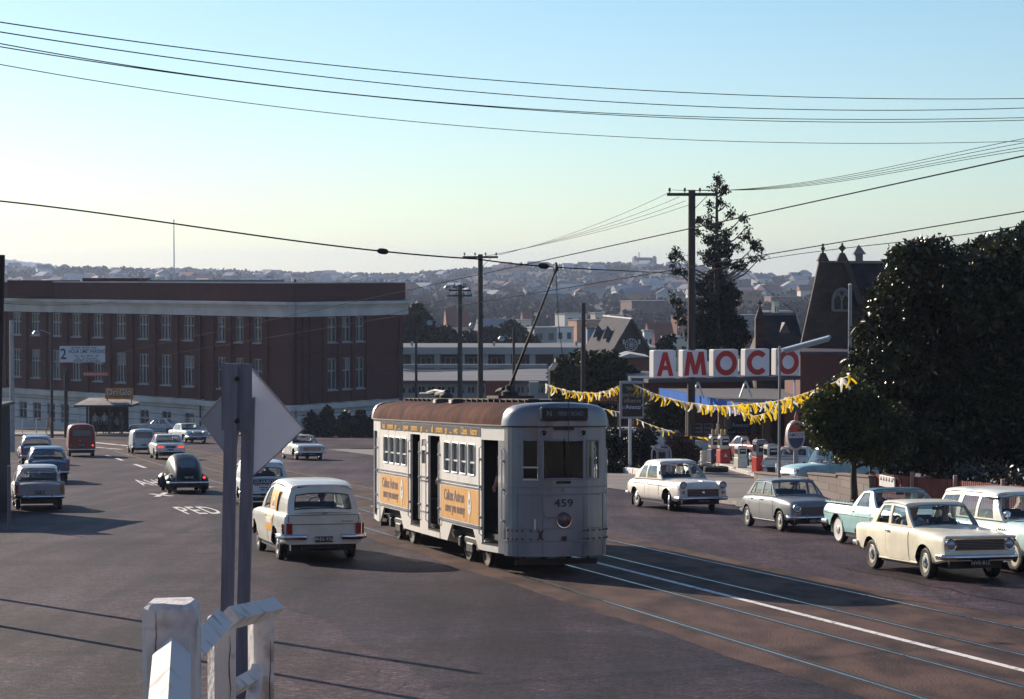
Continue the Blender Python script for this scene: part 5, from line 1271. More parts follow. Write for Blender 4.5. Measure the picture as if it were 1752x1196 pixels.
def brick_building():
    cor = Vector((-17.7, 175.0, 0)); lef = Vector((-56, 211.0, 0)); rig = Vector((-9.3, 185.8, 0))
    root = empty('brick_building', (0, 0, 0), 'long dark red brick office building with pale cornice and tall windows', 'building')
    g0 = -11.5
    rig2 = lerp(cor, rig, 1.0)
    w = MB(); c_ = MB(); base = MB(); par = MB()
    # left wing (local x from far left to the corner)
    T, L = uvframe(lef, cor)
    def pxx(px):        # local x of an image column on the left facade
        k = (px - 876) / F; d = (cor - lef).normalized(); t = (k * lef.y - lef.x) / (d.x - k * d.y); return t
    bay = pxx(357)
    rows = ((-2.35, -.28), (-6.25, -3.65))
    holes = []; wins = []
    cols_l = [pxx(p) for p in (-10, 29, 61, 97, 131, 168, 207, 246, 284, 323)]; cols_b = [pxx(p) for p in (386, 417, 448)]
    for x in cols_l:
        for z0, z1 in rows: holes.append((x - .68, x + .68, z0, z1)); wins.append((x, z0, z1, 1.36, 3))
    holesb = []
    for x in cols_b:
        for z0, z1 in rows: holesb.append((x - .50, x + .50, z0, z1)); wins.append((x, z0, z1, 1.0, 2))
    wall_with_holes(w, T, 0, bay, -7.3, -.2, holes, BRICK)
    Tb = T @ Matrix.Translation((0, -.45, 0))
    wall_with_holes(w, Tb, bay, L + .45, -7.3, -.2, holesb, BRICK)
    for x, z0, z1, ww, cc in wins: win_unit(T if x < bay else Tb, x, z0, z1, ww, root, cc)
    mids = [(a + c) / 2 for a, c in zip(cols_l, cols_l[1:])] + [cols_l[-1] + 1.3]
    pil = MB()
    for x in mids: w.box((x, -.10, -3.75), (.52, .20, 7.1), BRICK, T=T)
    for x in [(a + c) / 2 for a, c in zip(cols_b, cols_b[1:])] + [cols_b[0] - 1.1, cols_b[2] + 1.1]: w.box((x, -.07, -3.75), (.45, .14, 7.1), BRICK, T=Tb)
    # right wing
    T2, L2 = uvframe(cor + Vector((.2, -.45, 0)), rig)
    def pxr(px):
        k = (px - 876) / F; a = cor + Vector((.2, -.45, 0)); d = (rig - a).normalized(); return (k * a.y - a.x) / (d.x - k * d.y)
    cr_ = [pxr(p) for p in (568, 592, 615)]; hr = []
    for x in cr_:
        for z0, z1 in rows: hr.append((x - .55, x + .55, z0, z1))
    wall_with_holes(w, T2, .3, L2, -7.3, -.2, hr, BRICK)
    for x in cr_:
        for z0, z1 in rows: win_unit(T2, x, z0, z1, 1.1, root, 2)
    for x in [cr_[0] - 1.0, (cr_[0] + cr_[1]) / 2, (cr_[1] + cr_[2]) / 2, cr_[2] + 1.0, cr_[0] - 2.6, L2 - .4, 1.2]: w.box((x, -.07, -3.75), (.45, .14, 7.1), BRICK, T=T2)
    # cornice, parapet, base course on every face
    for TT, a, c in ((T, 0, bay - .02), (Tb, bay, L + .6), (T2, .0, L2 + .35)):
        c_.box(((a + c) / 2, -.02, .28), (c - a, .55, .96), CEM, T=TT); c_.box(((a + c) / 2, -.35, .88), (c - a + .3, .95, .24), CEM, T=TT); c_.box(((a + c) / 2, -.20, .66), (c - a + .1, .6, .20), CEM, T=TT)
        par.box(((a + c) / 2, .22, 1.75), (c - a - .05, .4, 1.5), BRICK, T=TT); par.box(((a + c) / 2, .22, 2.55), (c - a, .5, .10), CEM, T=TT)
        base.box(((a + c) / 2, -.10, -7.55), (c - a + .1, .7, .42), CEM, T=TT)
    # white rusticated ground storey with sunk windows
    bh = []
    for p in (38, 62, 86, 110, 246, 284, 323): x = pxx(p); bh.append((x - .62, x + .62, -10.2, -8.5))
    wall_with_holes(base, T, 0, bay, g0, -7.76, bh, CEM2)
    bhb = []
    for p in (386, 417, 448): x = pxx(p); bhb.append((x - .5, x + .5, -10.2, -8.5))
    wall_with_holes(base, Tb, bay, L + .45, g0, -7.76, bhb, CEM2); wall_with_holes(base, T2, .3, L2, g0, -7.76, [(x - .5, x + .5, -9.6, -8.5) for x in cr_], CEM2)
    for TT, a, c in ((T, 0, bay), (Tb, bay, L + .45), (T2, .3, L2)):
        for z in (-8.15, -8.75, -9.35, -9.95): base.box(((a + c) / 2, -.012, z), (c - a, .03, .05), mat('rustication_joint', (.14, .135, .14), .9), T=TT)
    for h in bh: win_unit(T, (h[0] + h[1]) / 2, h[2], h[3], h[1] - h[0], root, 2, .6, WINW, False)
    for h in bhb: win_unit(Tb, (h[0] + h[1]) / 2, h[2], h[3], h[1] - h[0], root, 2, .6, WINW, False)
    for x in cr_: win_unit(T2, x, -9.6, -8.5, 1.0, root, 2, 0, WINW, False)
    # roof and back
    rf = MB(); RFM = mat('roof_grey', (.20, .20, .22), .8, var=.2, scale=.4)
    back = [cor + Vector((0, 0, 1.1)), rig + Vector((0, 0, 1.1)), Vector((-30, 216, 1.1)), lef + Vector((18, 22, 1.1)), lef + Vector((0, 0, 1.1))]
    rf.add(back, [(0, 1, 2, 3, 4)], RFM)
    a = at(137, 476, 196); c = at(236, 478, 196)
    rf.box(((a.x + c.x) / 2, 200, 2.0), (c.x - a.x, 6, 1.8), BRICK); rf.box(((a.x + c.x) / 2 + 9.0, 201, 1.95), (12, 5, 1.6), RFM); rf.box(((a.x + c.x) / 2 - 6.5, 199, 2.0), (6, 3, 1.4), BRICK)
    rf.build('roof', root)
    w.box((L2 / 2 + 4, 12.0, -3.5), (.3, 24, 8), BRICK, T=T2 @ Matrix.Translation((L2 / 2 - 4.3, 0, 0)))
    w.build('wall', root); c_.build('cornice', root); par.build('parapet', root); base.build('ground_storey', root)
    dp = MB(); x = pxx(345); dp.tube([T @ Vector((x, -.2, 0)), T @ Vector((x, -.2, -10))], .07, M_BLACK, 6); dp.build('downpipe', root)
    fp = MB(); p = at(298, 476, 200); fp.tube([(p.x, 200, 1.1), (p.x, 200, at(298, 378, 200).z)], .07, M_WHITE, 8, r2=.04); fp.lathe([(.0001, -.1), (.1, 0), (.0001, .1)], M_WHITE, 8, Matrix.Translation((p.x, 200, at(298, 377, 200).z)))
    tag(fp.build('flagpole'), 'thin bare flagpole standing on the brick building roof', 'flagpole')
    ch = MB(); p = at(505, 478, 186); ch.box((p.x, 186, p.z - .9), (.16, .16, 1.8), BRICK); ch.build('chimney', root)
brick_building()
def simple_box(b, x0, x1, y0, y1, z0, z1, m): b.box(((x0 + x1) / 2, (y0 + y1) / 2, (z0 + z1) / 2), (x1 - x0, y1 - y0, z1 - z0), m)
def mid_buildings():
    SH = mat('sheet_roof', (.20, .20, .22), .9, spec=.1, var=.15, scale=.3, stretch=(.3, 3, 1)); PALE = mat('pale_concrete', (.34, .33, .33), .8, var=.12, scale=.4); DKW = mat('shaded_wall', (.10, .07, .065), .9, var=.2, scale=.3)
    # upper: long flat-roofed block with white columns
    D = 238; root = empty('long_block', (0, 0, 0), 'long low pale flat-roofed block with row of white columns behind the poles', 'building')
    def X(px, d=D): return at(px, 598, d).x
    def Z(py, d=D): return at(876, py, d).z
    b = MB(); x0, x1 = X(676), X(1125)
    simple_box(b, x0, x1, D, D + 16, Z(606), Z(595), SH); simple_box(b, x0 - .2, x1, D - .25, D - .02, Z(606), Z(594), PALE); b.build('roof', root)
    for px in (700, 843, 986): b = MB(); simple_box(b, X(px), X(px) + .25, D + 4, D + 4.3, Z(594), Z(586), PALE); b.build('roof_vent', root)
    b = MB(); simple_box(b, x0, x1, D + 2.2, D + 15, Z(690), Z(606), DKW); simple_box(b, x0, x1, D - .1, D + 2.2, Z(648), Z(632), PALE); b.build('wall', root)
    for i, px in enumerate((708, 748, 790, 830, 869, 911, 952, 992, 1032)):
        b = MB(); simple_box(b, X(px) - .32, X(px) + .32, D + .1, D + .7, Z(632), Z(606), PALE); b.build('column', root)
    for px in (728, 770, 810, 850, 890): win_unit(Matrix.Translation((0, D + 2.1, 0)), X(px), Z(630), Z(612), 1.3, root, 2, 0, WINW, False)
    # lower: long shed with pale gutter and glazed wall
    D2 = 214; root = empty('long_shed', (0, 0, 0), 'long low shed with grey sloping roof and strip of windows behind the tram', 'building')
    def X2(px): return at(px, 598, D2).x
    def Z2(py): return at(876, py, D2).z
    b = MB(); x0, x1 = X2(672), X2(940)
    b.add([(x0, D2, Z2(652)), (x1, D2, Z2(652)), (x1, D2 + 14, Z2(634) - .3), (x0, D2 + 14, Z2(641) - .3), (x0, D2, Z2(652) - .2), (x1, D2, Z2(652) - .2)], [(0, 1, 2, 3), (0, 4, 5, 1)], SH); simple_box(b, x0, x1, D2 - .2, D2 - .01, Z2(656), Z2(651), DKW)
    simple_box(b, x0, x1, D2 + 13.4, D2 + 14, Z2(640), Z2(633), PALE); b.build('roof', root)
    b = MB(); xs = [X2(p) for p in range(680, 936, 17)]
    wall_with_holes(b, Matrix.Translation((0, D2 + .4, 0)), x0, x1, Z2(716), Z2(656), [(x, x + .78, Z2(674), Z2(661)) for x in xs], PALE); b.build('wall', root)
    for x in xs: win_unit(Matrix.Translation((0, D2 + .4, 0)), x + .39, Z2(674), Z2(661), .78, root, 2, 0, WINW, False)
    b = MB(); simple_box(b, X2(905), X2(905) + .9, D2 - 4, D2 - 3, Z2(710), Z2(650), PALE); tag(b.build('square_pillar'), 'pale square pillar standing beside the long shed', 'pillar')
    # red-brown board in front
    RB = mat('red_brown_board', (.13, .040, .030), .7, var=.15, scale=1); d = 128; p, q = at(831, 652, d), at(880, 652, d)
    b = MB(); b.box(((p.x + q.x) / 2, d, (p.z + at(0, 700, d).z) / 2), (q.x - p.x, .15, p.z - at(0, 700, d).z), RB); r = b.build('hoarding', None)
    l = MB()
    for x in (p.x + .1, q.x - .1): l.box((x, d + .2, (p.z + gz(x, d)) / 2), (.14, .2, p.z - gz(x, d)), M_BLACK)
    l.build('post', r); tag(r, 'plain red brown hoarding behind the tram roof', 'hoarding')
    # steep modern church with rose window
    D3 = 205; root = empty('steep_church', (0, 0, 0), 'steep gabled modern church with round rose window and two small dormers', 'church')
    def P3(px, py, dd=0): return at(px, py, D3 + dd)
    GR = mat('grey_tiles', (.085, .082, .090), .95, spec=.1, var=.2, scale=.8, stretch=(4, 4, .6)); DB = mat('dark_brick', (.06, .04, .038), .9, var=.2, scale=1)
    a, l, r = P3(1081, 548), P3(1043, 612), P3(1119, 612); off = Vector((-2.1, 14, 0)); ridge2 = a + off; l2 = l + off * 1.0; r2 = r + off
    b = MB(); b.add([a, l, r, a + (0, 0, 0) if False else a], [(0, 1, 2)], DB); simple_box(b, l.x + .3, r.x - .3, D3 + .1, D3 + 13, gz(0, D3) - 1, l.z, DB); b.build('wall', root)
    b = MB()
    for q, q2, s in ((l, l2, -1), (r, r2, 1)):
        n = Vector((s * .12, -.25, .0)); b.slab([a + n + Vector((0, -.1, .12)), q + n + Vector((s * .25, -.1, -.35)), q2 + n, ridge2 + Vector((0, 0, .12))], GR, .18, (s, 0, .6))
    b.bar(a + Vector((0, -.3, .18)), ridge2 + Vector((0, 0, .18)), .16, .12, CEM); b.build('roof', root)
    rw = MB(); c = P3(1080, 590, -.06); T = frame(c, (1, 0, 0), z=(0, -1, 0)); ro = 11 * D3 / F
    rw.lathe([(ro, -.02), (ro, .08), (ro * .84, .08), (ro * .84, 0)], CEM, 28, T); rw.lathe([(ro * .84, .01), (.0001, .01)], M_DARKGLASS, 28, T)
    for k in range(10): t = 2 * math.pi * k / 10; rw.bar(c + Vector((0, -.04, 0)), c + Vector((math.cos(t) * ro * .85, -.04, math.sin(t) * ro * .85)), .035, .04, CEM)
    for k in (.3, .6): rw.tube([c + Vector((math.cos(t) * ro * k, -.05, math.sin(t) * ro * k)) for t in np.linspace(0, 2 * math.pi, 21)], .03, CEM, 5)
    rw.build('rose_window', root)
    for px in (1067, 1094): b = MB(); c2 = P3(px, 585, -.05); b.box(c2, (.18, .06, .45), CEM); b.build('wall_lamp', root)
    for k in (.35, .7):
        m_ = lerp(lerp(a, l, .48), lerp(ridge2, l2, .48), k); b = MB(); b.add([m_ + Vector((-.9, -.9, -.2)), m_ + Vector((-.9, .9, -.2)), m_ + Vector((-.35, 0, 1.1)), m_ + Vector((.5, -.9, .0)), m_ + Vector((.5, .9, 0))], [(0, 1, 2), (0, 2, 3), (1, 4, 2)], GR); b.build('dormer', root)
    # little flat porch with white fascia in front
    D4 = 172; b = MB(); p, q, apx = at(1053, 613, D4), at(1112, 611, D4), at(1078, 605, D4)
    b.prism([(p.x, p.z), (q.x, q.z), (apx.x, apx.z), ], 1, D4, D4 + 6, PALE); simple_box(b, p.x + .3, q.x - .2, D4 + .6, D4 + 6, gz(0, D4), p.z - .02, brickmat('porch_brick', (.20, .06, .05), (.15, .05, .04), (.15, .12, .1), 3)); tag(b.build('brick_annexe'), 'small red brick annexe with low white gable roof below the steep church', 'building')
mid_buildings()
def stone_church():
    ST = brickmat('dark_stone', (.090, .060, .050), (.058, .040, .037), (.05, .04, .036), 1.1); SLATE = mat('dark_slate', (.036, .031, .036), .9, spec=.1, var=.25, scale=1.5); LS = mat('pale_stone_trim', (.20, .18, .18), .85, var=.15, scale=2)
    D = 112; root = empty('stone_church', (0, 0, 0), 'dark stone gothic church with stone crosses and pointed traceried window', 'church')
    def P(px, py, dd=0): return at(px, py, D + dd)
    g = gz(20, D) - .5
    ap = P(1424, 449); lo = P(1362, 640); ro = P(1512, 640)
    b = MB(); w0 = at(1437, 0, D).x
    # transept front: steep gable
    b.slab([(lo.x, D, g), (ro.x, D, g), (ro.x, D, lo.z), (P(1446, 449).x, D, ap.z), (P(1405, 449).x, D, ap.z), (lo.x, D, lo.z)], ST, .6, (0, -1, 0)); b.build('wall', root)
    r = MB(); q0, q1 = P(1403, 447), P(1640, 452); r.slab([(q0.x, D + .6, q0.z), (lo.x - .1, D + .6, lo.z), (lo.x + 1.0, D + 7, lo.z), (q0.x + 1.1, D + 7, q0.z)], SLATE, .2, (-1, 0, .3))
    r.slab([(q0.x, D + .7, ap.z - .05), (q1.x, D + .7, ap.z - .05), (q1.x + .5, D - 2.6, P(0, 600).z), (ro.x - .8, D - 2.6, P(0, 600).z), (P(1466, 520).x, D - .2, P(0, 520).z)], SLATE, .2, (0, -1, .5))
    r.box(((q0.x + q1.x) / 2, D + .7, ap.z + .02), (q1.x - q0.x, .3, .14), LS); r.build('roof', root)
    n = MB(); n.box(((ro.x + q1.x) / 2 + 3, D + 2, (g + P(0, 600).z) / 2), (q1.x - ro.x + 8, 7, P(0, 600).z - g), ST); n.build('nave_wall', root)
    cp = MB(); cp.bar(Vector((P(1404, 449).x, D - .35, ap.z)), Vector((lo.x, D - .35, lo.z)), .35, .30, ST); cp.bar(Vector((P(1447, 449).x, D - .35, ap.z)), Vector((P(1470, 520).x, D - .35, P(0, 520).z)), .3, .25, ST); cp.build('coping', root)
    for px, py, sh in ((1407, 417, 0), (1440, 416, 1)):
        c = MB(); tp = P(px, py); bt = P(px, 447); x = tp.x; yy = D - .2
        c.add([(x - .30, yy - .3, bt.z), (x + .30, yy - .3, bt.z), (x + .30, yy + .3, bt.z), (x - .30, yy + .3, bt.z), (x - .12, yy - .12, bt.z + .42), (x + .12, yy - .12, bt.z + .42), (x + .12, yy + .12, bt.z + .42), (x - .12, yy + .12, bt.z + .42)], [(0, 1, 5, 4), (1, 2, 6, 5), (2, 3, 7, 6), (3, 0, 4, 7), (4, 5, 6, 7)], ST)
        c.bar((x, yy, bt.z + .4), (x, yy, tp.z), .10, .10, ST, up=(0, 1, 0))
        zc = lerp(bt.z, tp.z, .72); c.bar((x - .18, yy, zc), (x + .18, yy, zc), .09, .09, ST) if sh else c.box((x, yy, zc), (.20, .20, .14), ST, bev=.03)
        if sh: c.lathe([(.15, -.04), (.15, .04), (.09, .04), (.09, -.04), (.15, -.04)], ST, 14, frame((x, yy, zc), (1, 0, 0), z=(0, -1, 0)))
        c.build('cross', root)
    v = MB(); t0 = P(1473, 421); v.box((t0.x, D + .7, lerp(ap.z, t0.z, .25)), (.38, .38, (t0.z - ap.z) * .6), LS); z = lerp(ap.z, t0.z, .5); v.add([(t0.x - .34, D + .36, z), (t0.x + .34, D + .36, z), (t0.x + .34, D + 1.04, z), (t0.x - .34, D + 1.04, z), (t0.x, D + .7, t0.z + .1)], [(0, 1, 4), (1, 2, 4), (2, 3, 4), (3, 0, 4), (3, 2, 1, 0)], LS); v.build('roof_vent', root)
    # pointed window with tracery
    gw = MB(); cx = P(1437, 520).x; yb = P(0, 531).z; ys = P(0, 513).z; yt = P(0, 494).z; hw = 15 * D / F; fy = D - .62
    def arch(h, top, n=9):
        pts = [(-h, yb), (-h, ys)]
        for k in range(1, n): t = k / n; pts.append((-h * math.cos(t * math.pi / 2) ** .9 if t < 1 else 0, ys + (top - ys) * math.sin(t * math.pi / 2) ** 1.15))
        pts.append((0, top)); return pts + [(-x, z) for x, z in pts[::-1][1:]]
    A = arch(hw, yt); gw.prism([(cx + x, z) for x, z in A], 1, fy + .05, fy + .12, M_DARKGLASS)
    gw.tube([(cx + x, fy, z) for x, z in A] + [(cx + A[0][0], fy, A[0][1])], .075, LS, 6)
    gw.bar((cx, fy, yb), (cx, fy, ys + .1), .07, .08, LS, up=(0, 1, 0))
    for s in (-1, 1): gw.tube([(cx, fy, ys - .05), (cx + s * hw * .25, fy, ys + .25), (cx + s * hw * .62, fy, lerp(ys, yt, .62))], .045, LS, 5); gw.tube([(cx + s * hw, fy, ys - .1), (cx + s * hw * .75, fy, ys + .18), (cx + s * hw * .45, fy, ys + .28)], .045, LS, 5)
    gw.tube([(cx + .16 * math.cos(t), fy, lerp(ys, yt, .6) + .16 * math.sin(t)) for t in np.linspace(0, 6.283, 13)], .04, LS, 5); gw.build('traceried_window', root)
    # porch hall to the left
    D5 = 118; root2 = empty('church_hall', (0, 0, 0), 'low dark church wing with slate roof and pointed stone pinnacle', 'church wing')
    def Q(px, py): return at(px, py, D5)
    b = MB(); a, c = Q(1312, 541), Q(1378, 541); e0, e1 = Q(1292, 600), Q(1378, 600)
    b.slab([(a.x, D5 + 4, a.z), (c.x, D5 + 4, c.z), (e1.x, D5, e1.z), (e0.x, D5, e0.z)], SLATE, .2, (0, -1, .6)); b.bar((a.x, D5 + 4, a.z + .05), (c.x, D5 + 4, c.z + .05), .2, .15, LS); b.build('roof', root2)
    b = MB(); b.box(((e0.x + e1.x) / 2, D5 + 2.2, (g + e0.z) / 2), (e1.x - e0.x - .2, 4, e0.z - g), ST); b.slab([(a.x + .2, D5 + 4, a.z - .1), (e0.x + .15, D5 + .1, e0.z), (e0.x + .15, D5 + 4, e0.z)], ST, .3, (-1, 0, 0)); b.build('wall', root2)
    d = MB(); t = Q(1347, 556); d.add([(t.x - .3, D5 + 1.0, t.z - .45), (t.x + .3, D5 + 1.0, t.z - .45), (t.x, D5 + 1.0, t.z + .12), (t.x, D5 + 2.4, t.z + .1)], [(0, 1, 2), (1, 3, 2), (0, 2, 3)], LS); d.build('dormer', root2)
    p = MB(); t = Q(1303, 513); z0 = Q(0, 546).z; s = .26; yy = D5 + .8
    p.add([(t.x - s, yy - s, z0), (t.x + s, yy - s, z0), (t.x + s, yy + s, z0), (t.x - s, yy + s, z0), (t.x, yy, lerp(z0, t.z, .72))], [(0, 1, 4), (1, 2, 4), (2, 3, 4), (3, 0, 4)], ST); p.box((t.x, yy, (g + z0) / 2), (2 * s, 2 * s, z0 - g), ST)
    p.bar((t.x, yy, lerp(z0, t.z, .6)), (t.x, yy, t.z), .09, .09, ST, up=(0, 1, 0)); p.box((t.x, yy, lerp(z0, t.z, .82)), (.26, .1, .1), ST); p.build('pinnacle', root2)
stone_church()
def shelter():
    D = 169; root = empty('bus_shelter', (0, 0, 0), 'small open tram shelter with hipped shingle roof and people on its bench', 'shelter')
    def P(px, py, dd=0): return at(px, py, D + dd)
    SHG = mat('shingle_roof', (.20, .18, .18), .85, var=.3, scale=2, stretch=(1, 1, 3)); PO = mat('shelter_timber', (.05, .04, .04), .8)
    b = MB(); e = [P(133, 691), P(231, 691)]; z = e[0].z; x0, x1 = e[0].x, e[1].x; y0, y1 = D - 1.6, D + 2.4; r0, r1 = P(150, 681).x, P(203, 683).x; rz = P(0, 681).z; ym = D + .4
    V = [(x0, y0, z), (x1, y0, z), (x1, y1, z), (x0, y1, z), (r0, ym, rz), (r1, ym, rz)]
    b.add(V, [(0, 1, 5, 4), (1, 2, 5), (2, 3, 4, 5), (3, 0, 4)], SHG); b.box(((x0 + x1) / 2, ym, z - .09), (x1 - x0 - .02, y1 - y0 - .02, .14), PO); b.build('roof', root)
    g = gz(0, D) + .13; xs = (P(153, 700).x, P(190, 700).x, P(212, 700).x)
    for x in xs:
        for y in (D - .9, D + 1.6): b = MB(); b.box((x, y, (g + z - .16) / 2), (.14, .14, z - .16 - g), PO); b.build('post', root)
    b = MB(); b.box(((xs[0] + xs[2]) / 2, D + 1.7, (g + z) / 2 - .1), (xs[2] - xs[0], .08, z - g - .3), PO); b.box((xs[0], D + .8, (g + z) / 2 - .1), (.08, 1.6, z - g - .3), PO); b.build('back_wall', root)
    b = MB(); b.box(((xs[0] + xs[2]) / 2, D + 1.1, g + .45), (xs[2] - xs[0] - .2, .45, .06), PO); b.build('bench', root)
    s = MB(); D6 = D - .5; c0, c1 = at(180, 664, D6), at(228, 683, D6); cx = (c0.x + c1.x) / 2; w = c1.x - c0.x; h = c0.z - c1.z; cz = (c0.z + c1.z) / 2
    OC = mat('ochre_board', (.42, .16, .02), .6, var=.15, scale=2); BR = mat('dark_red_lettering', (.10, .015, .012), .6); WL = mat('white_lettering', (.55, .5, .45), .6)
    s.box((cx, D6, cz), (w, .12, h), OC, bev=.02); so = s.build('advert_board'); tag(so, 'ochre roof sign reading DriGlo above the shelter', 'sign')
    l = MB(); T = frame((cx, D6 - .064, cz + .10), (1, 0, 0), z=(0, -1, 0)); l.text('Dri', T @ Matrix.Translation((-.52, 0, 0)), .66, WL, .014, .002); l.text('Glo', T @ Matrix.Translation((.50, 0, 0)), .66, WL, .014, .002)
    l.text('Dri', T @ Matrix.Translation((-.48, -.03, -.002)), .66, BR, .03, .001); l.text('Glo', T @ Matrix.Translation((.54, -.03, -.002)), .66, BR, .03, .001); l.box((0, -.34, 0), (1.6, .06, .004), BR, T=T); l.build('lettering', so)
    f = MB()
    for x in (c0.x + .15, c1.x - .15): f.box((x, D6 + .1, c1.z - .15), (.06, .06, .5), M_BLACK)
    f.build('support', so)
    pts = [(163, 'stand', (.30, .32, .40)), (171, 'sit', (.05, .05, .07)), (179, 'stand', (.40, .42, .48)), (185, 'sit', (.22, .22, .28)), (192, 'stand', (.06, .05, .06)), (200, 'sit', (.34, .34, .38)), (207, 'stand', (.12, .06, .06))]
    labs = ['person in pale shirt standing at the left end of the shelter', 'person in dark clothes seated second from left on the shelter bench', 'person in white top standing in the middle of the shelter', 'person in grey seated in the middle of the shelter bench', 'person in dark clothes standing right of the shelter middle', 'person in light grey seated near the right end of the shelter bench', 'person in dark red top standing at the right end of the shelter']
    for (px, pose, c), lab in zip(pts, labs):
        y = D + .85 if pose == 'sit' else D - .2; p = Vector((at(px, 700, y).x, y, g + (.45 if pose == 'sit' else 0)))
        make_person(p, (RNG.uniform(-.5, .5), -1), lab, pose, cloth(f'shirt_{px}', c), cloth('dark_trousers', (.03, .03, .04)), RNG.choice(['dark', 'brown']), 1.62 + .1 * RNG.random())
    # walker on the left
    y = 168; p = Vector((at(83, 740, y).x, y, gz(0, y) + .13)); make_person(p, (1, -.2), 'person in pinkish coat walking along the railing on the far footpath', 'stand', cloth('pink_coat', (.42, .20, .17)), cloth('tan_skirt', (.30, .16, .12)), 'dark', 1.62, arm=.6, skirt=True)
    # pipe railings
    for a, c, lab in ((14, 134, 'grey pipe railing left of the shelter'), (236, 352, 'grey pipe railing right of the shelter')):
        y = 170; r = empty('pipe_railing', (0, 0, 0), lab, 'railing'); xa, xc = at(a, 700, y).x, at(c, 700, y).x; g = gz(0, y) + .1; n = 6
        for i in range(n): b = MB(); x = lerp(xa, xc, i / (n - 1)); b.tube([(x, y, g), (x, y, g + 1.25)], .035, CEM, 6); b.build('post', r)
        for z in (.45, 1.22): b = MB(); b.tube([(xa, y, g + z), (xc, y, g + z)], .03, CEM, 6); b.build('rail', r)
shelter()
def left_edge():
    # board wall and shop front in shade along the left kerb
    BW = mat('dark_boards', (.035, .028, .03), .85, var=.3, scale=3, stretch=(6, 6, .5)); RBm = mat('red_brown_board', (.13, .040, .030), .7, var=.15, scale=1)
    r = empty('hoarding_shed', (-15.2, 57.5, gz(0, 57.5)), 'dark board shed at the left edge with red brown cabinets on top', 'shed'); o = r.location
    b = MB()
    for i in range(12): b.box((1.30, lerp(-2.4, 2.4, (i + .5) / 12), 1.35), (.10, .39, 2.9), BW)
    for i in range(7): b.box((lerp(-1.4, 1.25, (i + .5) / 7), -2.45, 1.35), (.37, .10, 2.9), BW)
    b.box((-.1, .05, 1.2), (2.66, 4.7, 2.6), BW); b.box((0, 0, 2.83), (2.9, 5.1, .08), M_BLACK); b.build('boards', r)
    for x, w in ((.95, .5), (.35, .5)):
        b = MB(); b.box((x, -2.2, 3.12), (w, .4, .5), RBm, bev=.03); b.bar((x + w / 2 + .04, -2.42, 2.9), (x + w / 2 + .10, -2.42, 3.42), .04, .04, M_WHITE); b.build('cabinet', r)
    b = MB(); p = gnd(16, 905); b.tube([p, p + Vector((0, 0, 1.5))], .045, mat('grey_post', (.16, .15, .17), .7), 8); tag(b.build('kerb_post'), 'grey post at the kerb beside the nearest parked car', 'post')
left_edge()
# ================================================================== unseen buildings behind the camera: added to cut sky fill, prompted by window reflections
def behind():
    BB = brickmat('brown_brick', (.26, .13, .085), (.20, .10, .07), (.2, .16, .13), 3)
    def bld(name, x0, x1, y0, y1, h, m, label, rows, ww=1.3):
        g = gz((x0 + x1) / 2, y1) - .3; root = empty(name, ((x0 + x1) / 2, (y0 + y1) / 2, g), label, 'building'); b = MB(); cx, cy = root.location.x, root.location.y
        T = Matrix.Translation((x1 - cx, y1 - cy, 0)) @ Matrix.Rotation(math.pi, 4, 'Z'); W = x1 - x0; n = max(2, int(W / 3.2)); hs = []
        for i in range(n):
            for r in range(rows): c = W * (i + .5) / n; z = 1.2 + r * h / rows; hs.append((c - ww / 2, c + ww / 2, z, z + 1.9))
        wall_with_holes(b, T, 0, W, 0, h, hs, m); d = y1 - y0
        for x in (.15, W - .15): b.box((x, d / 2, h / 2), (.3, d - .7, h), m, T=T)
        b.box((W / 2, d - .15, h / 2), (W, .3, h), m, T=T); b.build('wall', root); f = MB(); f.box((W / 2, d / 2, h + .15), (W + .6, d + .6, .3), CEM, T=T); f.build('roof', root)
        for hh in hs: win_unit(T, (hh[0] + hh[1]) / 2, hh[2], hh[3], ww, root, 2, .5, WINW, False)
    bld('unseen_brick_block', 12, 56, -54, -40, 20, BB, 'tall unseen brown brick block added behind the view to cut sky light', 5)
    bld('unseen_brick_block', -40, -8, -44, -30, 20, BB, 'unseen brown brick block added on the left behind the view to cut sky light', 5)
    bld('white_house', 29, 38, -26, -17, 6.5, M_WHITE, 'small white house behind the view on the right', 1, 1.6)
    bld('unseen_brick_block', 62, 84, -30, 10, 17, BB, 'unseen brown brick block added far right behind the view to cut sky light', 4)
behind()
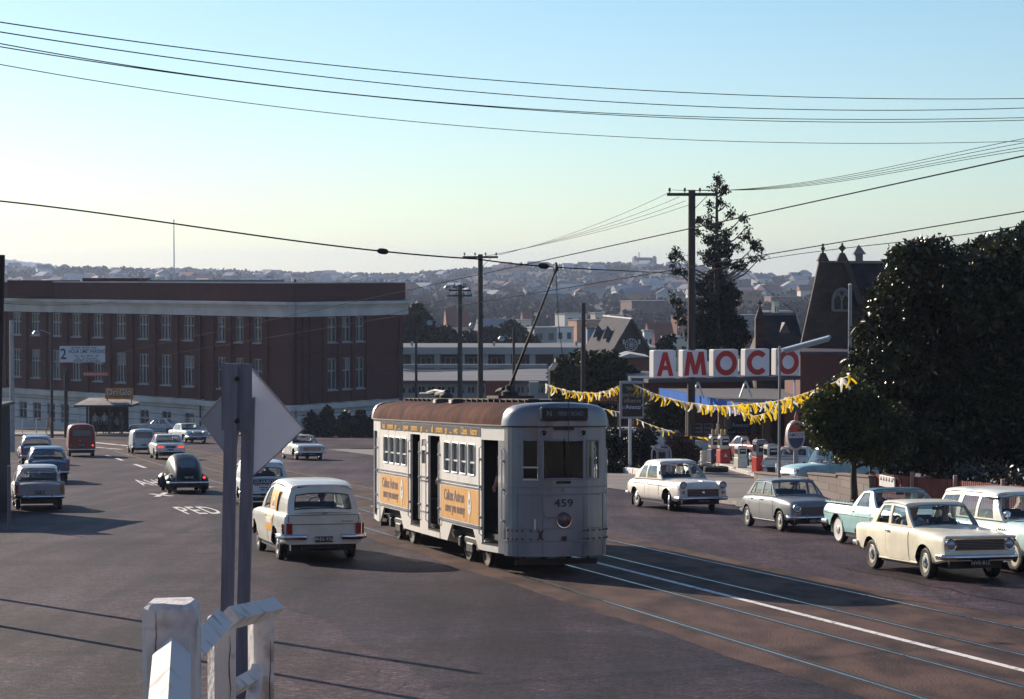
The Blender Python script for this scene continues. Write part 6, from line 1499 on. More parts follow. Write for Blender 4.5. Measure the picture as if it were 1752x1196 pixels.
# ================================================================== filling station
def servo():
    def zat(py, D): return at(876, py, D).z
    PINKW = mat('sign_box_face', (.80, .70, .72), .55, var=.05, scale=2); BOXS = mat('sign_box_side', (.58, .56, .55), .6); SRED = mat('sign_red', (.50, .010, .010), .5); STEEL = mat('dark_steel', (.055, .05, .065), .6)
    a = R(22); d = Vector((math.cos(a), math.sin(a), 0)); n = Vector((math.sin(a), -math.cos(a), 0)); D0 = 99
    p0 = at(1112, 622, D0); zt, zb = zat(598.5, 100), zat(645.5, 100); h = zt - zb
    def along(px):
        k = (px - 876) / F; t = (k * p0.y - p0.x) / (d.x - k * d.y); return p0 + d * t
    for ch, x0, x1 in (('A', 1119, 1157), ('M', 1169, 1210.5), ('O', 1221.5, 1263.5), ('C', 1276, 1317), ('O', 1328.5, 1369)):
        q0, q1 = along(x0), along(x1); w = (q1 - q0).length; c = (q0 + q1) / 2; c.z = (zt + zb) / 2
        b = MB(); T = frame(c, d, z=(0, 0, 1)); b.box((0, .26, 0), (w, .50, h), BOXS, T=T, bev=.04)
        o = b.build('letter_box'); tag(o, {'A': 'pinkish sign box with red letter A, first of the row', 'M': 'pinkish sign box with red letter M behind the tall pole', 'C': 'pinkish sign box with red letter C'}.get(ch, 'pinkish sign box with red letter O ' + ('between M and C' if x0 < 1300 else 'at the right end, behind the lamp post')), 'sign box', 'sign boxes of the big red word')
        f = MB(); f.box((0, .005, 0), (w * .97, .02, h * .97), PINKW, T=T); Tf = frame(c + n * .010, d, z=n)
        if ch == 'O' or ch == 'C':
            R0, R1 = h * .455, h * .255; a0, a1 = (0, 2 * math.pi) if ch == 'O' else (R(42), R(318)); k = 40; rows = []
            for i in range(k + 1): t = lerp(a0, a1, i / k); rows.append([Tf @ Vector((R1 * math.cos(t) * .98, R1 * math.sin(t), .004)), Tf @ Vector((R0 * math.cos(t) * .98, R0 * math.sin(t), .004))])
            f.grid(rows, SRED)
        elif ch == 'A':
            for poly in ([(-.41, -.44), (-.19, -.44), (.11, .44), (-.11, .44)], [(.19, -.44), (.41, -.44), (.11, .44), (-.07, .44)], [(-.2, -.22), (.2, -.22), (.15, -.06), (-.15, -.06)]): f.add([Tf @ Vector((x * w * .92, y * h * .98, .004 + .0005 * i)) for i, (x, y) in enumerate([(px_, py_) for px_, py_ in poly])], [(0, 1, 2, 3)], SRED)
        else:
            for poly in ([(-.46, -.44), (-.27, -.44), (-.17, .44), (-.34, .44)], [(.27, -.44), (.46, -.44), (.34, .44), (.17, .44)], [(-.34, .44), (-.14, .44), (.09, -.40), (-.09, -.40)], [(.14, .44), (.34, .44), (.09, -.40), (-.09, -.40)]): f.add([Tf @ Vector((x * w, y * h * .98, .004 + .0006 * i)) for i, (x, y) in enumerate(poly)], [(0, 1, 2, 3)], SRED)
        f.build('letter', o, smooth=0)
    # frame that carries the boxes, standing on the canopy
    b = MB(); q0, q1 = along(1110), along(1372); c = (q0 + q1) / 2; c.z = zb - .12; L = (q1 - q0).length; T = frame(c, d, z=(0, 0, 1)); b.box((0, .28, 0), (L, .5, .18), STEEL, T=T); so = b.build('sign_frame'); tag(so, 'dark steel beam and white struts carrying the big red letter boxes', 'sign frame')
    for px, two in ((1195, 1), (1277, 1), (1361, 0)):
        b = MB(); c = along(px); top = Vector((c.x, c.y + .2, zb - .2)); yb = zat(684, 99)
        for s in ((-1, 1) if two else (0,)): b.bar(top, Vector((c.x + s * .28, c.y + .1, yb)), .07, .07, M_WHITE)
        b.build('strut', so)
    # canopy
    BLU = mat('blue_fascia', (.055, .13, .40), .95, var=.08, scale=2, spec=.03); DKB = mat('dark_fascia', (.03, .028, .045), .5); SOF = mat('canopy_soffit', (.09, .085, .09), .8)
    root = empty('canopy', (0, 0, 0), 'flat filling station canopy with bright blue left fascia above the fuel pumps', 'canopy')
    C = [at(1264, 690, 93), at(1128, 664, 113), at(1330, 664, 118), at(1445, 690, 97)]
    b = MB(); b.add([p + Vector((0, 0, -.02)) for p in C], [(0, 1, 2, 3)], SOF); b.add([p + Vector((0, 0, -.16)) for p in C], [(3, 2, 1, 0)], SOF); b.build('roof', root)
    for i, j, m, hh in ((0, 1, BLU, .50), (1, 2, DKB, .5), (2, 3, DKB, .5), (3, 0, DKB, .42)):
        b = MB(); p, q = C[i], C[j]; nn = (q - p).cross(Vector((0, 0, 1))); nn = nn.normalized(); b.slab([p, q, q - Vector((0, 0, hh)), p - Vector((0, 0, hh))], m, .08, nn if i else (-1, 0, 0)); b.build('fascia', root)
    BRN = mat('brown_column', (.075, .045, .035), .7)
    for px, D in ((1236, 98), (1312, 96), (1180, 108)):
        b = MB(); p = onbase(px, D); zt_ = zat(694, 97); b.box((p.x, D, (p.z + zt_) / 2), (.36, .36, zt_ - p.z), BRN); b.build('column', root)
    # shop behind
    SB = brickmat('shop_brick', (.13, .042, .034), (.10, .034, .030), (.12, .09, .08), 3); root = empty('shop_building', (0, 0, 0), 'brick filling station shop with glazed strip behind the canopy', 'building')
    D = 121; x0, x1 = at(1085, 0, D).x, at(1475, 0, D).x; b = MB(); g = gz(0, D) - .2
    T = Matrix.Translation((0, D, 0)); xs = [at(p, 0, D).x for p in range(1188, 1420, 19)]
    hs = [(x, x + .52, zat(741, D), zat(724, D)) for x in xs]; wall_with_holes(b, T, x0, x1, g, zat(652, D), hs, SB); b.build('wall', root)
    for hh in hs: win_unit(T, (hh[0] + hh[1]) / 2, hh[2], hh[3], .52, root, 1, .5, WINW, False)
    b = MB(); b.box(((xs[0] + xs[-1]) / 2, D - .06, (zat(768, D) + zat(744, D)) / 2), (xs[-1] - xs[0] + .5, .1, zat(744, D) - zat(768, D)), mat('blue_panel', (.10, .13, .20), .5)); b.build('panel', root)
    b = MB(); b.box(((x0 + x1) / 2, D + 4, zat(650, D)), (x1 - x0 + .4, 9, .25), STEEL); b.build('roof', root)
    b = MB(); c = at(1267, 728, D - .3); b.box(c, (1.15, .06, .55), mat('sign_navy', (.02, .018, .05), .5)); b.text('Amoco', frame(c + Vector((0, -.035, .02)), (1, 0, 0), z=(0, -1, 0)), .32, mat('pale_lettering', (.55, .57, .60), .5), .01, .001); b.build('name_sign', root)
    b = MB(); c = at(1245, 715, 97.5); b.box(c, (.30, .05, .78), mat('poster_dark', (.05, .05, .06), .5)); b.lathe([(.10, 0), (.0001, .003)], mat('poster_pale', (.35, .33, .33), .5), 14, frame(c + Vector((0, -.028, .1)), (1, 0, 0), z=(0, -1, 0)) @ Matrix.Diagonal((1, 1.8, 1, 1))); tag(b.build('poster'), 'narrow dark poster with pale figure on the canopy column', 'poster')
    D = 106; b = MB(); x0, x1 = at(1372, 0, D).x, at(1470, 0, D).x; b.box(((x0 + x1) / 2, D + 3, (gz(0, D) + zat(606, D)) / 2), (x1 - x0, 6, zat(606, D) - gz(0, D)), brickmat('wall_brick', (.13, .04, .035), (.11, .035, .03), (.11, .06, .05), 3)); b.box(((x0 + x1) / 2, D + 3, zat(605, D) + .04), (x1 - x0 + .2, 6.2, .12), STEEL); tag(b.build('brick_wall_block'), 'plain dark red brick block right of the last letter, below the church', 'building')
    # self serve board on the left
    D = 116; p, q = at(996, 673, D), at(1062, 690, D); b = MB(); b.box(((p.x + q.x) / 2, D, (p.z + q.z) / 2), (q.x - p.x, .12, p.z - q.z), mat('dark_brown_board', (.06, .022, .012), .6)); 
    for x in (p.x + .1, q.x - .1): b.box((x, D + .1, (q.z + gz(x, D)) / 2), (.10, .10, q.z - gz(x, D)), STEEL)
    o = b.build('service_board'); tag(o, 'dark brown board lettered SELF SERVE in orange, low behind the bunting', 'sign'); b = MB(); b.text('SELF SERVE', frame(((p.x + q.x) / 2, D - .065, (p.z + q.z) / 2), (1, 0, 0), z=(0, -1, 0)), .42, mat('orange_lettering', (.50, .14, .02), .5), .012, .001, .82); b.build('lettering', o)
    # black sign on a post
    D = 88; c0, c1 = at(1060, 652, D), at(1101, 716, D); cx, cz = (c0.x + c1.x) / 2, (c0.z + c1.z) / 2; w, hgt = c1.x - c0.x, c0.z - c1.z
    FR = mat('sign_frame_grey', (.30, .31, .36), .5); b = MB(); b.box((cx, D, cz), (w, .14, hgt), FR, bev=.02); g = gz(cx, D); o = b.build('advert_sign'); tag(o, 'black advertising sign in grey frame with four lines of lettering', 'sign')
    b = MB(); b.box((cx + .03, D - .075, cz - .01), (w * .84, .02, hgt * .88), mat('sign_black', (.010, .009, .013), .4)); b.build('panel', o); b = MB(); T = frame((cx + .03, D - .088, cz), (1, 0, 0), z=(0, -1, 0)); OL = mat('ochre_lettering', (.30, .26, .20), .6); PL_ = mat('pale_blue_lettering', (.50, .54, .66), .5)
    for t, y, m in (('“Mister', .30, OL), ("you've got", .14, OL), ('influence', -.02, OL)): b.text(t, T @ Matrix.Translation((0, y * hgt, 0)), .24, m, .008, .001, .82)
    b.text('at', T @ Matrix.Translation((-.34, -.19 * hgt, 0)), .24, OL, .008, .001, .8); b.text('Amoco”', T @ Matrix.Translation((.08, -.19 * hgt, 0)), .25, PL_, .014, .001, .82); b.build('lettering', o)
    b = MB(); b.box((cx - .06, D + .02, (g + c1.z) / 2), (.12, .12, c1.z - g), mat('post_white', (.55, .55, .56), .5)); b.box((cx - .06, D, c0.z + .10), (.09, .09, .2), M_WHITE); b.build('post', o); b = MB(); b.box((c0.x + .03, D + .1, (c1.z + at(0, 748, D).z) / 2), (.07, .05, c1.z - at(0, 748, D).z), FR); b.build('side_post', o)
    # oval torch sign
    D = 80; c = at(1362, 745, D); rx, ry = 17 * D / F, 26 * D / F; b = MB(); T = frame(c, (.93, .36, 0), z=(.36, -.93, 0)) ; S = T @ Matrix.Diagonal((rx, ry, 1, 1))
    b.lathe([(1.0, -.16), (1.0, .02), (.92, .035), (.92, .02), (.0001, .02)], mat('oval_rim', (.50, .48, .48), .5), 36, S); o = b.build('oval_sign'); tag(o, 'oval sign with red top, white band and dark blue base above a torch post', 'sign')
    b = MB(); RDp, BLp, WHp = mat('oval_red', (.42, .05, .03), .5), mat('oval_blue', (.03, .05, .13), .5), mat('oval_white', (.50, .50, .52), .5)
    def seg(y0, y1, m, z):
        n_ = 12; L_ = [(-math.sqrt(max(0, .86 ** 2 - y * y)), y) for y in np.linspace(y0, y1, n_)]; b.add([S @ Vector((x, y, z)) for x, y in L_] + [S @ Vector((-x, y, z)) for x, y in L_[::-1]], [tuple(range(2 * n_))], m)
    seg(.22, .86, RDp, .024); seg(-.16, .22, WHp, .024); seg(-.86, -.16, BLp, .024); b.text('AMOCO', T @ Matrix.Translation((0, .015, .028)), ry * .34, BLp, .014, .001, .8); b.build('oval_face', o, smooth=0)
    b = MB(); b.lathe([(.05, 0), (.08, .12), (.03, .25), (.0001, .38)], mat('torch_red', (.45, .12, .10), .5), 10, Matrix.Translation(c + Vector((0, 0, ry)))); b.box((c.x, c.y + .05, (c.z - ry + gz(c.x, D)) / 2), (.16, .14, c.z - ry - gz(c.x, D)), FR); b.build('torch_post', o)
    # pump island, pumps, bins, posts
    b = MB(); p, q = gnd(1226, 797), gnd(1306, 819); dd = (q - p); dd.z = 0; Lp = dd.length; mid = (p + q) / 2; mid.z = gz(mid.x, mid.y); b.box((0, .45, .07), (Lp + .5, 1.1, .18), mat('island_kerb', (.42, .38, .34), .8, var=.2, scale=4), T=frame(mid, (q - p), z=(0, SLOPE, 1)), bev=.02); tag(b.build('pump_island'), 'pale kerbed island under the fuel pumps', 'pump island')
    CRW = mat('pump_cream', (.66, .62, .54), .4); PRD = mat('pump_red', (.52, .035, .02), .35, coat=.4); PBL = mat('pump_blue', (.025, .03, .085), .35, coat=.4); PGY = mat('pump_grey', (.16, .16, .19), .4); BK2 = M_BLACK
    def pump(px, yt, yb, low, top, label, globe=True, wid=.50):
        g_ = gnd(px, yb); D = g_.y; hh = (yb - yt) * D / F; o_ = g_ + Vector((0, 0, .12)); r = empty('fuel_pump', o_, label, 'fuel pump', 'fuel pumps on the island'); r.rotation_euler.z = R(22)
        def B(name, z0, z1, m, w_=wid, dep=.42, bev=.03, extra=None):
            b = MB(); b.box((0, 0, (z0 + z1) / 2 * hh), (w_, dep, (z1 - z0) * hh), m, bev=bev)
            if extra: extra(b)
            return b.build(name, r)
        B('base', 0, .04, BK2, wid + .08, .5); B('lower_cabinet', .04, .50, low); B('upper_cabinet', .50, .97, top, wid * .94, .38, .08 if globe else .03); B('cap', .97, 1.0, PGY, wid * .8, .34)
        b = MB(); b.box((0, -.2, .76 * hh), (wid * .62, .03, .22 * hh), M_DARKGLASS, bev=.01); b.box((0, -.218, .79 * hh), (wid * .5, .008, .05 * hh), mat('dial_white', (.6, .6, .58), .5)); b.box((-wid * .48, 0, .76 * hh), (.03, .22, .2 * hh), M_DARKGLASS); b.build('dial', r)
        b = MB(); b.prism([(-.09, .26 * hh), (.09, .26 * hh), (.0, .40 * hh)], 1, -.222, -.212, mat('pump_emblem', (.60, .58, .55), .5)); b.build('emblem', r)
        b = MB(); b.tube([(wid * .5, -.05, .55 * hh), (wid * .5 + .08, -.1, .4 * hh), (wid * .5 + .10, -.12, .15 * hh), (wid * .5 + .05, -.15, .12 * hh), (wid * .5 + .04, -.14, .5 * hh)], .022, BK2, 6); b.box((wid * .5 + .04, -.14, .54 * hh), (.06, .06, .16), PGY, bev=.015); b.build('hose', r)
        if globe: 
            for s in (-1, 1): b = MB(); b.lathe([(.0001, 0), (.05, .02), (.055, .18), (.03, .24), (.0001, .25)], mat('pump_globe', (.60, .42, .15), .35), 12, Matrix.Translation((s * .09, 0, 1.0 * hh))); b.build('globe', r)
    pump(1222, 748, 797, PBL, CRW, 'cream and blue fuel pump at the far end of the island'); pump(1237.5, 748, 799, PRD, CRW, 'cream and red fuel pump second from the far end')
    pump(1267, 767, 807, CRW, CRW, 'all cream fuel pump in the middle of the island', False, .44); pump(1300, 757, 815, PRD, PGY, 'tall fuel pump with red lower cabinet and grey top', False, .52); pump(1319, 765, 817, PBL, CRW, 'cream and dark blue fuel pump nearest the lamp post', False, .52)
    for px, yt, yb, rr, m, lab in ((1207, 771, 795, .24, CRW, 'cream round drum left of the fuel pumps'), (1337, 793, 819, .24, CRW, 'cream round drum beside the lamp post')):
        g_ = gnd(px, yb); hh = (yb - yt) * g_.y / F; b = MB(); b.lathe([(rr, 0), (rr, hh * .33), (rr + .015, hh * .34), (rr, hh * .36), (rr, hh * .66), (rr + .015, hh * .67), (rr, hh * .69), (rr, hh), (rr * .9, hh), (rr * .88, hh * .9), (.0001, hh * .9)], m, 20, Matrix.Translation(g_)); tag(b.build('drum'), lab, 'drum')
    for px, yt, yb, m, lab in ((1228.5, 726, 797, mat('post_pinkish', (.50, .42, .40), .5), 'pale post between the first two fuel pumps'), (1312, 772, 816, mat('post_white', (.55, .55, .56), .5), 'pale post between the last two fuel pumps')):
        g_ = gnd(px, yb); b = MB(); b.tube([g_, g_ + Vector((0, 0, (yb - yt) * g_.y / F))], .06, m, 10); b.lathe([(.0001, -.06), (.09, 0), (.0001, .07)], m, 10, Matrix.Translation(g_ + Vector((0, 0, (yb - yt) * g_.y / F)))); tag(b.build('forecourt_post'), lab, 'post')
    for i, (px, py) in enumerate(((1206, 806), (1219, 808), (1231, 808))):
        g_ = gnd(px, py); b = MB(); b.lathe([(.20, .02), (.26, 0), (.36, .03), (.38, .12), (.36, .22), (.26, .25), (.20, .23), (.18, .12), (.20, .02)], M_RUBBER, 20, Matrix.Translation(g_)); tag(b.build('tyre'), 'loose black tyre lying on the forecourt before the pumps', 'tyre', 'tyres lying on the forecourt')
    # arched board by the hedge
    D = 86; g_ = onbase(1134, D); b = MB(); x0, x1 = at(1117, 0, D).x, at(1150, 0, D).x; zt_ = zat(760, D); ar = [(x0, D, g_.z), (x0, D, zt_ - .35)] + [(lerp(x0, x1, .5 - .5 * math.cos(t)), D, zt_ - .35 + .35 * math.sin(t)) for t in np.linspace(.2, 2.94, 8)] + [(x1, D, zt_ - .35), (x1, D, g_.z)]
    b.tube(ar, .03, FR, 8); o = b.build('arched_board'); tag(o, 'pale board in arched tube frame beside the hedge', 'sign'); b = MB(); b.box(((x0 + x1) / 2 + .06, D, (g_.z + zt_) / 2), (x1 - x0 - .26, .05, (zt_ - g_.z) * .72), mat('board_violet', (.22, .22, .28), .6, var=.2, scale=3)); b.box(((x0 + x1) / 2 + .02, D - .03, zt_ - .45), (.26, .02, .26), M_BLACK); b.build('board', o)
servo()
# ------------------------------------------------------------------ bunting
def bunting():
    YL = leafmat('bunting_yellow', (.80, .56, .02), (.74, .46, .02), .45, 3, .4, .55); WT = leafmat('bunting_white', (.80, .76, .66), (.7, .66, .56), .45, 3, .4, .55); meshes = []
    for m in (YL, WT, YL):
        for v in range(3):
            b = MB(); rr = random.Random(v * 7 + len(meshes)); rows = []; sw = rr.uniform(-.35, .35)
            for k in range(5):
                t = k / 4; w = .055 * (1 - .35 * t); o = Vector((sw * t * .6 + .03 * math.sin(3 * t), .10 * math.sin(2.4 * t + v), -.42 * t)); rows.append([o + Vector((-w, .02 * math.sin(5 * t), 0)), o + Vector((0, .03, -.01)), o + Vector((w, -.02 * math.sin(4 * t), 0))])
            b.grid(rows, m); meshes.append(b.mesh('flag', 60))
    rng = random.Random(5)
    def run(pts, n, label):
        V = []
        for (x0, y0, D0), (x1, y1, D1), sag in pts:
            for i in range(12 + 1):
                t = i / 12; V.append(at(lerp(x0, x1, t), lerp(y0, y1, t) + sag * 4 * t * (1 - t), 1 / lerp(1 / D0, 1 / D1, t)))
        n = int(n * 1.15); b = MB(); b.tube(V, .008, M_WHITE, 5); o = b.build('bunting'); tag(o, label, 'bunting', 'strings of yellow and white bunting')
        for i in range(n):
            u = (i + .5) / n * (len(V) - 1) + rng.uniform(-.03, .03); k = int(u); p = lerp(V[k], V[min(k + 1, len(V) - 1)], u - k); f = link('flag', meshes[rng.randrange(len(meshes))], o, p); f.rotation_euler = (rng.uniform(-.5, .5), rng.uniform(-1.0, .35), rng.uniform(-.6, .6)); s = rng.uniform(.55, .95); f.scale = (s, s, s)
    run([((934, 657, 96), (1000, 672, 92), 3), ((1000, 672, 92), (1059, 660, 88.2), 5)], 44, 'yellow bunting from the small lamp post to the black advert')
    run([((1079, 655, 88), (1190, 690, 84), 6), ((1190, 690, 84), (1262, 693, 78), 3)], 54, 'yellow bunting drooping from the black advert across the tall pole')
    run([((1262, 692, 78), (1340, 684, 62), 2), ((1340, 684, 62), (1454, 642, 55), 3)], 52, 'yellow bunting climbing past the lamp post into the big tree')
    run([((1250, 686, 86), (1290, 712, 84), 4), ((1290, 712, 84), (1345, 690, 78), 3), ((1345, 690, 78), (1412, 664, 72), 2)], 44, 'lower yellow bunting swag behind the lamp post')
    run([((1005, 690, 112), (1062, 705, 104), 2)], 8, 'short far bunting under the brown board'); run([((1085, 715, 112), (1150, 738, 100), 2), ((1150, 738, 100), (1222, 748, 98), 4)], 12, 'far bunting low over the parked cars behind the hedge')
bunting()
# ------------------------------------------------------------------ walls and fences on the right
def right_side():
    BLK = brickmat('grey_block', (.25, .20, .185), (.20, .165, .155), (.13, .11, .10), 1.25); r = empty('block_wall', (0, 0, 0), 'stepped grey concrete block wall between footpath and filling station', 'wall')
    P = [(1297, .66), (1346, .62), (1391, .78), (1440, .84), (1496, .84)]
    def D_of(px, s): return s / (SY + SX * (px - 876) / F)
    for (p0, h0), (p1, _) in zip(P, P[1:]):
        a, c = road(24.2, D_of(p0, 24.2)), road(24.2, D_of(p1, 24.2)); d = c - a; mid = (a + c) / 2; b = MB(); b.box((0, 0, h0 / 2), (d.length - .01, .2, h0 + .3), BLK, T=frame(mid, d, z=(0, 0, 1))); b.box((0, 0, h0 + .17), (d.length + .02, .26, .05), mat('wall_coping', (.20, .15, .14), .85), T=frame(mid, d, z=(0, 0, 1))); b.build('wall_panel', r)
    RP = mat('red_picket', (.17, .030, .026), .75, var=.25, scale=4); r = empty('picket_fence', (0, 0, 0), 'dark red picket fence behind the parked cars at the right', 'fence')
    s = 24.3; D0, D1 = D_of(1502, s), 40.0; n = int((D0 - D1) / .966 / .105); b = MB(); rng = random.Random(2)
    for i in range(n):
        p = road(s, lerp(D0, D1, i / n)); h = 1.02 + rng.uniform(-.015, .015); T = frame(p, (-UX, -UY, 0), z=(0, 0, 1)); b.box((0, 0, h / 2 + .06), (.072, .02, h), RP, T=T)
    b.build('pickets', r)
    for z in (.35, .9):
        b = MB(); a, c = road(s + .04, D0), road(s + .04, D1); b.bar(a + Vector((0, 0, z)), c + Vector((0, 0, z)), .05, .08, RP); b.build('rail', r)
    for px in (1566, 1640, 1722): b = MB(); p = road(s - .05, D_of(px, s)); b.box((p.x, p.y, p.z + .6), (.09, .09, 1.22), mat('pale_fence_post', (.38, .24, .20), .7)); b.build('post', r)
    b = MB(); p = road(s - .06, D_of(1524, s)); T = frame(p + Vector((0, 0, .98)), (-UX, -UY, 0), z=(0, 0, 1)); b.box((0, 0, -.08), (.95, .04, .30), M_WHITE, T=T, bev=.01); 
    for k in range(5): b.prism([(-.40 + .17 * k, -.06), (-.30 + .17 * k, -.06), (-.34 + .17 * k, .04)], 1, -.026, -.022, M_BLACK, T)
    tag(b.build('notice_board'), 'white board with dark marks on top of the red picket fence', 'notice board')
    b = MB(); SHT = mat('pale_sheet', (.30, .34, .40), .5, var=.1, scale=2); D = 61; q = [at(1508, 812, D), at(1568, 820, D), at(1585, 812, D + 4), at(1522, 803, D + 4)]; b.slab(q, SHT, .06, (0, 0, 1)); o = b.build('lean_to'); tag(o, 'low pale sheet-roofed lean-to behind the picket fence', 'shed')
    b = MB(); 
    for k in (0, 1, 2, 3): b.box((q[k].x, q[k].y, (q[k].z + gz(q[k].x, q[k].y)) / 2 - .06), (.1, .1, q[k].z - gz(q[k].x, q[k].y)), M_BLACK)
    b.build('post', o)
    D = 72; b = MB(); x0, x1 = at(1560, 0, D).x, at(1800, 0, D).x; zt = at(0, 776, D).z; b.box(((x0 + x1) / 2, D + 2.5, (zt + gz(0, D)) / 2), (x1 - x0, 5, zt - gz(0, D)), brickmat('house_brick', (.30, .10, .06), (.24, .08, .05), (.2, .15, .12), 3)); o = b.build('brick_house'); tag(o, 'low red brick house glimpsed beneath the big glossy tree', 'house')
    b = MB(); b.prism([(D - .5, zt), (D + 5.5, zt), (D + 2.5, zt + 1.6)], 0, x0 - .4, x1 + .4, mat('roof_grey', (.20, .20, .22), .8)); b.build('roof', o)
right_side()
# ================================================================== trees and shrubs
BARK = mat('bark', (.055, .042, .035), .9, col2=(.03, .024, .02), scale=5, stretch=(4, 4, .7), bump=.4)
def tree(name, label, cat, base, blobs, n, size, lm, trunk_r=.15, limbs=None, shell=.5, aspect=.55, droop=0.0, group=None, crown='crown', jitter=.08, bend=.25, nlimb=14):
    root = empty(name, base, label, cat, group); B = Vector(base)
    bl = [((c[0] - B.x, c[1] - B.y, c[2] - B.z), r) for c, r in blobs]
    P = blob_points(bl, n, shell, jitter); S = size * (.6 + .8 * NR.random(n)); o = link(crown, leaf_mesh(crown, P, S, [lm], None, aspect, droop, bend), root)
    if trunk_r:
        b = MB(); rng = random.Random(len(name) + int(abs(B.x) * 10)); top = Vector(limbs[0]) - B if limbs else Vector((0, 0, max(c[2] for c, _ in bl) * .7))
        pts = [top * t + Vector((rng.uniform(-.05, .05), rng.uniform(-.05, .05), 0)) * (1 if 0 < t < 1 else 0) * trunk_r * 6 for t in (0, .25, .5, .75, 1)]
        b.tube(pts, [trunk_r * k for k in (1.25, 1, .85, .7, .5)], BARK, 10)
        for c, r in bl[:nlimb]:
            st = pts[2 if c[2] < top.z else 3].lerp(pts[4], rng.random()); e = Vector(c); m = st.lerp(e, .5) + Vector((0, 0, -.08 * (e - st).length)); b.tube([st, m, e], [trunk_r * .45, trunk_r * .3, trunk_r * .1], BARK, 6)
        b.build('trunk', root)
    return root
def pxblobs(lst, D, dd=0.0, flat=1.0):
    out = []; rng = random.Random(len(lst) + int(D))
    for t in lst:
        px, py, r = t[:3]; D2 = D + (t[3] if len(t) > 3 else rng.uniform(-1, 1) * dd); p = at(px, py, D2); k = r * D2 / F; out.append((tuple(p), (k, k * .9, k * flat)))
    return out
GL = leafmat('glossy_leaf', (.046, .050, .015), (.010, .012, .005), .26, .9, .40, .18)
GL2 = leafmat('street_tree_leaf', (.075, .090, .020), (.016, .022, .008), .42, 1.5, .3, .30)
PINE = leafmat('pine_leaf', (.014, .020, .011), (.005, .008, .005), .6, .5, .2, .06)
OLV = leafmat('olive_leaf', (.045, .046, .015), (.012, .015, .007), .6, .5, .3, .2); HDG = leafmat('hedge_leaf', (.024, .028, .012), (.007, .009, .005), .5, 1.2, .3, .15); CYP = leafmat('cypress_leaf', (.010, .015, .009), (.004, .006, .004), .6, .8, .3, .05); MIDT = leafmat('far_tree_leaf', (.018, .024, .012), (.006, .009, .006), .65, .15, .3, .08); REDL = leafmat('russet_leaf', (.07, .035, .03), (.03, .018, .016), .5, 1.5, .3, .15)
b0 = onbase(1630, 63)
tree('magnolia_tree', 'huge dark glossy-leaved tree filling the right edge of the view', 'tree', b0, pxblobs([(1570, 478, 58), (1555, 458, 42), (1528, 520, 48), (1505, 575, 44), (1490, 630, 44), (1480, 690, 55), (1585, 560, 85), (1540, 620, 80), (1620, 500, 60), (1660, 470, 55), (1690, 500, 70), (1735, 460, 62), (1790, 440, 70), (1650, 600, 100), (1720, 580, 100), (1800, 560, 120), (1580, 700, 90), (1520, 745, 60), (1660, 720, 100), (1760, 700, 120), (1540, 770, 45), (1620, 780, 50), (1700, 790, 60), (1780, 790, 60), (1840, 680, 120), (1600, 440, 34), (1575, 432, 26), (1700, 430, 30), (1725, 418, 24), (1750, 412, 24)], 64, 2.2), 80000, .23, GL, .34, [at(1650, 700, 64.5)], .45, .42, .15, nlimb=4)
b1 = road(23.3, 57); b1 = onbase(1461, 57.2, .12)
tree('street_tree', 'small rounded street tree with forked trunk in front of the block wall', 'tree', b1, pxblobs([(1404, 700, 26), (1425, 690, 34), (1450, 672, 30), (1470, 700, 42), (1440, 725, 44), (1495, 725, 40), (1520, 745, 34), (1480, 750, 42), (1415, 745, 26), (1450, 760, 30), (1505, 775, 24), (1425, 715, 40), (1390, 725, 18), (1460, 650, 18)], 57.2, .5), 17000, .135, GL2, .10, [at(1462, 770, 57.2)], .45, .5)
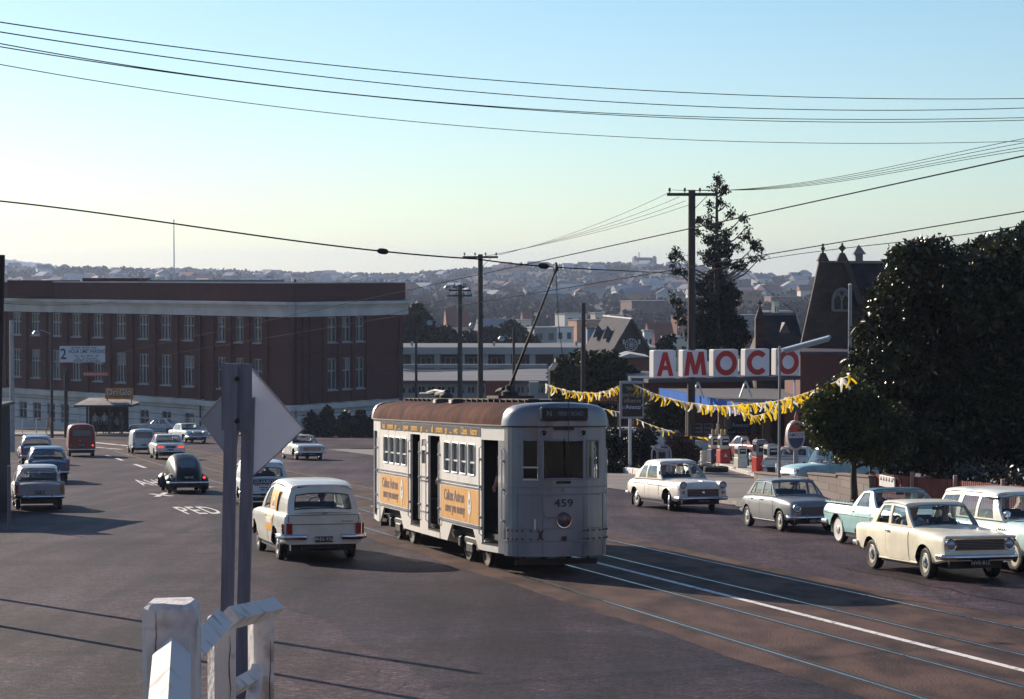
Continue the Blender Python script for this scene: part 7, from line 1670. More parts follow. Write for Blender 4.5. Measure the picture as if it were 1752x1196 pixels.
# hoop pine built clump by clump
def hoop_pine():
    D = 130; base = onbase(1226, D); root = empty('hoop_pine', base, 'tall ragged hoop pine with tufted branches behind the tall pole', 'tree')
    raw = [(705, 80, 14), (708, 105, 26), (712, 138, 34), (755, 172, 34), (680, 165, 22), (742, 205, 24), (650, 280, 26), (720, 275, 34), (765, 285, 22), (640, 335, 22), (800, 355, 34), (880, 362, 34), (905, 435, 24), (830, 440, 16), (580, 395, 34), (650, 400, 38), (700, 430, 40), (590, 470, 34), (765, 490, 38), (660, 520, 48), (740, 540, 48), (895, 505, 34), (830, 562, 34), (960, 565, 36), (1003, 590, 28), (1015, 632, 24), (945, 655, 28), (700, 600, 46), (770, 612, 46), (605, 612, 24), (630, 650, 40), (700, 680, 52), (780, 692, 46), (845, 705, 38), (880, 690, 22), (430, 610, 36), (398, 636, 24), (462, 655, 28), (402, 692, 20), (440, 735, 32), (490, 745, 24), (620, 770, 46), (720, 770, 64), (590, 850, 50), (700, 860, 80), (780, 850, 50), (825, 880, 40), (400, 905, 26), (430, 955, 36), (470, 1000, 32), (620, 950, 70), (720, 960, 90), (815, 970, 50), (440, 1050, 38), (480, 1090, 38), (640, 1060, 90), (780, 1070, 90), (870, 1100, 56), (590, 1150, 80), (760, 1160, 110), (900, 1180, 50), (650, 1240, 90), (800, 1260, 80), (560, 1270, 60)]
    rng = random.Random(9); bl = []; b = MB(); tr = lambda t: base.lerp(at(1226.5, 300, D), t); L = at(1226.5, 300, D).z - base.z
    b.tube([tr(t) - base for t in np.linspace(0, 1, 10)], [.32 * (1 - .93 * t) + .02 for t in np.linspace(0, 1, 10)], BARK, 10)
    for cx, cy, r in raw:
        px, py = 1050 + cx / 3.9875, 280 + cy / 3.9875; p = at(px, py, D + rng.uniform(-1.6, 1.6)); k = r / 3.9875 * D / F * 1.35; q = p - base
        for j in range(max(2, int(r / 9))):
            d = Vector((rng.gauss(0, 1), rng.gauss(0, 1), rng.gauss(0, .8))); d.normalize(); bl.append((tuple(q + d * k * rng.uniform(.1, .8)), (k * .46 * rng.uniform(.7, 1.3), k * .46, k * .40 * rng.uniform(.7, 1.3))))
        t = max(0, min(.97, (q.z - abs(q.x) * .7) / L)); b.tube([tr(t) - base, (tr(t) - base).lerp(q, .6) + Vector((0, 0, -.12 * abs(q.x))), q], [.06, .045, .02], BARK, 5)
    n = 30000; P = blob_points(bl, n, .2, .10); link('crown', leaf_mesh('crown', P, .20 * (.6 + .8 * NR.random(n)), [PINE], None, .5, 0), root); b.build('trunk', root)
hoop_pine()
tree('bushy_tree', 'wide olive green bushy tree behind the left end of the bunting', 'tree', onbase(1015, 126), pxblobs([(965, 640, 26), (995, 625, 26), (1030, 630, 30), (1060, 640, 26), (1080, 650, 20), (985, 655, 30), (1030, 665, 34), (1070, 672, 26), (955, 665, 20), (1010, 690, 34), (1060, 700, 30), (1000, 615, 14), (1045, 615, 14)], 126, 1.5), 9000, .34, OLV, .16, [at(1020, 650, 126)], .5)
tree('shrub', 'rounded dark hedge shrub left of the black advert post', 'shrub', onbase(1045, 92), pxblobs([(1035, 765, 26), (1055, 755, 22), (1060, 785, 24), (1038, 792, 20), (1020, 780, 16)], 92, .8), 6000, .16, HDG, .05, None, .5)
tree('shrub', 'dark green shrub right of the black advert post', 'shrub', onbase(1095, 90), pxblobs([(1090, 765, 20), (1105, 750, 16), (1100, 785, 22), (1118, 795, 16), (1080, 795, 16)], 90, .8), 6000, .16, HDG, .05, None, .5)
tree('shrub', 'russet tinted shrub beside the tall pole and arched board', 'shrub', onbase(1165, 88), pxblobs([(1160, 765, 22), (1175, 780, 20), (1150, 785, 16), (1170, 798, 18)], 88, .8), 5000, .15, REDL, .05, None, .5)
tree('shrub', 'loose pale green shrub above the cars behind the hedge', 'shrub', onbase(1140, 118), pxblobs([(1125, 700, 22), (1150, 715, 22), (1165, 700, 16), (1120, 725, 18)], 118, .8), 4000, .22, OLV, .08, None, .5)
tree('low_plants', 'low planting behind the whitewashed kerb below the hedge', 'shrub', onbase(1070, 88), pxblobs([(1040, 802, 12), (1060, 805, 12), (1085, 808, 12), (1105, 806, 10)], 88, .4), 2500, .13, HDG, 0, None, .4)
for i, (px, pt, r, lab) in enumerate(((530, 705, 13, 'dark clipped cypress at the left end of the row by the brick building'), (558, 696, 17, 'tallest dark cypress in the row by the brick building'), (590, 706, 15, 'dark rounded cypress third in the row by the brick building'), (615, 702, 15, 'dark cypress fourth in the row by the brick building'), (640, 708, 14, 'dark cypress at the tram end of the row by the brick building'))):
    D = 162; bb = onbase(px, D); h = at(0, pt, D).z - bb.z; k = r * D / F; tree('cypress', lab, 'shrub', bb, [((bb.x, bb.y, bb.z + h * .25), (k, k, h * .28)), ((bb.x, bb.y, bb.z + h * .55), (k * .9, k * .9, h * .32)), ((bb.x + .1, bb.y, bb.z + h * .80), (k * .5, k * .5, h * .22))], 2200, .24, CYP, .07, None, .5, group='cypresses by the brick building')
tree('fig_tree', 'round dark tree rising behind the right end of the brick building', 'tree', onbase(713, 262), pxblobs([(712, 550, 24), (700, 560, 18), (726, 560, 20), (712, 580, 28), (712, 530, 12), (735, 580, 16)], 262, 1.5), 5000, .6, MIDT, .3, [at(713, 570, 262)], .5)
for i, (px, py, r, D, lab) in enumerate(((760, 585, 26, 275, 'dark tree behind the many-armed pole'), (800, 590, 24, 290, 'dark tree between the two armed poles and the valley'), (838, 585, 26, 300, 'dark tree right of the tall bare pole'), (872, 572, 24, 320, 'dark tree behind the plain pole, nearest the trolley pole'), (905, 590, 18, 300, 'small dark tree right of the trolley pole'))):
    tree('valley_tree', lab, 'tree', onbase(px, D), pxblobs([(px, py, r), (px - r * .7, py + 8, r * .7), (px + r * .7, py + 6, r * .75), (px + 3, py - r * .5, r * .5), (px, py + 20, r)], D, 2), 3500, .65, MIDT, .3, [at(px, py, D)], .5, group='dark trees below the hill')
tree('palm_like_tree', 'small ragged tree right of the steep church', 'tree', onbase(1140, 190), pxblobs([(1138, 585, 8), (1148, 580, 7), (1132, 592, 6), (1144, 596, 9)], 190, .5), 500, .5, MIDT, .1, None, .4)
tree('hedge', 'leafy hedge showing above the red picket fence', 'hedge', road(25.2, 50.5), [((*road(25.2, D)[:2], road(25.2, D).z + 1.0), (.55, .55, .42 + .1 * math.sin(D * 3))) for D in np.arange(43, 55, .55)], 9000, .13, leafmat('fence_hedge_leaf', (.045, .038, .028), (.018, .018, .013), .35, 2, .5, .15), 0, None, .5, crown='leaves')
# ================================================================== poles, wires, signs, fences
TIM = mat('pole_timber', (.060, .046, .042), .85, col2=(.032, .024, .024), scale=2.0, stretch=(8, 8, .3), bump=.25); GALV = mat('galvanised', (.30, .31, .34), .45, .5, var=.12, scale=4); POR = mat('insulator', (.09, .06, .05), .3)
WIRE = mat('wire', (.012, .011, .012), .9, spec=.05)
def pole(px, ytop, D, r, label, arms=(), rt=None, cat='pole', m=None, cap=False, lean=0.0):
    x = at(px, 598, D).x; zt = at(px, ytop, D).z; g = gz(x, D) - .2; root = MB()
    n = 8; root.tube([(x + lean * (i / n - 1), D, lerp(g, zt, i / n)) for i in range(n + 1)], [lerp(r, rt or r * .78, i / n) for i in range(n + 1)], m or TIM, 12)
    o = root.build('power_pole' if arms else 'tram_pole'); tag(o, label, cat)
    for py, half, nn, brace in arms:
        b = MB(); z = at(px, py, D).z; y = D - r - .05; b.box((x, y, z), (2 * half, .11, .14), TIM); ao = b.build('cross_arm', o)
        if brace: b = MB(); b.bar((x, y - .02, z - .75), (x + .68, y - .02, z - .08), .05, .03, M_BLACK); b.build('brace', o)
        for k in range(nn):
            xx = x + lerp(-half + .12, half - .12, k / (nn - 1)); 
            if abs(xx - x) < .2: xx = x + .3
            b = MB(); b.lathe([(.02, 0), (.02, .07), (.06, .08), (.065, .12), (.045, .14), (.06, .16), (.05, .22), (.0001, .24)], POR, 8, Matrix.Translation((xx, y, z + .07))); b.build('insulator', ao)
    return o
BIG = pole(1183, 325, 100, .19, 'tall dark timber power pole with one cross-arm, in front of the hoop pine', ((333, 1.16, 4, 1),), rt=.165)
pole(822, 435, 143, .19, 'timber power pole with one cross-arm behind the tram', ((440, 1.16, 4, 1),), rt=.165)
pole(787, 487, 175, .22, 'timber power pole with several cross-arms left of the bare one', ((491, .55, 3, 0), (497, .9, 4, 0), (506, 1.0, 4, 0)), rt=.18)
pole(998, 518, 108, .14, 'short dark pole rising behind the bunting left of the black advert', cap=True)
pole(879, 560, 165, .13, 'plain pole behind the tram roof right of the cross-armed poles')
pole(712, 575, 178, .13, 'thin pole just right of the brick building corner')
pole(686, 586, 172, .17, 'dark pole in front of the brick building right end')
pole(88, 545, 158, .12, 'slim pole left of the hanging parking notice'); pole(112, 632, 160, .16, 'short thick pole under the hanging parking notice')
p = pole(20, 548, 120, .14, 'pale steel pole at the far left beside the brick building', m=GALV)
# dark pole at the left edge of the view
b = MB(); D = 30; pts = [(at(-14, 1070, D).x, D, gz(-7, D) - .2), (at(1, 436, D).x, D, at(1, 436, D).z)]; b.tube([Vector(pts[0]).lerp(Vector(pts[1]), i / 6) for i in range(7)], .07, TIM, 12, r2=.06); tag(b.build('timber_post'), 'dark timber post cut by the left edge of the view', 'post')
b = MB(); D = 34.5; x = -8.6; b.tube([(x, D, gz(x, D) - .2), (x + .1, D, gz(x, D) + 5.4)], .07, TIM, 12); tag(b.build('timber_post'), 'dark timber post just beyond the left edge of the view', 'post')
def lampost(px, ytop, D, tip, label, r=.045):
    x = at(px, 598, D).x; g = gz(x, D); z = at(px, ytop, D).z; b = MB(); b.tube([(x, D, g), (x, D, lerp(g, z, .5)), (x, D, z + .1)], r, GALV, 10, r2=r * .75); o = b.build('lamp_post'); tag(o, label, 'lamp post')
    t = at(tip[0], tip[1], D - .6); a = Vector((x + .10, D - .05, at(px, ytop + 1, D).z)); d = (t - a); b = MB(); T = frame((a + t) / 2, d, z=(0, -.25, 1))
    b.box((0, 0, 0), (d.length, .26, .10), mat('lamp_housing', (.36, .42, .48), .4), T=T, bev=.03); b.box((0, 0, -.065), (d.length * .94, .20, .05), mat('lamp_diffuser', (.55, .52, .45), .5), T=T, bev=.02); b.build('lamp_head', o); return o
lampost(1334, 598, 63, (1421, 577), 'tall galvanised lamp post with long fluorescent head beside the big red letters')
lampost(940, 630, 96, (950, 622), 'small lamp post with pale head at the left end of the bunting')
b = MB(); D = 74; x = at(1454, 598, D).x; b.tube([(x, D, gz(x, D)), (x, D, at(1454, 487, D).z)], .06, GALV, 8); b.lathe([(.0001, -.05), (.08, 0), (.0001, .06)], M_WHITE, 8, Matrix.Translation((x, D, at(1454, 487, D).z))); tag(b.build('flagpole'), 'galvanised pole with knob top at the left side of the big glossy tree', 'flagpole')
for px, y0, D in ((1491, 648, 64),): b = MB(); x = at(px, 598, D).x; b.tube([(x, D, gz(x, D)), (x, D, at(px, y0, D).z)], .05, GALV, 8); tag(b.build('steel_post'), 'thin galvanised post in front of the big glossy tree', 'post')
# street lamps on spans (round pale heads seen against the trees)
for i, (px, py, D, lab) in enumerate(((765, 492, 174, 'pale round lamp head on bracket of the many-armed pole'), (735, 552, 176, 'pale round lamp head by the dark round tree'), (858, 579, 168, 'pale round lamp head near the plain pole behind the tram'), (808, 556, 178, 'pale round lamp head just left of the tall bare pole'), (62, 570, 150, 'pale round lamp head in front of the second window of the brick building'))):
    b = MB(); p = at(px, py, D); T = Matrix.Translation(p); b.lathe([(.0001, .18), (.14, .16), (.22, .06), (.28, -.02), (.26, -.05)], GALV, 14, T); b.lathe([(.25, -.05), (.20, -.16), (.0001, -.22)], mat('lamp_bowl', (.62, .62, .62), .25), 14, T)
    o = b.build('street_lamp'); tag(o, lab, 'street lamp'); a = MB(); q = p + Vector((1.0 if px < 800 else .6, 0, -.05)); a.tube([p + Vector((0, 0, .12)), p + Vector((.4, 0, .2)), q], .03, GALV, 6); a.build('bracket', o)
# ------------------------------------------------------------------ wires
def wire(pts, r, label, group=None, ext=True, name='power_line', n=40):
    """pts: (px, py, D); smooth curve through image points at real depths"""
    P = sorted(pts); xs = [p[0] for p in P]; 
    if len(P) == 2: f = lambda x: lerp(P[0][1], P[1][1], (x - P[0][0]) / (P[1][0] - P[0][0]))
    else:
        co = np.polyfit(xs, [p[1] for p in P], min(3, len(P) - 1)); f = lambda x: float(np.polyval(co, x))
    x0, x1 = P[0][0], P[-1][0]; V = []
    for i in range(n + 1):
        x = lerp(x0, x1, i / n); inv = interp([(p[0], 1 / p[2]) for p in P], x); V.append(at(x, f(x), 1 / inv))
    if x1 >= 1780: V.append(V[-1] + (V[-1] - V[-3]) * 8)
    if x0 <= -30: V.insert(0, V[0] + (V[0] - V[2]) * 6)
    b = MB(); b.tube(V, r, WIRE, 6); o = b.build(name); return tag(o, label, 'wire', group)
G5 = 'power lines crossing the sky'
wire(((-40, 32, 38), (330, 83, 44), (620, 117, 50), (1000, 150, 56), (1320, 163, 60), (1800, 168, 66)), .011, 'topmost thin power line of the five crossing the open sky', G5)
wire(((-40, 48, 38), (330, 104, 44), (620, 138, 50), (1000, 172, 56), (1320, 186, 60), (1800, 183, 66)), .011, 'second highest power line crossing the open sky', G5)
wire(((-40, 67, 38), (330, 128, 44), (780, 178, 52), (1000, 191, 56), (1320, 203, 60), (1800, 200, 66)), .010, 'third power line crossing the open sky, nearly touching the one under it', G5)
wire(((-40, 73, 38), (330, 130, 44), (780, 177, 52), (1000, 195, 56), (1320, 207, 60), (1800, 204, 66)), .010, 'fourth power line, the lower of the close pair in the open sky', G5)
wire(((-40, 103, 38), (330, 163, 44), (780, 215, 52), (1000, 231, 56), (1320, 243, 60), (1800, 240, 66)), .008, 'lowest and thinnest of the five power lines in the open sky', G5)
GB = 'lines from the tall pole to the upper right'
for k, (y1, lab) in enumerate(((235, 'topmost'), (243, 'second'), (251, 'third'), (257, 'lowest'))):
    wire(((1150 + 26 * k, 325, 99.7), (1330, 318 + 1.5 * k, 88), (1560, lerp(318, y1, .56) + 6, 76), (1790, y1 - 5, 66)), .010, f'{lab} of the four lines running from the tall pole to the right edge', GB)
GP = 'lines between the two tall poles'
for k, lab in enumerate(('uppermost', 'upper middle', 'lower middle', 'lowest')):
    x0 = (1148, 1162, 1172, 1180)[k]; y0 = (328, 337, 344, 350)[k]; x1 = (855, 845, 833, 826)[k]
    wire(((x1, 436 + k, 143), (lerp(x1, x0, .33), lerp(436, y0, .33) + 8, 128), (lerp(x1, x0, .66), lerp(436, y0, .66) + 8, 113), (x0, y0, 99.7)), .010, f'{lab} line sagging between the two tall power poles', GP)
GT = 'tram contact and span wires'
# contact wires over both tracks
def contact(s, h, lab, Ds=(14, 20, 28, 38.4, 60, 90, 130)):
    V = []
    for D in Ds: p = road(s, D); V.append(Vector((p.x, p.y, p.z + h)))
    b = MB(); b.tube(V, .008, WIRE, 6); return tag(b.build('contact_wire'), lab, 'wire', GT)
contact(10.74, 5.62, 'tram contact wire touched by the raised trolley pole'); contact(13.6, 5.55, 'tram contact wire over the empty right-hand track')
wire(((-40, 340, 36), (300, 383, 37), (655, 430, 38), (815, 443, 38.4)), .013, 'thick span wire from the left edge to the trolley pole tip', GT, name='span_wire')
wire(((815, 443, 38.4), (935, 456, 38.8), (1060, 463, 60), (1180, 470, 99)), .012, 'span wire from the trolley pole tip towards the tall pole', GT, name='span_wire')
wire(((1185, 470, 99), (1330, 440, 80), (1560, 412, 62), (1800, 375, 48)), .012, 'span wire rising from the tall pole to the right edge above the church', GT, name='span_wire')
wire(((1183, 392, 99.7), (1375, 546, 108)), .011, 'diagonal stay wire from the tall pole down to the church', None, name='stay_wire')
wire(((330, 632, 120), (560, 566, 110), (820, 500, 100)), .010, 'pale wire crossing the brick building from the left', GT, name='span_wire')
wire(((-20, 516, 118), (60, 522, 130), (200, 516, 160)), .010, 'wire by the cornice of the brick building', GT, name='span_wire')
wire(((20, 596, 120), (60, 620, 130), (100, 620, 148)), .012, 'wire holding the hanging parking notice from the pale pole', GT, name='span_wire'); wire(((180, 640, 150), (260, 640, 152), (380, 630, 156), (560, 600, 160)), .010, 'wire running right from the hanging parking notice', GT, name='span_wire')
for px, py, D, lab in ((655, 430, 38, 'black strain insulator on the thick span wire'), (930, 455, 38.6, 'black wire hanger beside the trolley pole tip')):
    b = MB(); p = at(px, py, D); b.lathe([(.02, -.10), (.05, -.06), (.055, 0), (.05, .06), (.02, .10)], M_BLACK, 10, frame(p, (0, 1, 0), z=(1, 0, -.12))); tag(b.build('insulator_block'), lab, 'insulator')
# ------------------------------------------------------------------ hanging notices
def notice(px0, px1, py0, py1, D, m, name, label):
    a, c = at(px0, py0, D), at(px1, py1, D); b = MB(); b.box(((a.x + c.x) / 2, D, (a.z + c.z) / 2), (c.x - a.x, .06, a.z - c.z), m, bev=.01); o = b.build(name); tag(o, label, 'sign'); return o, frame(((a.x + c.x) / 2, D - .033, (a.z + c.z) / 2), (1, 0, 0), z=(0, -1, 0)), c.x - a.x, a.z - c.z
o, T, w, h = notice(102, 180, 592, 620, 150, mat('notice_white', (.58, .60, .64), .6), 'parking_notice', 'white hanging notice lettered 2 HOUR LIMIT PARKING across the street')
INK = mat('notice_ink', (.012, .015, .04), .6); b = MB()
b.text('2', T @ Matrix.Translation((-w * .415, -.02, 0)), h * .92, INK, .012, .002, .85)
for t, y, s, x, sx in (('CENTRAL TRAFFIC AREA', .39, .14, -.02, .9), ('HOUR LIMIT PARKING', .16, .30, .055, .66), ('7am - 6pm  MON - FRI', -.10, .14, .04, 1), ('7am - 12 Noon SAT', -.26, .14, .04, 1), ('EXCEPT AS SIGNED', -.41, .17, .05, .95)): b.text(t, T @ Matrix.Translation((w * x + (w * .05), h * y, 0)), h * s * 1.15, INK, .010, .002, sx)
b.build('lettering', o)
o, T, w, h = notice(142, 186, 636, 644, 154, mat('red_banner', (.22, .03, .03), .7), 'red_banner', 'narrow red banner hanging below the parking notice'); b = MB(); b.text('NO PARKING IN CITY', T, h * .7, mat('banner_lettering', (.6, .35, .33), .6), .01, .002, 1.1) if False else [b.box((x, 0, .002), (.07, h * .55, .004), mat('banner_lettering', (.6, .35, .33), .6), T=T) for x in np.arange(-w * .45, w * .47, .115)]; b.build('lettering', o)
# ------------------------------------------------------------------ diamond sign seen from behind
def diamond():
    D = 15.0; root = empty('diamond_sign', (at(405, 1000, D).x, D, gz(-2, D)), 'pair of diamond road signs seen from behind on two steel posts', 'road sign'); inv = Matrix.Translation(-Vector(root.location))
    WB = mat('sign_back_white', (.88, .88, .92), .55, var=.06, scale=3); AB = mat('sign_back_grey', (.30, .31, .36), .5, .2, var=.08, scale=3); PS = mat('painted_post', (.18, .19, .26), .5, .3, var=.15, scale=6, stretch=(6, 6, .5)); ED = mat('sign_edge', (.42, .36, .36), .5)
    def loc(px, py, dd=0): return inv @ at(px, py, D + dd)
    # posts: channel sections
    for (xt, xb, yt, w, dd) in ((396, 388, 622, 19, -.06), (425, 416, 680, 19, .05)):
        b = MB(); a = loc(xt, yt, dd); c = at(xb, 1040, D + dd); c = inv @ c; d = (c - a); e = a + d * ((a.z - (gz(-2, D) - root.location.z - .3)) / (a.z - c.z)); ww = w * D / F
        b.bar(e, a, ww, .012, PS, up=(0, 1, 0)); 
        for s in (-1, 1): b.bar(e + Vector((s * ww / 2, .025, 0)), a + Vector((s * ww / 2, .025, 0)), .008, .06, PS, up=(0, 1, 0))
        b.build('post', root)
    def plate(corners, m, name, dd):
        b = MB(); V = [loc(px, py, q) for (px, py, q) in corners]; b.slab(V, m, .012, (0, -1, 0)); b.tube(V + V[:1], .008, ED, 5); return b.build(name, root)
    plate(((430, 630, .10), (520, 734, .22), (430, 818, .10), (410, 726, .08)), WB, 'diamond_plate', 0)
    plate(((402, 655, .10), (410, 722, .08), (400, 795, .10), (343, 718, .24)), AB, 'diamond_plate', 0)
    b = MB(); V = [loc(378, 621, .02), loc(431, 622, .02), loc(431, 738, .02), loc(379, 736, .02)]; b.slab(V, PS, .012, (0, -1, 0)); o = b.build('backing_plate', root)
    b = MB(); b.box(loc(398, 678, -.01), (.008, .03, .45), M_BLACK)
    for py in (648, 720): b.lathe([(.018, 0), (.018, .02), (.0001, .025)], M_BLACK, 8, frame(loc(406, py, -.07), (1, 0, 0), z=(0, -1, 0)))
    b.build('bolt', root)
diamond()
# ------------------------------------------------------------------ white guard fence in front
def guard_fence():
    WP = mat('old_white_paint', (.68, .64, .63), .8, col2=(.40, .34, .32), scale=7, detail=12, bump=.4, bscale=30, lo=.32, hi=.46, spec=.2)
    D0 = 8.0; o0 = at(295, 1028, D0); root = empty('guard_fence', (o0.x, D0, gz(o0.x, D0)), 'weathered white timber guard fence with square rails set on edge', 'fence'); inv = Matrix.Translation(-Vector(root.location))
    def loc(px, py, D): return inv @ at(px, py, D)
    def post(px, ytop, D, w, chamf, name='post', rz=0.0, d=None):
        c = loc(px, ytop, D); ww = w * D / F; dd = d or ww; h = c.z - (gz(c.x, D) - root.location.z - .3) + .3; b = MB(); T = Matrix.Translation((c.x, c.y, c.z)) @ Matrix.Rotation(rz, 4, 'Z'); k = chamf; hw = ww / 2; hd = dd / 2
        rings = [(-h, 1), (-.6, 1), (-.3, .995), (-k, 1), (-k * .35, .95), (0, .78)]; rows = []
        rng = random.Random(int(px)); 
        for z, s in rings:
            row = []
            for (sx, sy) in ((-1, -.8), (-.8, -1), (-.3, -1.005), (.3, -.995), (.8, -1), (1, -.8), (1, .8), (.8, 1), (-.8, 1), (-1, .8)): row.append(T @ Vector((sx * hw * s + rng.uniform(-.001, .001), sy * hd * s, z + (rng.uniform(-.004, .004) if z > -.1 else 0))))
            rows.append(row)
        b.grid(rows, WP, closed=True); b.add(rows[-1], [tuple(range(10))], WP)
        # drying cracks
        CK = mat('timber_crack', (.05, .04, .04), .9)
        for q in range(1):
            x = hw * rng.uniform(-.7, .8); z1 = -rng.uniform(.02, .15); z0 = z1 - rng.uniform(.15, .5); pts = [T @ Vector((x + .004 * math.sin(t * 9), -hd - .0015, lerp(z0, z1, t))) for t in np.linspace(0, 1, 6)]; b.tube(pts, [.0006, .002, .003, .0025, .002, .0006], CK, 4)
        return b.build(name, root, smooth=25)
    def rail(a, c, s, name='rail'):
        """square timber on edge (diamond section)"""
        d = (c - a).normalized(); side = d.cross(Vector((0, 0, 1))).normalized(); up = side.cross(d); h = s * .7071; n = 7; b = MB(); rows = []
        rng = random.Random(int(a.x * 1000) & 255)
        for i in range(n):
            p = lerp(a, c, i / (n - 1)); rows.append([p + up * h, p + side * h, p - up * h, p - side * h])
        b.grid(rows, WP, closed=True); b.add(rows[0], [(3, 2, 1, 0)], WP); b.add(rows[-1], [(0, 1, 2, 3)], WP); return b.build(name, root, smooth=20)
    post(294, 1028, 8.0, 90, .05)
    post(379, 1054, 9.6, 40, .012, rz=.5); post(446, 1040, 10.4, 37, .01, rz=.45)
    # rail coming towards the camera from the big post, and its far part up to the second post
    rail(loc(294, 1120, 7.86), loc(276, 1440, 5.6), .098)
    rail(loc(322, 1122, 8.15), loc(374, 1066, 9.35), .09)
    # top rail between second and third posts
    rail(loc(391, 1058, 9.55), loc(469, 1040, 10.7), .075)
    # lower rail and its splintered end
    rail(loc(398, 1178, 9.6), loc(448, 1150, 10.5), .06)
    b = MB(); a = loc(430, 1185, 10.0); b.bar(loc(425, 1230, 9.9), loc(442, 1140, 10.2), .06, .03, WP, up=(0, 1, 0)); b.build('stake', root)
guard_fence()
# ================================================================== the valley city and the hills
def far():
    rng = random.Random(21)
    cols = {'white': (.62, .58, .54), 'orange': (.40, .19, .11), 'brick': (.10, .045, .038), 'grey': (.22, .22, .24), 'cream': (.58, .50, .40), 'dark': (.09, .085, .10), 'blue': (.16, .20, .28)}
    RO = {'grey': mat('far_roof_grey', (.20, .20, .23), .9, spec=.1), 'red': mat('far_roof_red', (.20, .06, .045), .8), 'pale': mat('far_roof_pale', (.36, .36, .38), .9, spec=.1), 'dark': mat('far_roof_dark', (.08, .08, .09), .7)}
    def hm(c): return mat('far_wall_' + c, cols[c], .8, var=.12, scale=.2)
    def block(px0, px1, py, D, col, roof, label, kind='flat', dep=None, turn=.35, wins=True, cat='building'):
        w = (px1 - px0) * D / F; p = at((px0 + px1) / 2, py, D); g = gz(p.x, D) if D < 1500 else hz(p.x, D); h = max(2.5, p.z - g); h = min(h, 16) if D < 2000 else h; g = p.z - h; dep = dep or w * .7
        o = empty('city_building', (p.x, D, g), label, cat); o.rotation_euler.z = turn; b = MB(); hh = h if kind == 'flat' else h * .7; w2 = w * .92
        b.box((0, 0, hh / 2 - 1), (w2, dep, hh + 2), hm(col)); b.build('wall', o); b = MB()
        if kind == 'flat': b.box((0, 0, hh + .12), (w2 + .3, dep + .3, .25), RO[roof])
        else: b.prism([(-dep / 2 - .4, hh - .1), (dep / 2 + .4, hh - .1), (0, h)], 0, -w2 / 2 - .4, w2 / 2 + .4, RO[roof])
        b.build('roof', o)
        if wins:
            b = MB(); n = max(2, int(w2 / 3)); rows = max(1, int(min(hh, 12) / 3.4))
            for i in range(n):
                for k in range(rows): b.box((lerp(-w2 / 2, w2 / 2, (i + .5) / n), -dep / 2 - .02, hh - 1.9 - k * 3.3), (w2 / n * .45, .08, 1.5), M_DARKGLASS)
            b.build('windows', o)
        return o
    L = [(762, 800, 528, 560, 'cream', 'red', 'cream mansion with red roof among trees on the valley side', 'gable'), (879, 907, 548, 520, 'cream', 'pale', 'cream block beside the trolley pole'), (893, 908, 531, 700, 'orange', 'red', 'small orange church gable in the valley', 'gable'),
         (905, 950, 561, 480, 'grey', 'pale', 'pale grey warehouse in the valley centre'), (946, 980, 560, 500, 'white', 'pale', 'white warehouse left of the short dark pole'), (953, 1000, 537, 640, 'white', 'grey', 'long white shed in the valley'), (1012, 1034, 536, 600, 'cream', 'pale', 'cream signboard block right of the short dark pole'),
         (975, 1030, 548, 560, 'orange', 'grey', 'orange walled shed behind the short dark pole'), (930, 1000, 590, 330, 'grey', 'grey', 'long grey shed just above the white-columned block'), (815, 880, 545, 620, 'grey', 'grey', 'grey roofed hall in the valley behind the bare pole', 'gable'), (1000, 1042, 562, 380, 'blue', 'dark', 'blue grey walled block left of the steep church'),
         (1066, 1142, 515, 900, 'brick', 'grey', 'long brick factory on the near slope'), (1105, 1150, 552, 430, 'brick', 'red', 'brick terrace right of the steep church', 'gable'), (1100, 1116, 567, 330, 'white', 'pale', 'white signboard tower right of the steep church'), (1120, 1135, 565, 400, 'orange', 'red', 'orange gable right of the steep church', 'gable'), (1140, 1176, 578, 300, 'cream', 'pale', 'cream wall left of the tall pole'),
         (1255, 1300, 497, 1000, 'orange', 'pale', 'orange brick institution right of the hoop pine'), (1310, 1370, 508, 1050, 'brick', 'dark', 'dark brick institution left of the stone church'), (1321, 1332, 517, 600, 'cream', 'pale', 'cream signboard tower left of the stone church'), (1300, 1352, 533, 640, 'grey', 'pale', 'pale long roof left of the stone church'), (1240, 1300, 540, 520, 'grey', 'grey', 'grey shed behind the hoop pine'), (1255, 1290, 566, 400, 'cream', 'red', 'cream house low behind the hoop pine', 'gable'),
         (1012, 1072, 490, 1500, 'brick', 'dark', 'long dark convent on the hillside', 'gable'), (1008, 1016, 484, 1480, 'orange', 'red', 'twin lit turret of the hillside convent', 'gable'), (1084, 1121, 441, 2300, 'dark', 'dark', 'big square block on the hill skyline'), (1060, 1084, 459, 2560, 'grey', 'dark', 'low wing beside the skyline block', 'gable'), (1122, 1142, 461, 2560, 'grey', 'dark', 'low hall right of the skyline block', 'gable'),
         (700, 760, 600, 300, 'dark', 'grey', 'dark roofed house behind the thin pole', 'gable'), (1040, 1066, 540, 700, 'white', 'pale', 'white shed above the steep church roof'), (1150, 1176, 540, 620, 'orange', 'grey', 'orange shed left of the tall pole')]
    for e in L: block(*e[:7], kind=e[7] if len(e) > 7 else 'flat', turn=rng.uniform(.15, .6), wins=e[3] < 1600)
    b = MB(); p = at(1103, 442, 2290)
    for x in (-10, 10): b.box((p.x + x, 2290, p.z), (3, 6, 5), hm('grey'))
    b.box((p.x - 6, 2290, p.z + 3), (1, 1, 7), hm('grey')); tag(b.build('roof_turrets'), 'stubby turrets on the big skyline block', 'turret')
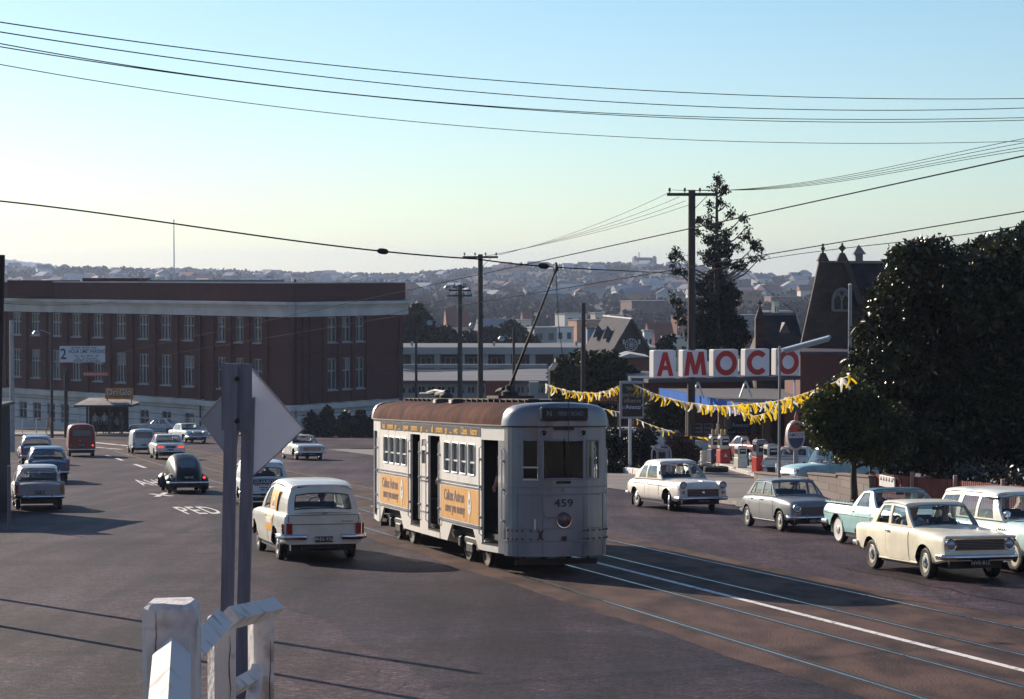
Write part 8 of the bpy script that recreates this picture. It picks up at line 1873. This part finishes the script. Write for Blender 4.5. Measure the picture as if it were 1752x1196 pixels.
    b = MB(); p = at(1004, 560, 380); p0 = at(1004, 600, 380); b.lathe([(.55, p0.z - p.z - 2), (.45, 0), (.6, .1), (.5, .6), (.0001, .9)], hm('orange'), 14, Matrix.Translation(p)); tag(b.build('brick_chimney'), 'slim lit brick chimney right of the short dark pole', 'chimney')
    # houses over the hillside: one house of each kind, copied with its parts
    kinds = []
    for col, roof in (('white', 'grey'), ('cream', 'red'), ('white', 'pale'), ('grey', 'red'), ('orange', 'grey'), ('dark', 'pale')):
        o = empty('hill_house', (0, 0, 0), 'small ' + {'white': 'white', 'cream': 'cream', 'grey': 'grey', 'orange': 'orange', 'dark': 'dark'}[col] + ' gabled house with ' + {'grey': 'grey', 'red': 'red', 'pale': 'pale', 'dark': 'dark'}[roof] + ' roof among the trees of the far hillside', 'house', 'houses scattered over the far hillside'); b = MB(); b.box((0, 0, 1.5), (11, 8, 5), hm(col)); b.build('wall', o); b = MB(); b.prism([(-4.8, 3.9), (4.8, 3.9), (0, 6.8)], 0, -6, 6, RO[roof]); b.build('roof', o); kinds.append(o)
    used = set()
    for i in range(285):
        D = rng.uniform(1150, 2550); px = rng.uniform(-10, 1420)
        if px < 690 and D < 1500: D = rng.uniform(1900, 2560)
        x = (px - 876) * D / F; k = rng.choice((0, 0, 0, 1, 2, 2, 2, 3, 4, 5)); o = kinds[k] if k not in used else copy_tree(kinds[k]); used.add(k); o.location = (x, D, hz(x, D) + 2.0); o.rotation_euler.z = rng.uniform(0, 3.1); s = rng.uniform(.7, 1.25); o.scale = (s, s, s)
    # woodland over the hills: leaf masses, nobody could count them
    FT = leafmat('hill_leaf', (.024, .027, .022), (.008, .010, .009), .8, .012, .1, .05); n = 5600
    Dv = np.concatenate([NR.uniform(700, 2650, int(n * .72)), NR.uniform(2480, 2620, int(n * .28))]); pxv = NR.uniform(-60, 1520, n); C = []; S = []
    for D, px in zip(Dv, pxv):
        x = (px - 876) * D / F; z = hz(x, D); r = rng.uniform(3.5, 8.5) * (.75 if D < 1300 else 1); k = 16
        d = NR.normal(size=(k, 3)); d /= np.linalg.norm(d, axis=1)[:, None]; d[:, 2] = np.abs(d[:, 2]) * .8; C.append(np.array([x, D, z + 1.0]) + d * np.array([r, r, r * .95]) * (.55 + .45 * NR.random((k, 1)))); S.append(np.full(k, r * .62) * (.6 + .8 * NR.random(k)))
    C = np.concatenate(C); S = np.concatenate(S); tag(link('hillside_woodland', leaf_mesh('hillside_woodland', C, S, [FT], None, .9, 0)), kind='stuff')
    n = 1500; C = []; S = []
    for i in range(n):
        px = rng.uniform(-60, 260); D = rng.uniform(4600, 5650); x = (px - 876) * D / F; z = hz(x, D); r = rng.uniform(6, 12); k = 9; d = NR.normal(size=(k, 3)); d /= np.linalg.norm(d, axis=1)[:, None]; d[:, 2] = np.abs(d[:, 2]) * .7; C.append(np.array([x, D, z]) + d * r * .8); S.append(np.full(k, r * .9))
    tag(link('distant_woodland', leaf_mesh('distant_woodland', np.concatenate(C), np.concatenate(S), [FT], None, .9, 0)), kind='stuff')
far()
# ================================================================== light, air, camera
def build_light():
    az = (-.64, .77); el = R(21)
    w = bpy.data.worlds.new('World'); SC.world = w; w.use_nodes = True; N = w.node_tree.nodes; L = w.node_tree.links
    sky = N.new('ShaderNodeTexSky'); sky.sky_type = 'NISHITA'; sky.sun_disc = False; sky.sun_elevation = el; sky.sun_rotation = math.atan2(az[0], az[1])
    sky.altitude = 0; sky.air_density = 1.0; sky.dust_density = .3; sky.ozone_density = 3.0
    tn = N.new('ShaderNodeMix'); tn.data_type = 'RGBA'; tn.blend_type = 'MULTIPLY'; tn.inputs[0].default_value = 1; tn.inputs[7].default_value = (.89, .985, 1.04, 1); L.new(sky.outputs[0], tn.inputs[6]); L.new(tn.outputs[2], N['Background'].inputs[0]); N['Background'].inputs[1].default_value = SKY_STRENGTH
    sd = bpy.data.lights.new('sun', 'SUN'); sd.energy = SUN_STRENGTH; sd.angle = R(.53); sd.color = (1, .86, .70)
    so = bpy.data.objects.new('sun', sd); COL.objects.link(so)
    n = math.hypot(*az); d = Vector((-az[0] / n * math.cos(el), -az[1] / n * math.cos(el), -math.sin(el)))
    so.rotation_euler = d.to_track_quat('-Z', 'Y').to_euler(); so.location = (-40, 60, 40)
    # haze
    b = MB(); b.box((0, 3100, 0), (6000, 6400, 1), M_WHITE); bpy.data.meshes
    me = bpy.data.meshes.new('haze'); z0, z1 = -75.0, 62.0
    vs = [(x, y, z) for x in (-2900, 2900) for y in (-80, 6300) for z in (z0, z1)]
    me.from_pydata(vs, [], [(0, 1, 3, 2), (4, 6, 7, 5), (0, 4, 5, 1), (2, 3, 7, 6), (0, 2, 6, 4), (1, 5, 7, 3)])
    m = bpy.data.materials.new('haze_air'); m.use_nodes = True; N = m.node_tree.nodes; L = m.node_tree.links; N.remove(N['Principled BSDF'])
    v = N.new('ShaderNodeVolumePrincipled'); v.inputs['Color'].default_value = (.48, .58, .80, 1); v.inputs['Density'].default_value = HAZE; v.inputs['Anisotropy'].default_value = .3
    L.new(v.outputs[0], N['Material Output'].inputs['Volume']); me.materials.append(m)
    tag(link('haze', me), kind='stuff')
    cd = bpy.data.cameras.new('camera'); cd.lens = 36 * F / 1752; cd.sensor_width = 36; cd.clip_end = 12000; cd.clip_start = .1
    co = bpy.data.objects.new('camera', cd); COL.objects.link(co); co.location = (0, 0, CAMZ); co.rotation_euler = (math.pi / 2 - PITCH, 0, 0); SC.camera = co
    SC.view_settings.view_transform = 'Standard'; SC.view_settings.look = 'None'; SC.view_settings.gamma = 1; SC.view_settings.exposure = EXPOSURE
    SC.cycles.max_bounces = 8; SC.cycles.transparent_max_bounces = 16; SC.cycles.volume_bounces = 1
SKY_STRENGTH = .082; SUN_STRENGTH = 5.0; EXPOSURE = 0.62; HAZE = .00014
build_light()
